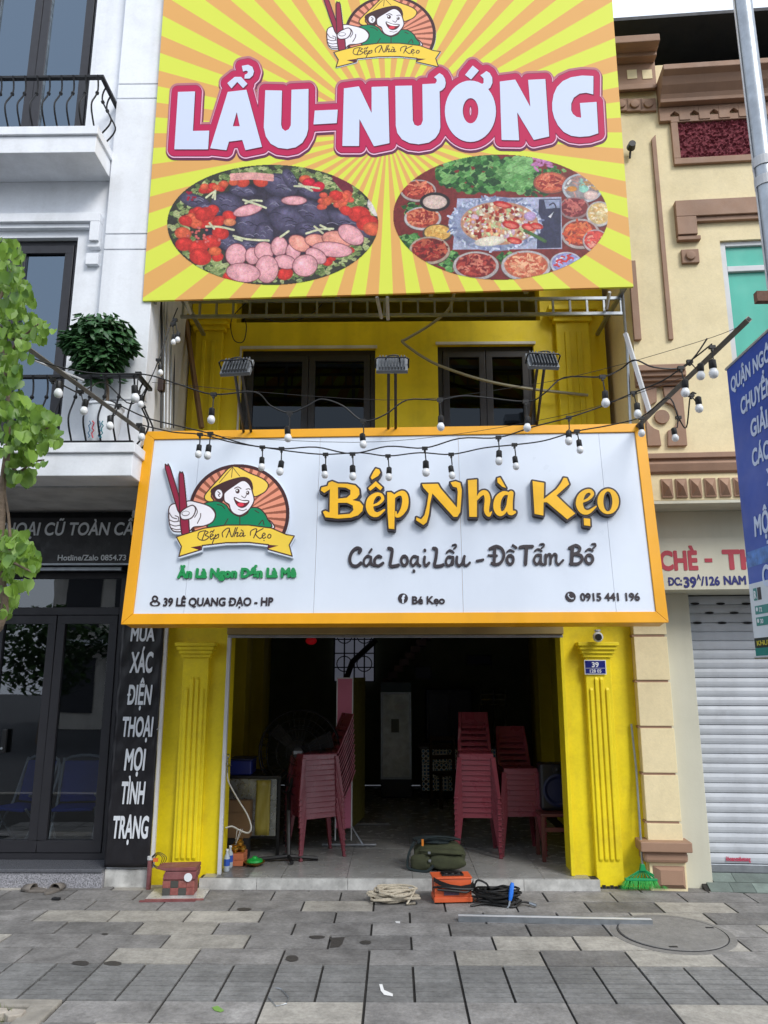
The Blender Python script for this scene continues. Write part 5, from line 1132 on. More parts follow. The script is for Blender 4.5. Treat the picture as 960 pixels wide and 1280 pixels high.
cablething('guy_wire', 'thin straight guy wire across the upper windows between the two bulb poles', [[(190, 478, 5.5), (480, 500, 5.5), (650, 483, 5.4), (760, 460, 5.2), (880, 425, 4.9), (925, 408, 4.75)], [(262, 545, 5.7), (480, 552, 5.7), (700, 520, 5.6), (860, 470, 5.2)]], .0022, M['cable'])
cablething('drain_hose', 'grey drain hose kinked on the yellow wall between the two windows', [[(568, 366, 7.2), (560, 388, 7.5), (535, 408, 7.7), (508, 424, 7.74), (503, 427, 7.74), (515, 437, 7.74), (530, 447, 7.74), (552, 458, 7.74), (600, 474, 7.74), (655, 485, 7.74), (735, 494, 7.74)]], .016, mat('grey_hose', (150, 148, 128), .6), 'hose')
cablething('loose_cable', 'loose dark cable looped over the yellow wall near the left window', [[(315, 372, 7.4), (290, 398, 7.7), (292, 424, 7.75), (304, 427, 7.75), (308, 408, 7.75), (303, 392, 7.6)], [(318, 392, 7.6), (345, 402, 7.7), (372, 400, 7.7), (395, 388, 7.5), (408, 372, 7.3)]], .006, M['cable'])
t = thing('conduit_bundle', 'bundle of grey conduits and cables running down the side of the white house', 'conduits', loc=at(208, 530, 7.0))
for k, (x, Y) in enumerate([(205, 6.9), (209, 7.0), (213, 7.2), (201.5, 6.8), (217, 7.35)]):
    obj('conduit', MB().tube([at(x, 372, Y), at(x+1, 450, Y), at(x, 535, Y)], .012 if k % 2 else .007, 6), M['steelw'] if k == 1 else M['cable'] if k > 2 else M['steel'], t)
obj('junction_box', MB().box(at(199, 480, 6.8).x, at(206, 480, 6.8).x, 6.75, 6.82, at(199, 490, 6.8).z, at(199, 474, 6.8).z), M['wood'], t, bev=.004)
t = thing('downpipe', 'grey steel downpipe pair beside the beige wall under the billboard', 'downpipe', loc=at(786, 530, 7.0))
for x, Y in ((778, 6.95), (786, 7.3)): obj('pipe', MB().tube([at(x, 364, Y), at(x+6, 440, Y), at(x+10, 532, Y)], .014, 6), M['steel'], t)
# ---------------------------------------------------------------- house number, security camera
t = thing('house_number_plate', 'blue enamel house number plate on the right yellow pilaster', 'number plate', loc=at(744, 834, 7.48))
F_ = Frame((0, 7.475, 0)); x0, z0 = F_(731, 843); x1, z1 = F_(757, 825)
obj('plate', MB(F_).box(x0, x1, -.004, 0, z0, z1), M['wtext'], t); obj('enamel', MB(F_).box(x0+.008, x1-.008, -.006, -.0045, z0+.008, z1-.008), mat('blue_enamel', (24, 34, 116), .3), t)
zm = z0+(z1-z0)*.42; obj('rule', MB(F_).box(x0+.012, x1-.012, -.0075, -.0065, zm, zm+.003), M['wtext'], t)
text('number', '39', M['wtext'], t, F_, (x0+x1)/2-.034, (x0+x1)/2+.034, zm+.012, z1-.02, -.008, .001, .03); text('group_number', '128 05', M['wtext'], t, F_, (x0+x1)/2-.055, (x0+x1)/2+.055, z0+.017, zm-.01, -.008, .001, .02)
t = thing('security_camera', 'small white security camera hanging under the right end of the sign', 'camera', loc=at(747, 790, 7.4))
p = at(747, 795, 7.36); obj('mount', MB().lathe([(.03, .06), (.03, .045), (.016, .04), (.016, 0)], p, 12), M['steelw'], t)
obj('housing', MB().ball(p+Vector((0, -.01, -.01)), .05, 16, 12), M['bulb'], t, smooth=True); obj('lens', MB().lathe([(0, .02), (.03, .02), (.034, 0)], p+Vector((-.005, -.045, -.014)), 14, 'y'), M['black'], t)
# ================================================================ ON THE PAVEMENT
def bar(mb, p0, p1, w0, d0, w1=None, d1=None):      # tapered box between two points
    w1 = w1 or w0; d1 = d1 or d0; p0, p1 = Vector(p0), Vector(p1)
    vs = [p+Vector((sx*w/2, sy*d/2, 0)) for p, w, d in ((p0, w0, d0), (p1, w1, d1)) for sx, sy in ((-1,-1),(1,-1),(1,1),(-1,1))]
    return mb.add(vs, [(0,3,2,1),(4,5,6,7),(0,1,5,4),(1,2,6,5),(2,3,7,6),(3,0,4,7)])
rs = random.Random(3)
# rope
c0 = G(491, 1126); t = thing('rope_coil', 'loose coil of cream rope lying on the paving before the step', 'rope', loc=(c0.x, c0.y, 0)); 
pth = []
a = 0
for k in range(15*14):
    a = k/14*2*math.pi; lay = k//14; q_ = lay*1.37
    rx = .19*(.75+.3*math.sin(q_*2.1)); ry = .115*(.8+.3*math.cos(q_*1.7)); ox = .03*math.sin(q_*3); oy = .022*math.cos(q_*2.3)
    wob = .014*math.sin(a*3+q_*5)
    pth.append((c0.x+ox+(rx+wob)*math.cos(a+.3*math.sin(q_)), c0.y+oy+(ry+wob)*math.sin(a), .012+.0055*lay+.012*abs(math.sin(a*1.5+q_))))
pth += [(c0.x+.12, c0.y-.15, .012), (c0.x+.19, c0.y-.11, .012)]
obj('rope', MB().tube(pth, .0098, 6), mat('cream_rope', (196, 186, 166), .85, var=.2, scale=60, bump=.6, bscale=180, dirt=.4, dirtc=(110,100,90)), t, smooth=True)
obj('rope_end', MB().tube([(c0.x+.19, c0.y-.11, .012), (c0.x+.205, c0.y-.10, .012)], .011, 6), M['black'], t)
# welding set
c0 = G(567, 1130); FW = Frame((c0.x, c0.y, 0), R(5))
t = thing('welding_machine', 'small orange welding machine wrapped in its black strap on the paving', 'welder', fr=FW)
org = mat('orange_powder_coat', (216, 98, 56), .45, var=.1, scale=8, dirt=.25, dirtc=(120, 60, 40))
obj('case', MB(FW).box(-.16, .16, .005, .19, .05, .195), org, t, bev=.008)
obj('base', MB(FW).box(-.165, .165, -.002, .2, .012, .052), org, t, bev=.004)
obj('top_flange', MB(FW).box(-.175, .165, -.003, .2, .196, .21), org, t, bev=.004)
obj('rear_vent', MB(FW).box(-.16, -.145, .02, .18, .07, .18), M['black'], t)
for k in range(3): obj('control_knob', MB(FW).lathe([(0, 0), (.022, 0), (.018, .02), (0, .02)], (-.05+.055*k, .08, .21), 12), M['black'], t, bev=.003)
obj('top_socket_row', MB(FW).box(-.09, .1, .04, .15, .2105, .222), M['black'], t, bev=.004)
obj('front_label', MB(FW).box(-.08, .05, -.0035, .0045, .07, .12), mat('dark_blue_smudge', (96, 72, 90), .6, var=.5, scale=30), t)
for s in (-1, 1):
    for yy in (.02, .17): obj('foot', MB(FW).box(s*.14-.015, s*.14+.015, yy-.012, yy+.012, 0, .012), M['black'], t)
sm_ = [(-.17, -.01, .2), (-.12, -.03, .175), (-.03, -.035, .145), (.06, -.03, .13), (.15, -.02, .14), (.18, .02, .17)]
st = MB(FW)
for (p, q2) in zip(sm_[:-1], sm_[1:]): bar(st, (p[0], p[1], p[2]), (q2[0], q2[1], q2[2]), .012, .012) if 0 else st.add([(p[0], p[1], p[2]-.018), (q2[0], q2[1], q2[2]-.018), (q2[0], q2[1], q2[2]+.018), (p[0], p[1], p[2]+.018), (p[0], p[1]+.006, p[2]-.018), (q2[0], q2[1]+.006, q2[2]-.018), (q2[0], q2[1]+.006, q2[2]+.018), (p[0], p[1]+.006, p[2]+.018)], [(0,1,2,3),(7,6,5,4),(0,4,5,1),(3,2,6,7),(0,3,7,4),(1,5,6,2)])
obj('strap', st, M['black'], t)
obj('cable_wrap', MB(FW).tube(smoothpath([(-.17, .02, .13), (-.1, -.02, .14), (.05, -.03, .125), (.17, -.01, .12), (.19, .06, .14), (.12, -.025, .10), (0, -.03, .11), (-.14, -.02, .12)], 5), .009, 6), M['cable'], t, smooth=True)
# heap of cables with blue clamp
c0 = G(622, 1130); t = thing('cable_heap', 'tangled heap of black welding cable with a blue electrode holder', 'cable', loc=(c0.x, c0.y, 0))
pth = []
for k in range(22*12):
    a = k/12*2*math.pi; l = k//12
    pth.append((c0.x+(.13+.07*rs.random()*0+.06*math.sin(l*1.9))*math.cos(a)+.03*math.sin(l*2.7), c0.y+(.08+.035*math.cos(l*2.3))*math.sin(a)+.02*math.cos(l*3.1), .014+.006*l*(1 if l < 16 else .6)+.02*abs(math.sin(a+l))))
obj('cable', MB().tube(pth, .0095, 5), M['cable'], t, smooth=True)
obj('loose_loop', MB().tube(smoothpath([(c0.x-.2, c0.y, .12), (c0.x-.17, c0.y-.02, .19), (c0.x-.1, c0.y-.02, .17), (c0.x-.05, c0.y, .12), (c0.x+.05, c0.y-.02, .15), (c0.x+.12, c0.y, .12)], 6), .008, 6), M['cable'], t)
obj('loose_lead', MB().tube(smoothpath([(c0.x-.24, c0.y-.1, .01), (c0.x-.12, c0.y-.06, .02), (c0.x, c0.y-.1, .02), (c0.x+.12, c0.y-.13, .015), (c0.x+.2, c0.y-.05, .03), (c0.x+.28, c0.y-.06, .02)], 6), .009, 6), M['cable'], t)
h = c0+Vector((.09, -.12, .0))
obj('electrode_holder', MB().tube([h+Vector((.0, 0, .06)), h+Vector((.01, .01, .10)), h+Vector((.025, .03, .17)), h+Vector((.03, .035, .19))], [.014, .02, .019, .012], 8), mat('blue_plastic', (24, 110, 214), .4, var=.05), t, smooth=True)
obj('jaw', MB().tube([h+Vector((0, 0, .06)), h+Vector((-.01, -.01, .02)), h+Vector((-.025, -.01, .005))], .008, 5), M['steel'], t)
obj('plug', MB().tube([c0+Vector((.26, -.08, .03)), c0+Vector((.31, -.11, .02))], .014, 8), M['steel'], t)
# olive bag
c0 = G(549, 1090, .1); FB = Frame((c0.x, c0.y, .1), R(-6)); t = thing('canvas_bag', 'slumped olive canvas tool bag on the shop floor at the step edge', 'bag', fr=FB)
can = mat('olive_canvas', (62, 66, 44), .9, var=.25, scale=14, bump=.6, bscale=120); can2 = mat('dark_teal_canvas', (30, 42, 44), .9, var=.25, scale=14, bump=.5)
def blob(fr, cx, cy, z0, rx, ry, hz, seed, wr=.07, n=26, m=14, e=2.6):
    r_ = random.Random(seed); ph = [r_.random()*6 for _ in range(8)]; b = MB(fr); vs = []
    for i in range(m+1):
        v = i/m; el = -math.pi/2+math.pi*v
        for k in range(n):
            a = 2*math.pi*k/n; ce, se = math.cos(el), math.sin(el); sg = lambda x: (abs(x)**(2/e))*(1 if x >= 0 else -1)
            w_ = 1+wr*(math.sin(a*3+ph[0]+v*5)*.5+math.sin(a*7+ph[1]-v*9)*.35+math.sin(v*17+ph[2]+a*2)*.4)
            vs.append((cx+rx*sg(ce)*sg(math.cos(a))*w_, cy+ry*sg(ce)*sg(math.sin(a))*w_, z0+max(0, hz/2+hz/2*sg(se)*(1+wr*.6*math.sin(a*2+ph[3])))))
    return b.add(vs, [(i*n+k, i*n+(k+1) % n, (i+1)*n+(k+1) % n, (i+1)*n+k) for i in range(m) for k in range(n)])
obj('body', blob(FB, 0, .16, 0, .24, .14, .25, 1, .12), can, t, smooth=True)
obj('front_pocket', blob(FB, .07, .02, .02, .17, .05, .13, 2, .08), can, t, smooth=True)
obj('side_pocket', blob(FB, -.17, .04, .0, .10, .06, .15, 3, .1), can, t, smooth=True)
obj('flap', blob(FB, .03, .06, .14, .20, .09, .06, 4, .2), can, t, smooth=True)
obj('opening_rim', blob(FB, -.05, .16, .225, .19, .1, .055, 5, .22), can2, t, smooth=True)
for s in (-1, 1): obj('carry_strap', MB(FB).tube(smoothpath([(-.2, .06+s*.02, .24), (-.1, .03, .29), (.06, .04, .30), (.2, .09, .27)], 6), .011, 4), can2, t)
obj('shoulder_strap', MB(FB).tube(smoothpath([(-.24, .1, .24), (-.29, .06, .14), (-.3, .04, .03), (-.24, .0, .01), (-.12, -.04, .01), (-.05, -.03, .06)], 6), .014, 4), can2, t)
obj('orange_tag', MB(FB).box(-.165, -.145, .02, .03, .22, .28), mat('orange_tag', (220, 130, 40), .5), t)
for x, z in ((-.09, .17), (-.085, .10)): obj('buckle', MB(FB).box(x-.012, x+.012, -.035, -.02, z-.01, z+.012), M['steel'], t, bev=.003)
# steel channel on the ground
a, b_ = G(573, 1151), G(815, 1156); t = thing('steel_channel', 'long pale steel channel lying across the paving', 'steel bar', loc=a)
d = (b_-a).normalized(); n_ = Vector((-d.y, d.x, 0)); mb = MB()
for (o1, o2, z0, z1) in [(-.03, .03, .001, .006), (-.03, -.025, .006, .042), (.025, .03, .006, .042)]:
    q_ = [a+n_*o1, b_+n_*o1, b_+n_*o2, a+n_*o2]; mb.plan([(p.x, p.y) for p in q_], z0, z1)
mb2 = MB().plan([((a+n_*o).x, (a+n_*o).y) for o in (-.0245, .0245)]+[((b_+n_*o).x, (b_+n_*o).y) for o in (.0245, -.0245)], .0365, .04)
obj('channel', mb, M['steel'], t); obj('inner_face', mb2, M['steelw'], t)
# broom
c0 = G(806, 1109); t = thing('broom', 'green plastic broom leaning upside up beside the right yellow pillar', 'broom', loc=(c0.x, 7.5, 0))
gm = mat('green_bristle', (40, 176, 62), .5, var=.3, scale=50); gp = mat('green_broom_head', (22, 142, 84), .4)
cx, cy = at(804, 1098, 7.42).x, 7.42
hb = MB()
tipz = at(803, 1084, cy).z; wz = .02
obj('head', MB().prism([(cx-.03, tipz-.03), (cx+.03, tipz-.03), (cx+.015, tipz+.03), (cx-.015, tipz+.03)], cy-.02, cy+.02), gp, t, bev=.004)
obj('collar', MB().box(cx-.165, cx+.165, cy-.022, cy+.022, .085, .105), gp, t, bev=.004)
for k in range(9): x = -.15+.3*k/8; obj('rib', MB().tube([(cx+x*.1, cy, tipz-.02), (cx+x, cy, .1)], .006, 4), gp, t)
br_ = MB()
for k in range(420):
    x = rs.uniform(-.165, .165); y = rs.uniform(-.02, .02); br_.add([(cx+x-.002, cy+y, .09), (cx+x+.002, cy+y, .09), (cx+x*1.35+rs.uniform(-.02, .02), cy+y*2-.01, .0+rs.uniform(0, .02))], [(0, 1, 2)])
tag(obj('bristles', br_, gm, t), kind='stuff')
obj('handle', MB().tube([(cx, cy, tipz+.02), at(795, 960, 7.5), at(789, 905, 7.52)], .011, 8), M['steel'], t)
# little red shrine and board
c0 = G(222, 1122); FA = Frame((c0.x, c0.y, 0), R(3)); t = thing('brick_shrine', 'small dusty red brick shrine box before the left yellow pilaster', 'shrine', fr=FA)
rd = mat('dusty_red_tile', (142, 82, 76), .8, var=.3, scale=14, dirt=.5, dirtc=(176,156,150), bump=.3); rd2 = mat('dark_red_paint', (124, 70, 72), .6, var=.25, scale=10, dirt=.4, dirtc=(160,130,130))
bd = thing('tile_board', 'cracked white and red tile board under the little shrine', 'board', fr=FA); obj('board', MB(FA).prism([(-.02, 0)]*0 or [(-.26, .002), (.24, .002), (.24, .016), (-.26, .016)], -.08, .24), M['marble'], bd, bev=.003); obj('red_edge', MB(FA).box(-.262, .242, -.094, -.081, .0, .014), rd, bd); obj('front_slat', MB(FA).box(-.3, .18, -.13, -.1, .0, .01), rd2, bd)
BA = .0165; sq = mat('dull_green_square', (70, 70, 66), .8, var=.2)
for r_ in range(2):
    for k in range(4):
        x = -.14+.07*k; obj('brick', MB(FA).box(x+.001, x+.069, .0, .17, BA+r_*.06+.001, BA+(r_+1)*.06-.001), sq if (k+r_) % 2 == 0 and k < 3 else rd, t, bev=.004)
obj('body', MB(FA).box(-.135, .135, .004, .165, BA+.001, BA+.17), rd, t)
obj('top_box', MB(FA).prism([(-.14, BA+.13), (.15, BA+.13), (.16, BA+.2), (-.12, BA+.2)], -.012, .18), rd2, t, bev=.008)
obj('tray', MB(FA).prism([(-.2, BA+.225), (-.12, BA+.205), (.155, BA+.205), (.155, BA+.235), (-.12, BA+.23)], -.02, .19), rd2, t, bev=.003)
obj('white_smudge', MB(FA).lathe([(.024, 0), (.036, 0), (.036, .002), (.024, .002)], (.085, -.0125, BA+.1+.05), 14, 'y'), M['wtext'], t)
# red pipe stub with wires
c0 = at(187, 1112, 7.44); t = thing('red_pipe_stub', 'short red pipe stub with loose wires at the foot of the black banner', 'pipe', loc=(c0.x, 7.42, 0))
zt_ = at(187, 1074, 7.42).z; obj('pipe', MB().tube([(c0.x, 7.4, 0), (c0.x, 7.4, zt_)], .022, 8), rd2, t); obj('cap', MB().tube([(c0.x, 7.4, zt_), (c0.x, 7.4, zt_+.03)], .027, 8), M['steelw'], t)
for k in range(3): obj('wire', MB().tube(smoothpath([(c0.x, 7.39, zt_+.01), (c0.x+.08, 7.37, zt_+.05+.01*k), (c0.x+.12+.02*k, 7.37, zt_+.02), (c0.x+.09, 7.37, zt_-.05-.01*k), (c0.x+.03, 7.38, zt_-.02), (c0.x+.07, 7.38, zt_+.05)], 5), .003, 4), M['cable'], t)
obj('connector', MB().box(c0.x+.04, c0.x+.08, 7.36, 7.38, zt_-.01, zt_+.02), mat('orange_connector', (214, 110, 50), .5), t)
# slippers
slm_ = mat('grey_brown_rubber', (112, 106, 100), .7, var=.15, scale=20)
def slipper(px, py, rz, lab):
    p = G(px, py); F_ = Frame((p.x, p.y, 0), rz); t = thing('slipper', lab, 'slipper', fr=F_, group='slippers left on the paving')
    ol = [(x*.05*(1+.15*(y > 0)), y*.135) for x, y in [(math.cos(a), math.sin(a)) for a in np.linspace(0, 2*math.pi, 18, False)]]
    obj('sole', MB(F_).plan(ol, .001, .024), slm_, t, bev=.004)
    vs = []; 
    for i in range(9):
        a = math.pi*i/8
        for y in (.0, .09): vs.append((.058*math.cos(a), y, .012+.055*math.sin(a)*(1-.25*(y > .05))))
    fs = [(2*i, 2*i+1, 2*i+3, 2*i+2) for i in range(8)]; o = obj('upper', MB(F_).add(vs, fs), slm_, t, smooth=True); s_ = o.modifiers.new('s', 'SOLIDIFY'); s_.thickness = .006
slipper(42, 1114, R(75), 'grey rubber slipper lying sideways, left one before the granite step'); slipper(68, 1114, R(-12), 'grey rubber slipper pointing to the street, right one before the granite step')
p = G(69, 1125); t = obj('black_scrap', MB().plan([(p.x-.03, p.y-.015), (p.x+.04, p.y-.02), (p.x+.045, p.y+.01), (p.x-.02, p.y+.02)], .001, .02), M['black'], bev=.004); tag(t, 'small black scrap on the paving below the slippers', 'scrap')
# litter, leaf, stains
wp = mat('white_paper', (225, 225, 225), .7, var=0)
def flat(nm, pts, z, m, lab=None, cat=None, par=None):
    P = [G(x, y) for x, y in pts]; o = obj(nm, MB().plan([(q.x, q.y) for q in P][::-1], z, z+.0015), m, par)
    if lab: tag(o, lab, cat)
    return o
flat('paper_strip', [(474, 1231), (478, 1231), (480, 1238), (491, 1243), (491, 1246), (480, 1244), (476, 1239)], .002, wp, 'curled white paper strip on the ribbed paving stones', 'litter')
flat('paper_crumb', [(494, 1152), (500, 1152), (500, 1154.5), (495, 1154)], .002, wp, 'tiny white paper crumb on the paving near the rope', 'litter')
flat('fallen_leaf', [(265, 1260), (272, 1258), (280, 1264), (276, 1266), (268, 1264)], .003, mat('fallen_leaf_green', (120, 160, 80), .6), 'single green fallen leaf on a pale paving stone', 'leaf')
wet = mat('wet_stain', (68, 65, 62), .55, var=.2, scale=20)
def stain(cx, cy, rx, ry, z=.0026): 
    pts = [(cx+rx*math.cos(a)*(1+.1*rs.uniform(-1, 1)), cy+ry*math.sin(a)*(1+.12*rs.uniform(-1, 1))) for a in np.linspace(0, 2*math.pi, 20, False)]; flat('water_stain', pts, z, wet, par=pav)
stain(101, 1204.5, 11, 2.8); stain(141, 1205, 11, 3); stain(365, 1198.5, 8, 3.8); stain(396, 1172, 10, 2.2); stain(457, 1178.5, 7, 2.4); stain(305, 1137, 9, 2); stain(131, 1168, 4, 1.2)
flat('water_stain', [(412, 1173), (431, 1172), (428, 1180), (424, 1184), (412, 1185), (414, 1178)], .0026, wet, par=pav)
b = MB().tube([Vector((p.x, p.y, .006)) for p in [G(*q_) for q_ in [(335, 1247), (345, 1259), (358, 1256), (361, 1248), (352, 1238), (345, 1236)]]], .003, 4); o = obj('wire_offcut', b, M['steel']); tag(o, 'thin bent wire offcut on the ribbed paving stones', 'wire')

# ================================================================ INSIDE THE SHOP
FZ = .1
def make_chair():
    t = thing('plastic_chair', 'x', 'chair'); m = M['chair']
    b = MB(); b.box(-.17, .17, -.19, .18, .425, .435)
    b.add([(-.18,-.205,.375),(.18,-.205,.375),(.175,-.195,.437),(-.175,-.195,.437),(-.18,-.198,.375),(.18,-.198,.375),(.175,-.188,.437),(-.175,-.188,.437)], [(0,1,2,3),(7,6,5,4),(0,4,5,1),(3,2,6,7),(0,3,7,4),(1,5,6,2)])
    for s in (-1, 1): b.add([(s*.18,-.2,.375),(s*.17,.19,.385),(s*.165,.18,.437),(s*.175,-.195,.437),(s*.173,-.2,.375),(s*.163,.19,.385),(s*.158,.18,.437),(s*.168,-.195,.437)], [(0,1,2,3),(7,6,5,4),(0,4,5,1),(3,2,6,7),(0,3,7,4),(1,5,6,2)])
    obj('seat', b, m, t, bev=.004)
    for s in (-1, 1):
        for (x0, y0, x1, y1, zt) in ((.172, -.19, .222, -.235, .40), (.16, .175, .20, .24, .41)):
            lg = MB(); bar(lg, (s*x1, y1, 0), (s*x0, y0, zt), .03, .026, .05, .04); lg.box(s*x1-.02, s*x1+.02, y1-.018, y1+.018, 0, .012); obj('leg', lg, m, t, bev=.003)
    b = MB(); P = lambda x, v: (x*(.165-.02*v+.0*v), .185+.17*v+.02*math.sin(v*2)-.02*(1-abs(x))*0, .43+.40*v)
    for s in (-1, 1):
        for i in range(4): 
            v0, v1 = i/4, (i+1)/4; p0, p1 = P(s, v0), P(s, v1); bar(b, p0, p1, .035, .014)
    for k, (v0, v1) in enumerate([(.0, .05), (.12, .2), (.27, .35), (.42, .5), (.57, .65), (.72, 1.0)]):
        p0, p1 = P(1, v0), P(1, v1); b.add([(-p0[0], p0[1], p0[2]), (p0[0], p0[1], p0[2]), (p1[0], p1[1], p1[2]), (-p1[0], p1[1], p1[2]), (-p0[0], p0[1]+.008, p0[2]), (p0[0], p0[1]+.008, p0[2]), (p1[0], p1[1]+.008, p1[2]), (-p1[0], p1[1]+.008, p1[2])], [(0,1,2,3),(7,6,5,4),(0,4,5,1),(3,2,6,7),(0,3,7,4),(1,5,6,2)])
    obj('backrest', b, m, t, bev=.004)
    return t
ch0 = make_chair(); used = False
def stack(px, py, rz, n, wh, tall):
    global used
    p = G(px, py, FZ)
    for k in range(n):
        o = copy_tree(ch0) if used else ch0; used = True
        fx, fy = math.sin(rz), -math.cos(rz)
        o.location = (p.x+fx*.002*k+rs.uniform(-.002, .002), p.y+fy*.002*k, FZ+.052*k); o.rotation_euler = (0, 0, rz+rs.uniform(-.012, .012))
        pos_ = 'top chair of' if k == n-1 else 'bottom chair of' if k == 0 else '%s chair up in' % {1:'second',2:'third',3:'fourth',4:'fifth',5:'sixth',6:'seventh',7:'eighth',8:'ninth',9:'tenth',10:'eleventh',11:'twelfth',12:'thirteenth'}[k]
        o['label'] = 'maroon plastic chair, %s %s' % (pos_, wh); o['category'] = 'chair'; o['group'] = 'stacked maroon plastic chairs'
stack(650, 1064, R(2), 9, 'the low stack beside the black speaker', 0)
stack(597, 1066, R(-3), 12, 'the middle stack, left of the speaker stack', 0)
stack(394, 1068, R(-64), 12, 'the turned stack by the pink panel', 0)
# stool with the black speaker
c0 = G(693, 1073, FZ); F_ = Frame((c0.x+.06, c0.y, FZ), R(0)); t = thing('wooden_stool', 'low reddish wooden stool under the black speaker inside the right pillar', 'stool', fr=F_)
wr_ = mat('reddish_wood', (86, 40, 36), .45, var=.2, scale=12)
obj('top', MB(F_).box(-.21, .21, -.17, .2, .42, .45), wr_, t, bev=.006)
for sx in (-1, 1):
    for yy in (-.15, .17): obj('leg', MB(F_).box(sx*.19-.018, sx*.19+.018, yy-.016, yy+.016, 0, .419), wr_, t, bev=.003)
obj('rail', MB(F_).box(-.17, .17, -.16, -.14, .28, .32), wr_, t)
F2 = Frame((c0.x+.06, c0.y+.02, FZ+.4515)); t = thing('speaker', 'glossy black round fronted speaker standing on the wooden stool', 'speaker', fr=F2)
obj('cabinet', MB(F2).box(-.17, .19, -.02, .2, 0, .46), mat('speaker_black', (22, 24, 30), .35, var=.1), t, bev=.03)
obj('cone', MB(F2).lathe([(.155, 0), (.16, .012), (.14, .016), (.06, -.03), (.045, -.02), (.0, -.005)], (.01, -.021, .2), 28, 'y'), M['navy'], t, smooth=True)
obj('tweeter', MB(F2).lathe([(.05, 0), (.05, .01), (.02, .012), (0, .02)], (.01, -.021, .4), 16, 'y'), M['black'], t)
# pedestal fan
Yf = 8.35; c0 = at(374, 940, Yf); rad = .43
t = thing('pedestal_fan', 'large black pedestal fan behind the turned chair stack', 'fan', loc=(c0.x, Yf, FZ))
cg = MB()
for r_, dy in ((rad, 0), (rad*.8, -.04), (rad*.55, -.07), (rad*.3, -.08), (rad, .12), (rad*.6, .16)): cg.tube([(c0.x+r_*math.cos(a), Yf+dy, c0.z+r_*math.sin(a)) for a in np.linspace(0, 2*math.pi, 40, False)], .004 if r_ < rad else .008, 4, True)
for k in range(36):
    a = 2*math.pi*k/36; cg.tube([(c0.x+.06*math.cos(a), Yf-.085, c0.z+.06*math.sin(a)), (c0.x+rad*.7*math.cos(a), Yf-.055, c0.z+rad*.7*math.sin(a)), (c0.x+rad*math.cos(a), Yf, c0.z+rad*math.sin(a)), (c0.x+rad*.9*math.cos(a), Yf+.14, c0.z+rad*.9*math.sin(a))], .0025, 3)
obj('guard', cg, M['black'], t)
for k in range(3):
    a = 2*math.pi*k/3+.4; u = Vector((math.cos(a), 0, math.sin(a))); v = Vector((-math.sin(a), 0, math.cos(a))); ce = Vector((c0.x, Yf+.05, c0.z))
    pts = [ce+u*.06-v*.03, ce+u*.36-v*.10+Vector((0, -.03, 0)), ce+u*.38+v*.07+Vector((0, .03, 0)), ce+u*.06+v*.04]; o = obj('blade', MB().add(pts, [(0, 1, 2, 3)]), mat('fan_blade', (9, 9, 11), .8) if k == 0 else bpy.data.materials['fan_blade'], t); o.modifiers.new('s', 'SOLIDIFY').thickness = .006
obj('hub', MB().lathe([(0, .1), (.055, .1), (.06, .08), (.06, -.1), (0, -.1)], (c0.x, Yf, c0.z), 16, 'y'), M['black'], t)
obj('hub_badge', MB().box(c0.x-.045, c0.x+.045, Yf-.106, Yf-.1005, c0.z-.012, c0.z+.02), mat('silver_badge', (150, 154, 160), .35, metal=.6), t)
pb_ = G(355, 1080, FZ); obj('pole', MB().tube([(c0.x, Yf+.1, c0.z), (c0.x-.1, Yf, c0.z-.4), (pb_.x+.0, Yf-.2, .55), (pb_.x+.03, pb_.y+.1, FZ+.02)], .022, 8), M['black'], t)
for a in (0.2, 1.8, 3.3, 4.9): obj('foot', MB().tube([(pb_.x+.03, pb_.y+.1, FZ+.05), (pb_.x+.03+.3*math.cos(a), pb_.y+.1+.16*math.sin(a), FZ+.025)], .02, 6), M['black'], t)
# table with foil and boxes
Yt = 8.25; xa, xb = at(287, 960, Yt).x, at(352, 960, Yt).x; zt = at(320, 970, Yt).z; zb_ = at(320, 1045, Yt).z
t = thing('work_table', 'dark work table with foil lining behind the left yellow pillar', 'table', loc=((xa+xb)/2, Yt, FZ))
obj('table_top', MB().box(xa-.25, xb, Yt, Yt+.6, zt-.03, zt), M['black'], t, bev=.004)
for x in (xa-.2, xb-.04): 
    for y in (Yt+.03, Yt+.55): obj('leg', MB().box(x, x+.03, y, y+.03, FZ, zt-.03), M['black'], t)
foil = mat('crumpled_foil', (150, 152, 150), .3, metal=.8, var=.3, scale=9, bump=1.0, bscale=14)
obj('foil_panel', MB().box(xa-.2, xb-.045, Yt+.002, Yt+.01, zb_, zt-.032), foil, t)
obj('lower_shelf', MB().box(xa-.2, xb-.05, Yt+.03, Yt+.55, zb_-.03, zb_-.005), M['black'], t)
t = thing('cardboard_box', 'brown cardboard box before the foil lining of the work table', 'box', loc=(xa+.15, Yt-.1, FZ)); cb = mat('brown_cardboard', (104, 80, 54), .8, var=.15, scale=5)
obj('carton', MB().box(xa-.05, xa+.26, Yt-.16, Yt-.01, zb_+.01, zb_+.36), cb, t, bev=.003); obj('flap', MB().box(xa-.05, xa+.26, Yt-.17, Yt-.162, zb_+.26, zb_+.37), cb, t); obj('support_crate', MB().box(xa-.04, xa+.25, Yt-.15, Yt-.02, FZ, zb_+.009), M['dark'], t)
t = thing('yellow_sheet', 'dull yellow plastic sheet hanging from the work table edge', 'sheet', loc=(xa+.36, Yt, zt)); vs = []; 
for j in range(9):
    for i in range(7): vs.append((xa+.29+.15*i/6, Yt-.02+.008*math.sin(i*1.7+j), zt-.04-(zt-zb_-.05)*j/8))
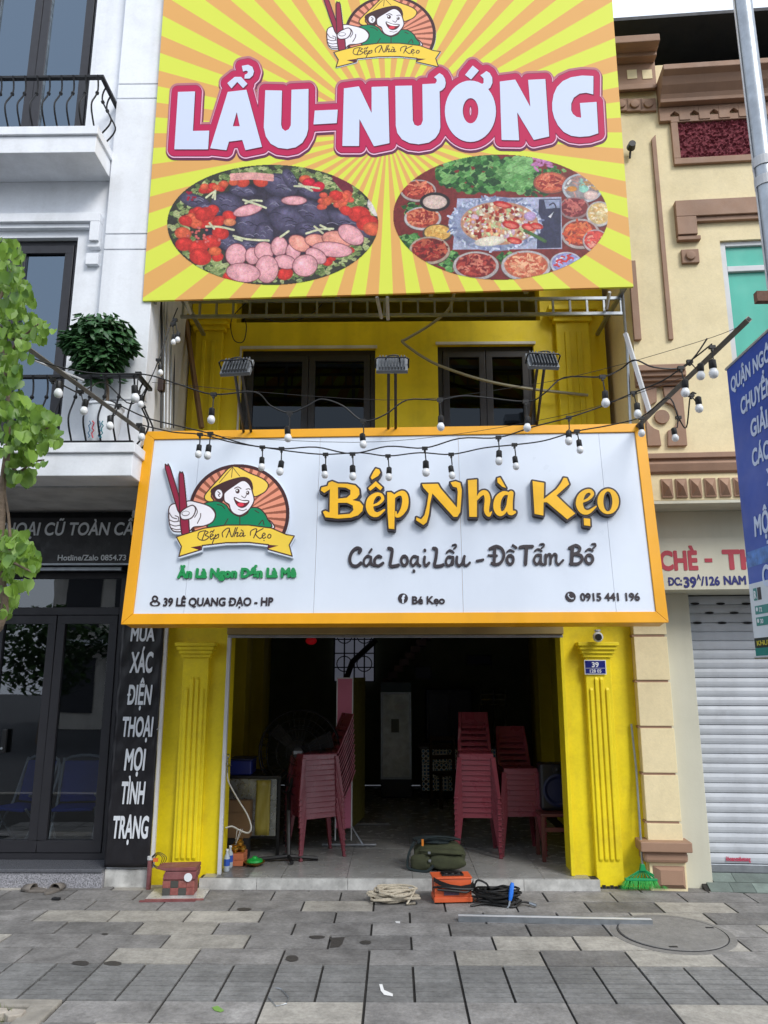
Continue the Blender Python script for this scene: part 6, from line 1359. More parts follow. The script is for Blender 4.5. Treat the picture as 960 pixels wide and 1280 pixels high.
obj('sheet', MB().add(vs, [(j*7+i, j*7+i+1, (j+1)*7+i+1, (j+1)*7+i) for j in range(8) for i in range(6)]), mat('dull_yellow_plastic', (150, 138, 60), .4, var=.2), t, smooth=True).modifiers.new('s', 'SOLIDIFY').thickness = .003
t = thing('blue_bin', 'dark blue plastic bin on the work table', 'bin', loc=(xa+.1, Yt+.2, zt)); obj('tub', MB().box(xa-.02, xa+.22, Yt+.05, Yt+.35, zt+.001, zt+.15), mat('dark_blue_plastic', (26, 40, 110), .4), t, bev=.015); obj('rim', MB().box(xa-.03, xa+.23, Yt+.04, Yt+.36, zt+.151, zt+.165), M['navy'], t, bev=.004)
# white hose and tap at the guide rail
p = at(285, 945, 7.62); t = thing('wall_tap', 'chrome tap on the inner edge of the left yellow pillar', 'tap', loc=p); cr = mat('chrome', (200, 202, 206), .15, metal=.95, var=0)
obj('body', MB().tube([at(284, 968, 7.6), at(284, 945, 7.6)], .009, 8), cr, t); obj('ring', MB().tube([p+Vector((.018*math.cos(a), -.01, .018*math.sin(a))) for a in np.linspace(0, 6.28, 14, False)], .005, 5, True), cr, t); obj('spout', MB().tube([at(280, 957, 7.6), at(288, 957, 7.55)], .01, 6), cr, t)
cablething('white_hose', 'thin white hose curling from the wall tap to the floor', [[(284, 966, 7.58), (286, 978, 7.6), (298, 1000, 7.7), (309, 1018, 7.75), (314, 1034, 7.75), (310, 1041, 7.75), (300, 1038, 7.75), (290, 1033, 7.72), (282, 1035, 7.7)]], .008, mat('white_hose', (190, 188, 182), .5), 'hose')
# shrine things on the floor by the pillar
c0 = G(297, 1083, FZ); t = thing('orange_brick_block', 'orange clay block carrying brass pots beside the left pillar', 'block', loc=(c0.x, c0.y, FZ)); ob = mat('orange_clay', (190, 110, 74), .8, var=.2, scale=12)
for r_ in range(2): obj('brick', MB().box(c0.x-.07, c0.x+.05, c0.y, c0.y+.22, FZ+.055*r_+.001, FZ+.055*r_+.053), ob, t, bev=.004)
gold_ = mat('aged_brass', (176, 134, 56), .3, metal=.85, var=.2, scale=12)
for k, (dx, dy, r_, h, l) in enumerate([(-.045, .06, .045, .075, 'squat brass incense pot, nearest of the pots on the orange block'), (.02, .1, .04, .06, 'brass cup, right of the pots on the orange block'), (-.03, .17, .05, .11, 'taller brass pot at the back of the orange block')]):
    tt = thing('brass_pot', l, 'pot', loc=(c0.x+dx, c0.y+dy, FZ+.11), group='brass pots on the clay block'); obj('bowl', MB().lathe([(r_*.6, 0), (r_*.7, .006), (r_*.5, .015), (r_, h*.45), (r_, h*.7), (r_*.7, h*.85), (r_*.85, h)], (c0.x+dx, c0.y+dy, FZ+.1095), 16), gold_, tt, smooth=True)
    if k == 0:
        for q_ in range(5): obj('incense_stick', MB().tube([(c0.x+dx, c0.y+dy, FZ+.17), (c0.x+dx+.03*math.cos(q_*1.3)+.04, c0.y+dy, FZ+.33)], .002, 3), M['steelw'], tt)
for k, (px_, py_, l) in enumerate([(283, 1089, 'clear plastic bottle with a blue label, nearest to the pillar foot'), (287, 1084, 'clear plastic bottle with a blue label, behind the other bottle')]):
    p = G(px_, py_, FZ); tt = thing('water_bottle', l, 'bottle', loc=p, group='water bottles by the left pillar'); obj('flask', MB().lathe([(.026, 0), (.03, .01), (.03, .12), (.012, .16), (.012, .18)], p, 12), mat('clear_pet', (170, 180, 190), .15, var=0) if k == 0 else bpy.data.materials['clear_pet'], tt, smooth=True); obj('label_band', MB().lathe([(.0305, .05), (.0305, .11)], p, 12), mat('blue_label', (40, 80, 170), .4) if k == 0 else bpy.data.materials['blue_label'], tt); obj('cap', MB().lathe([(.014, .18), (.014, .195), (0, .195)], p, 8), M['wtext'], tt)
p = G(318, 1082, FZ); t = thing('green_dish', 'brass dish with a bright green lid on the shop floor', 'dish', loc=p); obj('dish', MB().lathe([(.05, 0), (.06, .012), (.10, .03), (.105, .038), (.09, .036), (.0, .02)], p, 20), gold_, t, smooth=True); obj('green_lid', MB().lathe([(.08, .038), (.075, .055), (.03, .07), (.02, .085), (0, .088)], p, 16), mat('bright_green_plastic', (20, 150, 60), .3), t, smooth=True)
# pink display board on tube feet
Yp = 8.7; xa, za = at(418.5, 1035, Yp).x, at(430, 1035, Yp).z; xb = at(440, 1035, Yp).x; zt = at(430, 847, Yp).z
t = thing('folding_screen', 'narrow pink board in a pale frame with its olive leaf folded back', 'screen', loc=((xa+xb)/2, Yp, FZ))
obj('pink_panel', MB().box(xa+.012, xb-.012, Yp, Yp+.015, za, zt-.012), mat('pink_board', (190, 104, 130), .4, var=.1), t)
obj('frame', MB().box(xa, xa+.012, Yp-.004, Yp+.02, FZ+.06, zt).box(xb-.012, xb, Yp-.004, Yp+.02, FZ+.06, zt).box(xa+.0125, xb-.0125, Yp-.004, Yp+.02, zt-.012, zt), M['steelw'], t)
obj('olive_leaf', MB().add([(xb+.005, Yp+.03, za), (xb+.11, Yp+.7, za), (xb+.11, Yp+.7, zt), (xb+.005, Yp+.03, zt), (xb-.01, Yp+.035, za), (xb+.095, Yp+.705, za), (xb+.095, Yp+.705, zt), (xb-.01, Yp+.035, zt)], [(0,1,2,3),(7,6,5,4),(0,4,5,1),(3,2,6,7),(0,3,7,4),(1,5,6,2)]), mat('olive_board', (74, 70, 20), .5, var=.3, scale=8), t)
for (a, b_, y) in ((403, 470, 1058), (436, 487, 1032)):
    p, q_ = G(a, y, FZ), G(b_, y, FZ); obj('foot_tube', MB().tube([p+Vector((0, 0, .015)), q_+Vector((0, 0, .015))], .014, 6), M['steel'], t)
obj('foot_brace', MB().tube([(xb, Yp, FZ+.2), (xb+.13, Yp-.1, FZ+.03)], .01, 5), M['steel'], t)
# fridge
Yr = 12.0; xa, xb = at(476, 900, Yr).x, at(514, 900, Yr).x; zt = at(495, 853, Yr).z
t = thing('drinks_fridge', 'tall glass door drinks fridge glinting at the back of the shop', 'fridge', loc=((xa+xb)/2, Yr, FZ))
obj('cabinet', MB().box(xa, xb, Yr+.03, Yr+.6, FZ, zt), M['navy'], t, bev=.01); obj('door_frame', MB().box(xa, xa+.03, Yr, Yr+.028, FZ+.3, zt-.18).box(xb-.03, xb, Yr, Yr+.028, FZ+.3, zt-.18).box(xa, xb, Yr, Yr+.028, zt-.179, zt-.15).box(xa, xb, Yr, Yr+.028, FZ+.27, FZ+.299), M['steel'], t)
obj('door_glass', MB().box(xa+.03, xb-.03, Yr+.01, Yr+.02, FZ+.3, zt-.18), mat('reflection_pale_glass', (226, 236, 238), .16, var=.3, scale=6), t); obj('header', MB().box(xa, xb, Yr, Yr+.028, zt-.149, zt), mat('fridge_header', (30, 60, 70), .4), t); obj('base_grille', MB().box(xa, xb, Yr, Yr+.028, FZ+.02, FZ+.269), M['alu'], t)  # door glass is an opaque sheet, its pale colour standing in for a reflection
obj('sticker', MB().lathe([(0, 0), (.1, 0), (.1, .002), (0, .002)], (0, 0, 0), 16, 'y').xf(Matrix.Translation((xb-.16, Yr+.008, zt-.36)) @ Matrix.Diagonal((1, 1, .4, 1))), M['wtext'], t); obj('paper_notice', MB().box(xa+.16, xa+.28, Yr+.004, Yr+.008, zt-.75, zt-.55), mat('grey_notice', (110, 116, 116), .5), t)
# counter with patterned tiles
Yc = 11.9; xa, xb = at(527, 960, Yc).x, at(640, 960, Yc).x; zt = at(560, 933, Yc).z
t = thing('tiled_counter', 'dark topped counter faced with blue and white patterned tiles at the back', 'counter', loc=(xa+.5, Yc, FZ)); obj('carcass', MB().box(xa, xb, Yc+.012, Yc+.6, FZ, zt-.04), M['dark'], t); obj('worktop', MB().box(xa-.03, xb+.03, Yc-.02, Yc+.62, zt-.039, zt), M['graniteT'], t, bev=.006)
def tilemat(nm, ph):
    m = mat(nm, (200, 205, 210), .3, var=0); N = m.node_tree.nodes; L = m.node_tree.links; tc = N.new('ShaderNodeTexCoord'); w_ = N.new('ShaderNodeTexVoronoi'); w_.distance = 'CHEBYCHEV' if ph else 'MANHATTAN'; w_.inputs['Scale'].default_value = 14+ph*5; w_.inputs['Randomness'].default_value = 0
    L.new(tc.outputs['Object'], w_.inputs[0]); cr_ = N.new('ShaderNodeValToRGB'); cr_.color_ramp.interpolation = 'CONSTANT'; e_ = cr_.color_ramp.elements; e_[0].color = (*lin((60, 130, 180)), 1); e_[1].position = .3; e_[1].color = (*lin((236, 238, 240)), 1); n3 = e_.new(.62); n3.color = (*lin((60, 66, 80)), 1)
    L.new(w_.outputs['Distance'], cr_.inputs[0]); L.new(cr_.outputs[0], N['Principled BSDF'].inputs['Base Color']); return m
tm = [tilemat('patterned_tile_one', 0), tilemat('patterned_tile_two', 1)]; tms = []
for k in range(2): me = MB().box(-.098, .098, 0, .01, -.098, .098).mesh('patterned_tile', None, tm[k]); tms.append(me)
z = zt-.04-.1; r_ = 0
while z > FZ+.05:
    x = xa+.1; k = 0
    while x < xb-.08: piece('patterned_tile', tms[(k+r_) % 2], t, (x-(xa+.5), 0, z-FZ)); x += .2; k += 1
    z -= .2; r_ += 1
# dark wooden chair by the counter
c0 = G(560, 1008, FZ); F_ = Frame((c0.x, c0.y, FZ), R(20)); t = thing('wooden_chair', 'black wooden dining chair before the tiled counter', 'chair', fr=F_); bw_ = M['wood']
obj('seat', MB(F_).box(-.2, .2, -.2, .2, .43, .46), bw_, t, bev=.005)
for sx in (-1, 1): obj('leg', MB(F_).box(sx*.18-.018, sx*.18+.018, -.19, -.155, 0, .429), bw_, t); obj('leg', MB(F_).box(sx*.18-.018, sx*.18+.018, .16, .195, 0, .95), bw_, t)
for z in (.62, .76, .88): obj('back_rail', MB(F_).box(-.16, .16, .168, .186, z, z+.06), bw_, t)
# lattice window and stair at the back, framed sheets, red lantern, racks
Yl = 13.3; xa, xb = at(418, 820, Yl).x, at(468, 820, Yl).x; z0, z1 = at(440, 852, Yl).z, 2.95
t = obj('lattice_window', MB().box(xa, xb, Yl, Yl+.05, z0, z1), mat('dim_frosted_light', (235, 235, 240), .5, var=.1, emit=((150, 155, 175), .10)), YB); lw_ = MB()
for i in range(5): x = xa+(xb-xa)*i/4; lw_.box(x-.012, x+.012, Yl-.02, Yl-.002, z0, z1)
for z in np.arange(z0, z1, .24): lw_.box(xa, xb, Yl-.021, Yl-.003, z-.01, z+.01)
for cx_ in (xa+(xb-xa)*.25, xa+(xb-xa)*.75):
    for cz_ in (z0+.3, z0+.78): lw_.tube([(cx_+.13*math.cos(a), Yl-.012, cz_+.13*math.sin(a)) for a in np.linspace(0, 6.28, 16, False)], .009, 4, True)
obj('lattice', lw_, M['black'], t)
t = thing('stair_rail', 'dark stair handrail rising before the lattice window at the back', 'handrail', loc=at(433, 850, 12.6)); obj('rail', MB().tube([at(430, 900, 12.6), at(433, 848, 12.6), at(440, 828, 12.5), at(470, 800, 12.3)], .05, 5), M['black'], t)
t = thing('stair_flight', 'dim mottled stair flight climbing to the right at the back', 'stairs', loc=at(480, 850, 12.7)); 
for k in range(8): p = at(486+k*7, 848-k*8, 12.8); obj('step', MB().box(p.x-.1, p.x+.05, 12.6, 13.3, p.z-.1, p.z), mat('stair_stone', (120, 96, 96), .6, var=.3, scale=9) if k == 0 else bpy.data.materials['stair_stone'], t)
p = at(389, 801, 9.5); t = thing('red_lantern', 'small red hanging lantern under the ceiling at the left', 'lantern', loc=p); obj('paper_body', MB().ball(p, .07, 16, 10, (1, 1, .7)), mat('red_paper', (190, 24, 40), .5, emit=((220, 30, 40), .06)), t, smooth=True); obj('cord', MB().tube([p+Vector((0, 0, .04)), (p.x, p.y, 3.1)], .004, 4), M['cable'], t)
for (a, b_, c, d_, lab) in [(583, 615, 818, 832, 'dark framed sheet on the back wall above the counter'), (518, 540, 832, 850, 'small dark blue framed sheet on the back wall left of centre')]:
    z1_, z0_ = at(a, c, 13.3).z, at(a, d_, 13.3).z; x0_, x1_ = at(a, c, 13.3).x, at(b_, c, 13.3).x; t = thing('framed_sheet', lab, 'picture', loc=(x0_, 13.3, z0_)); obj('frame', MB().box(x0_, x1_, 13.34, 13.38, z0_, z1_), M['black'], t); obj('sheet', MB().box(x0_+.03, x1_-.03, 13.33, 13.339, z0_+.03, z1_-.03), M['navy'], t)
t = thing('plate_rack', 'steel rack of plates against the back wall at the right', 'rack', loc=at(620, 885, 12.9))
for y in (868, 874.5, 881): a, b_ = at(600, y, 12.9), at(633, y, 12.9); obj('shelf', MB().tube([a, b_], .012, 4), cr, t)
for x in (601, 617, 632): obj('post', MB().tube([at(x, 862, 12.9), at(x, 930, 12.9)], .012, 4), M['steel'], t)
t = thing('back_cupboard', 'navy cupboard block behind the counter', 'cupboard', loc=at(565, 930, 12.8)); obj('carcass', MB().box(at(533, 900, 12.8).x, at(590, 900, 12.8).x, 12.8, 13.3, FZ, at(560, 862, 12.8).z), M['navy'], t, bev=.01)
for s in (0, 1): a = at(536+s*27, 900, 12.79).x; obj('door', MB().box(a, a+.33, 12.78, 12.799, .9, at(560, 866, 12.8).z), M['navy'], t, bev=.006)
# ================================================================ LAMP POST AND BLUE BANNER
pc = at(928.5, 0, 3.85); PX, PY = pc.x, 3.85
t = thing('street_lamp_post', 'tall galvanised steel lamp post standing close on the right', 'lamp post', loc=(PX, PY, 0))
obj('shaft', MB().tube([(PX, PY, .25), (PX, PY, 2.5), (PX, PY, 6.2)], [.062, .054, .05], 20), M['steel'], t, smooth=True)
obj('base_flange', MB().lathe([(.17, 0), (.17, .02), (.07, .03), (.065, .25), (.0, .25)], (PX, PY, 0), 20), M['steel'], t)
for zz in (at(950, 205, PY).z, at(955, 225, PY).z-.02): obj('clamp_band', MB().lathe([(.0555, -.03), (.0575, -.03), (.0575, .03), (.0555, .03)], (PX, PY, zz), 20), M['steelw'], t)
zc_ = 3.95; obj('bracket', MB().box(PX-.13, PX-.05, PY-.02, PY+.02, zc_-.03, zc_+.03), mat('rusty_steel', (110, 78, 62), .8, var=.3, scale=30), t)
obj('seam', MB().box(PX-.06, PX-.053, PY-.004, PY+.004, .3, 6), M['steelw'], t)
pt_ = at(908.5, 463, 4.42); BX = pt_.x; BT = pt_.z; BY1 = 4.42; BB = at(952, 820, 4.42).z; BY0 = 3.5
FN = Frame((BX, BY1, 0), R(-90))     # local x runs toward the camera, local -y looks left to the street
t = thing('blue_street_banner', 'blue vertical street banner with white capitals strapped to the lamp post', 'banner', fr=FN)
WB = BY1-BY0; HB = BT-BB
ban = mat('blue_banner_print', (42, 76, 164), .45, var=.18, scale=2.2); ban2 = mat('pale_blue_print', (70, 120, 190), .45, var=.5, scale=18)
zf = BB+HB*.29
obj('cloth', MB(FN).box(0, WB, 0, .006, BB, BT), ban, t)
obj('city_strip', MB(FN).box(.0, WB, -.0012, -.0002, zf, zf+.09), ban2, t)
obj('white_foot', MB(FN).box(0, WB, -.0022, -.0002, BB+.1, BB+HB*.235), mat('white_banner_foot', (205, 214, 222), .45), t)
obj('dark_band', MB(FN).box(0, WB, -.0022, -.0002, BB+.045, BB+.1), mat('dark_green_band', (14, 40, 40), .45), t)
obj('teal_band', MB(FN).box(0, WB, -.0022, -.0002, BB, BB+.044), mat('teal_band', (20, 122, 116), .45), t)
tg = mat('banner_white_text', (190, 204, 228), .5, var=0); teal_ = mat('teal_pill', (30, 128, 124), .4)
def btxt(s, x0, x1, zc, h, m=tg, b=.03): text('words', s, m, t, FN, x0, x1, zc-h/2, zc+h/2, -.004, .0015, b, .1)
def yfrac(py): return at(930, py, 4.15).z
hh = .075
btxt('QUẬN NGÔ QUYỀN', .035, WB-.06, BT-.115, hh*1.15); btxt('CHUYỂN ĐỔI SỐ', .13, WB-.08, BT-.29, hh*1.3); btxt('GIẢI QUYẾT', .22, WB-.1, BT-.46, hh*1.3); btxt('CÁC THỦ TỤC', .2, WB-.06, BT-.63, hh*1.3); btxt('XÃ HỘI', .34, WB-.2, BT-.78, hh*1.2)
btxt('MỘT CỬA', .14, WB-.25, BT-1.02, hh*1.5); btxt('TỪ XA', .26, WB-.3, BT-1.17, hh*1.2); btxt('CHO DÂN', .17, WB-.2, BT-1.31, hh*1.5)
fz0 = BB+HB*.235
obj('logo_tile', MB(FN).box(.05, .09, -.004, -.0025, fz0-.1, fz0-.03), teal_, t); obj('logo_tile', MB(FN).box(.1, .14, -.004, -.0025, fz0-.1, fz0-.03), M['alu'], t); text('logo_letter', 'R', M['wtext'], t, FN, .058, .085, fz0-.088, fz0-.045, -.0055, .001, .03)
for k, s in enumerate(('72', '30')):
    z = fz0-.155-.065*k; obj('address_pill', MB(FN).box(.05, WB-.04, -.004, -.0025, z-.024, z+.024), teal_, t, bev=.0005)
    obj('pin_icon', MB(FN).lathe([(.006, 0), (.012, 0), (.012, .001), (.006, .001)], (.075, -.0045, z+.004), 12, 'y'), M['wtext'], t); text('pill_text', s, M['wtext'], t, FN, .1, .135, z-.012, z+.012, -.0055, .001, .02)
text('band_text', 'KHUYẾN MÃI', mat('yellow_band_text', (190, 180, 60), .5), t, FN, .03, .4, BB+.058, BB+.084, -.004, .001, .02)
for zz in (BT+.01, BB-.01): obj('banner_arm', MB().tube([(BX, BY1+.01, zz), (BX, BY0-.0, zz), (PX, PY-.0, zz)], .009, 6), M['steel'], t)

# ================================================================ PLANTS
def leafmesh(nm, m, L=.08, W=.075, fold=.25, notch=.12):
    pts = [(0, 0), (W*.38, -L*.06), (W*.52, L*.3), (W*.42, L*.68), (W*.12, L), (0, L*(1-notch)), (-W*.12, L), (-W*.42, L*.68), (-W*.52, L*.3), (-W*.38, -L*.06)]
    vs = [(x, y, fold*abs(x)-.12*y*y/L) for x, y in pts]+[(0, L*.5, -.01)]
    return MB().add(vs, [(i, (i+1) % 10, 10) for i in range(10)]).mesh(nm, None, m, True)
def leafmat(nm, c1, c2, tr=.35):
    m = bpy.data.materials.new(nm); m.use_nodes = True; N = m.node_tree.nodes; L = m.node_tree.links; b = N['Principled BSDF']; oi = N.new('ShaderNodeObjectInfo'); g_ = N.new('ShaderNodeNewGeometry'); n = N.new('ShaderNodeTexNoise'); n.inputs['Scale'].default_value = 9; L.new(g_.outputs['Position'], n.inputs[0])
    ad = N.new('ShaderNodeMath'); ad.operation = 'MULTIPLY_ADD'; ad.inputs[1].default_value = .6; L.new(oi.outputs['Random'], ad.inputs[0]); mr = N.new('ShaderNodeMapRange'); mr.inputs[1].default_value = .3; mr.inputs[2].default_value = .7; mr.inputs[4].default_value = .45; L.new(n.outputs[0], mr.inputs[0]); L.new(mr.outputs[0], ad.inputs[2])
    x = N.new('ShaderNodeMix'); x.data_type = 'RGBA'; x.inputs[6].default_value = (*lin(c1), 1); x.inputs[7].default_value = (*lin(c2), 1); L.new(ad.outputs[0], x.inputs[0]); L.new(x.outputs[2], b.inputs['Base Color']); b.inputs['Roughness'].default_value = .45
    tb_ = N.new('ShaderNodeBsdfTranslucent'); L.new(x.outputs[2], tb_.inputs[0]); ms = N.new('ShaderNodeMixShader'); ms.inputs[0].default_value = tr; L.new(b.outputs[0], ms.inputs[1]); L.new(tb_.outputs[0], ms.inputs[2]); L.new(ms.outputs[0], N['Material Output'].inputs[0]); return m
lfm = leafmat('young_leaf', (62, 104, 42), (140, 176, 72))
YT_ = 4.7; base = at(3, 770, YT_)
TR = thing('street_tree', 'slender young street tree with round green leaves at the left edge', 'tree', loc=(base.x, YT_, 0))
def tp(px, py, Y=YT_): return at(px, py, Y)
trunkpath = [Vector((base.x-.42, YT_, -.05)), Vector((base.x-.36, YT_, .8)), Vector((base.x-.22, YT_, 1.35)), tp(-14, 805), tp(-2, 785), tp(6, 758), tp(2, 725), tp(-3, 690), tp(2, 655), tp(3, 610), tp(8, 572), tp(13, 537), tp(12, 500), tp(4, 450), tp(-8, 390), tp(-14, 320), tp(-20, 260)]
n = len(trunkpath); obj('trunk', MB().tube([Vector(p) for p in smoothpath(trunkpath, 4)], list(np.interp(np.arange((n-1)*4+1), [0, (n-1)*4], [.03, .016])), 8), M['bark'], TR, smooth=True)
brs = [[tp(2, 725), tp(12, 690), tp(11, 650), tp(7, 622), tp(5, 600)], [tp(13, 537), tp(35, 540, 4.6), tp(60, 535, 4.5)], [tp(8, 572), tp(22, 590, 4.7), tp(40, 578, 4.6), tp(55, 575, 4.55)], [tp(4, 450), tp(25, 425, 4.6), tp(48, 405, 4.5)], [tp(-8, 390), tp(10, 350), tp(20, 320)], [tp(-3, 690), tp(20, 705, 4.6), tp(40, 715, 4.5)], [tp(-8, 390), tp(-50, 380, 4.8), tp(-90, 350, 4.9)], [tp(8, 572), tp(-30, 540, 4.9), tp(-80, 520, 5.0)], [tp(-3, 690), tp(-40, 670, 4.8), tp(-75, 665, 4.9)]]
for q_ in brs: obj('branch', MB().tube([Vector(p) for p in smoothpath(q_, 4)], list(np.linspace(.013, .005, (len(q_)-1)*4+1)), 6), M['bark'], TR, smooth=True)
lme = [leafmesh('leaf', lfm, .086, .09), leafmesh('leaf', lfm, .074, .072, .4), leafmesh('leaf', lfm, .06, .062, .15)]
org_ = Vector((base.x, YT_, 0)); rl = random.Random(11)
cl = [((8, 325), 24, 28, 26), ((10, 370), 30, 32, 40), ((24, 412), 34, 20, 30), ((14, 455), 26, 26, 30), ((8, 495), 22, 24, 18), ((22, 530), 40, 26, 44), ((48, 540), 30, 26, 26), ((14, 560), 30, 22, 20), ((24, 590), 20, 14, 9), ((14, 680), 24, 18, 20), ((20, 700), 30, 18, 26), ((14, 735), 22, 22, 18), ((6, 765), 10, 8, 5),
      ((-60, 370), 50, 50, 30), ((-60, 530), 50, 50, 26), ((-55, 680), 40, 40, 20)]
cnt = 0
for (c_, rx, ry, n) in cl:
    for k in range(n):
        a = rl.random()*6.28; r_ = math.sqrt(rl.random()); px, py = c_[0]+rx*r_*math.cos(a), c_[1]+ry*r_*math.sin(a)
        if cnt > 292: break
        if px > 80 or (py > 450 and py < 478 and px > 26): continue
        p = tp(px, py-4, YT_+rl.uniform(-.3, .28)); d_ = 1 if px > c_[0] else -1
        # hang outward and down, blade facing out to the light
        rot = Vector((0, 0, 0)); e_ = (R(rl.uniform(-110, -55)+0), R(rl.uniform(-30, 30)), R(rl.uniform(120, 240)+d_*rl.uniform(0, 40)))
        piece('leaf', lme[rl.randrange(3)], TR, p-org_, e_, (rl.uniform(.75, 1.2),)*3); cnt += 1
for (px, py) in ((50, 579), (57, 577), (60, 405), (68, 412)): piece('leaf', lme[1], TR, tp(px, py, 4.5)-org_, (R(-60), 0, R(180)), (.7,)*3)
rest = MB(); lvs = [[v.co.copy() for v in q.vertices] for q in lme]; lfs = [tuple(p.vertices) for p in lme[0].polygons]
for (c_, rx, ry, n) in cl:
    for k in range(int(n*1.6)):
        a = rl.random()*6.28; r_ = math.sqrt(rl.random()); px, py = c_[0]+rx*r_*math.cos(a), c_[1]+ry*r_*math.sin(a)
        if px > 76 or (py > 450 and py < 478 and px > 26): continue
        sc_ = rl.uniform(.55, 1.05); p = tp(px, py-4, YT_+rl.uniform(-.25, .4)); Mx = Matrix.Translation(p) @ Matrix.Rotation(R(rl.uniform(0, 360)), 4, 'Z') @ Matrix.Rotation(R(rl.uniform(-120, -30)), 4, 'X') @ Matrix.Rotation(R(rl.uniform(-40, 40)), 4, 'Y') @ Matrix.Diagonal((sc_, sc_, sc_, 1))
        rest.add([Mx @ v for v in lvs[k % 3]], lfs)
tag(obj('small_foliage', rest, lfm, TR), kind='stuff')
# potted climber on the balcony
Yb = 6.33; cc = at(125, 432, Yb); zfl = 3.86
t = thing('potted_plant', 'dense dark green potted plant on the white balcony beside the pilaster', 'plant', loc=(cc.x, Yb, zfl))
pl0, pl1 = at(104, 550, Yb).x, at(150, 550, Yb).x; pcx = (pl0+pl1)/2; ptz = at(125, 509, Yb).z
obj('bucket', MB().lathe([(.0, .001), (.13, .001), (.165, ptz-zfl-.02), (.175, ptz-zfl-.02), (.175, ptz-zfl), (.155, ptz-zfl), (.15, ptz-zfl-.04), (0, ptz-zfl-.04)], (pcx, Yb, zfl), 24), M['wtext'], t, smooth=True)
for k, (x, c_) in enumerate([(-.05, (60, 110, 140)), (-.02, (200, 40, 60)), (.04, (60, 110, 140)), (.06, (30, 120, 130))]): obj('printed_mark', MB().tube([(pcx+x+.01*math.sin(j*2.3+k), Yb-.158, zfl+.05+.022*j) for j in range(8)], .005, 4), mat('bucket_print_%s' % 'abcd'[k], c_, .5, var=0), t)
obj('stem', MB().tube(smoothpath([(pcx, Yb, ptz-.03), (pcx+.02, Yb, ptz+.15), (cc.x, Yb, cc.z)], 4), .014, 6), M['bark'], t)
dl = leafmat('dark_glossy_leaf', (30, 66, 36), (84, 130, 76), .15); fol = MB(); lp = leafmesh('l', dl, .066, .052, .2, -.15); lv = [v.co.copy() for v in lp.vertices]; lf = [tuple(p.vertices) for p in lp.polygons]
for k in range(1500):
    u = Vector((rl.gauss(0, 1), rl.gauss(0, 1), rl.gauss(0, 1))).normalized(); r_ = rl.uniform(.55, 1)**.5
    hx = .31*(1-.35*max(0, -u.z)); lump = 1+.12*math.sin(u.x*7+u.z*5)+.08*math.sin(u.y*9+u.z*11)
    p = Vector((cc.x+u.x*hx*r_*lump, Yb-.03+u.y*.22*r_*lump, cc.z+.0+u.z*.30*r_*lump-(.06*abs(u.x) if u.z > 0 else 0)))
    if u.z < -.3 and rl.random() < .3: p.z -= rl.random()*.12
    if p.y > 6.57: p.y = 6.57
    Mx = Matrix.Translation(p) @ Matrix.Rotation(math.atan2(u.x, -u.y)+rl.uniform(-.8, .8), 4, 'Z') @ Matrix.Rotation(R(rl.uniform(195, 262)), 4, 'X') @ Matrix.Diagonal((s_ := rl.uniform(.7, 1.25), s_, s_, 1)); fol.add([Mx @ v for v in lv], lf)
tag(obj('foliage', fol, dl, t), kind='stuff')
# planter strip and grass at the lower left corner
pe = G(112, 1272); t = thing('tree_planter', 'broken concrete and stone edging round the street tree at the lower left', 'planter', loc=(-2.6, 4.7, 0))
obj('rim', MB().box(-3.6, -1.995, 4.90, 4.99, -.05, .012), M['concrete'], t, bev=.01); obj('rim', MB().box(-2.15, -1.995, 3.6, 4.898, -.05, .014), M['concrete'], t, bev=.01)
obj('soil', MB().box(-3.6, -2.15, 3.6, 4.898, -.1, -.02), mat('dry_soil', (92, 80, 66), .95, var=.3, scale=20, bump=.8), t)
wst = mat('whitish_rubble', (176, 168, 156), .85, var=.3, scale=9, bump=.6, dirt=.4, dirtc=(120,80,70))
rr = random.Random(5)
for k in range(14):
    x = -3.3+.085*k+rr.uniform(-.02, .02); y = 4.76+rr.uniform(-.05, .06); a = rr.random()*3
    pts = [(x+(.05+.03*rr.random())*math.cos(a+j*1.25), y+(.04+.02*rr.random())*math.sin(a+j*1.25)) for j in range(5)]; obj('rubble_stone', MB().plan(pts, -.03, .015+rr.random()*.02), wst, t, bev=.006)
gr = MB()
for k in range(1500):
    x = rr.uniform(-3.5, -2.2); y = rr.uniform(4.0, 4.85); h = rr.uniform(.03, .11)*(1.2 if x < -2.6 else .6); a = rr.random()*3; dx, dy = .0025*math.cos(a), .0025*math.sin(a); lx, ly = rr.gauss(0, .02), rr.gauss(0, .02)
    gr.add([(x-dx, y-dy, -.03), (x+dx, y+dy, -.03), (x+lx*.5+dx*.6, y+ly*.5, h*.6), (x+lx, y+ly, h), (x+lx*.5-dx*.6, y+ly*.5, h*.6)], [(0, 1, 2, 3, 4)])
g_ = obj('grass', gr, leafmat('grass_blade', (70, 96, 44), (150, 160, 90), .2)); tag(g_, 'thin grass growing in the tree planter', 'grass', kind='stuff')
p = G(27, 1273); p = at(27, 1273, 4.78); t = thing('pink_flower', 'tiny pink flower in the planter grass', 'flower', loc=p); obj('petals', MB().ball(p, .014, 8, 5, (1, 1, .6)), mat('pink_petal', (220, 50, 190), .5), t); obj('stalk', MB().tube([(p.x, p.y, -.02), p], .002, 3), lfm, t)

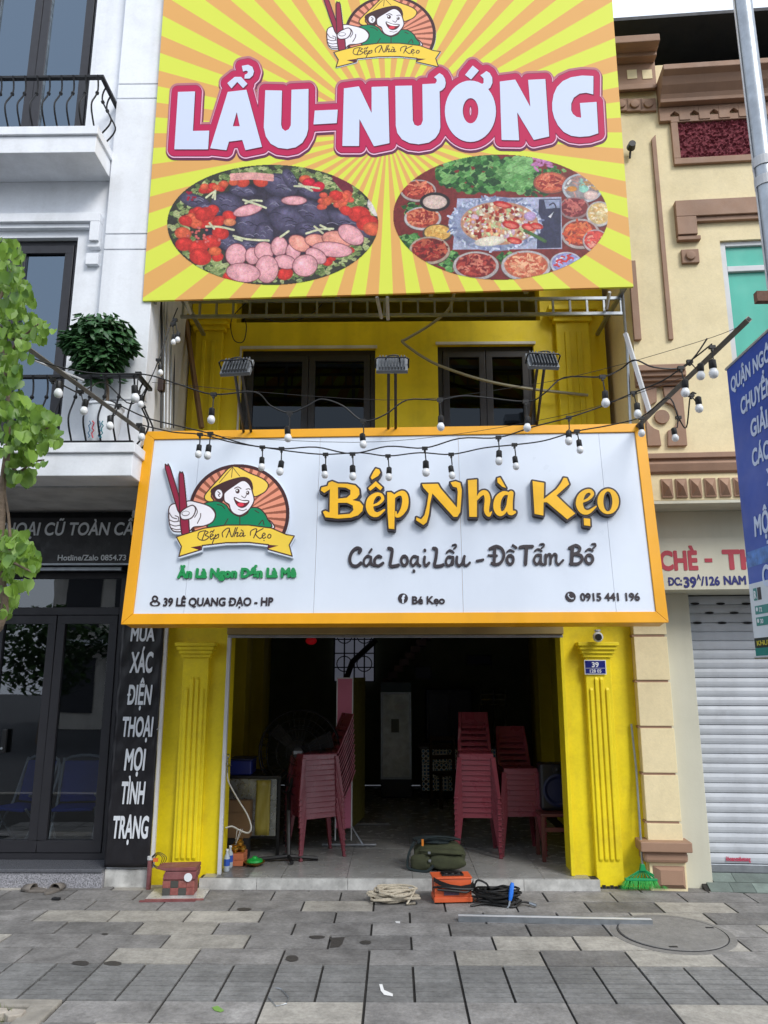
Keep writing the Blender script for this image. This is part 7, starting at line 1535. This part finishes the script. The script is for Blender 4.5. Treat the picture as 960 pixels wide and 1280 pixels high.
# ================================================================ seen through and in the glass
for k, (px, lab) in enumerate([(24, 'blue folding chair with a white rim behind the left glazed leaf'), (93, 'blue folding chair with a curved white arm behind the right glazed leaf')]):
    c0 = at(px, 1030, 8.2); F_ = Frame((c0.x, 8.2, .16), R(-20+k*30)); t = thing('folding_chair', lab, 'chair', fr=F_, group='blue folding chairs in the phone shop'); bl = bpy.data.materials.get('blue_cloth') or mat('blue_cloth', (36, 70, 190), .7, var=.15)
    obj('seat', MB(F_).box(-.2, .2, -.18, .16, .40, .43), bl, t, bev=.01); obj('back', MB(F_).prof([(.15, .45), (.24, .85), (.26, .85), (.17, .45)], -.2, .2), bl, t, bev=.01)
    for s in (-1, 1): obj('leg', MB(F_).tube([(s*.21, -.2, 0), (s*.21, .1, .45), (s*.21, .25, .88)], .012, 6), M['steelw'], t); obj('leg', MB(F_).tube([(s*.215, .22, 0), (s*.215, -.15, .43)], .012, 6), M['steelw'], t)
    obj('rim', MB(F_).tube(smoothpath([(-.21, .16, .5), (-.2, .26, .86), (.2, .26, .86), (.21, .16, .5), (.2, -.1, .55)], 5), .014, 6), M['steelw'], t)
# houses and trees on the far side of the street (behind the photographer)
hc = [(206, 200, 190), (170, 176, 170), (214, 206, 180), (196, 204, 214), (190, 170, 150), (205, 205, 205)]
nmz = ['pale grey', 'sage grey', 'cream', 'pale blue', 'tan', 'white']
for k in range(6):
    x0 = -14+k*4.7; hgt = [10.5, 12, 9.5, 11, 12.5, 10][k]; F_ = Frame((x0, -15, 0))
    t = thing('opposite_house', '%s town house across the street, behind the camera' % nmz[k], 'house', fr=F_, group='houses across the street'); wmt = mat('opposite_wall_%s' % 'abcdef'[k], hc[k], .8, var=.1, streak=.15)
    obj('wall', MB(F_).box(0, 4.65, -8, 0, -.15, hgt), wmt, t); obj('roof_cornice', MB(F_).box(-.1, 4.7, -.2, .35, hgt, hgt+.3), M['white'], t)
    for fl_ in range(int(hgt/3.2)):
        if fl_: obj('balcony', MB(F_).box(.1, 4.5, .02, .9, fl_*3.2-.1, fl_*3.2+.1), M['white'], t); obj('railing', MB(F_).box(.1, 4.5, .86, .9, fl_*3.2+.9, fl_*3.2+.95), M['iron'], t)
        for x in (.6, 2.6): obj('window', MB(F_).box(x, x+1.4, .01, .05, fl_*3.2+.5, fl_*3.2+2.6), M['alu'], t)
gl_ = leafmat('street_tree_leaf', (30, 56, 26), (78, 110, 50), .2)
for k in range(7):
    cx = -11+k*3.4; t = thing('roadside_tree', ['bushy', 'spreading', 'narrow', 'round', 'tall', 'drooping', 'clipped'][k]+' roadside tree across the street, behind the camera', 'tree', loc=(cx, -8.5, 0), group='trees across the street')
    obj('trunk', MB().tube([(cx, -8.5, -.15), (cx+.1, -8.5, 1.4), (cx, -8.5, 2.4)], [.14, .1, .06], 8), M['bark'], t); b = MB()
    for j in range(1500):
        u = Vector((rl.gauss(0, 1), rl.gauss(0, 1), rl.gauss(0, 1))).normalized()*rl.random()**.4; p = Vector((cx+u.x*1.8*(1+.2*math.sin(u.z*5)), -8.5+u.y*1.4, 2.7+u.z*1.5)); a, c_ = rl.random()*6, rl.uniform(-1, 1)
        d1 = Vector((math.cos(a), math.sin(a), c_))*.13; d2 = Vector((-math.sin(a), math.cos(a), rl.uniform(-.5, .5)))*.09; b.add([p-d1, p-d2, p+d1, p+d2], [(0, 1, 2, 3)])
    tag(obj('crown', b, gl_, t), kind='stuff')
# small black security camera on the wall of the beige house
x, z = RL(785, 188, -.02); t = thing('wall_camera', 'small black security camera on the beige wall right of the billboard', 'lamp', fr=Frame(FR.M @ Vector((x, 0, z)), FR.rot[2])); obj('shade', MB(FR).lathe([(.0, .07), (.035, .07), (.045, .0), (0, 0)], (x+.02, -.06, z), 12, 'y'), M['black'], t); obj('arm', MB(FR).tube([(x+.02, -.03, z-.02), (x+.01, -.03, z-.1)], .012, 6), M['black'], t)
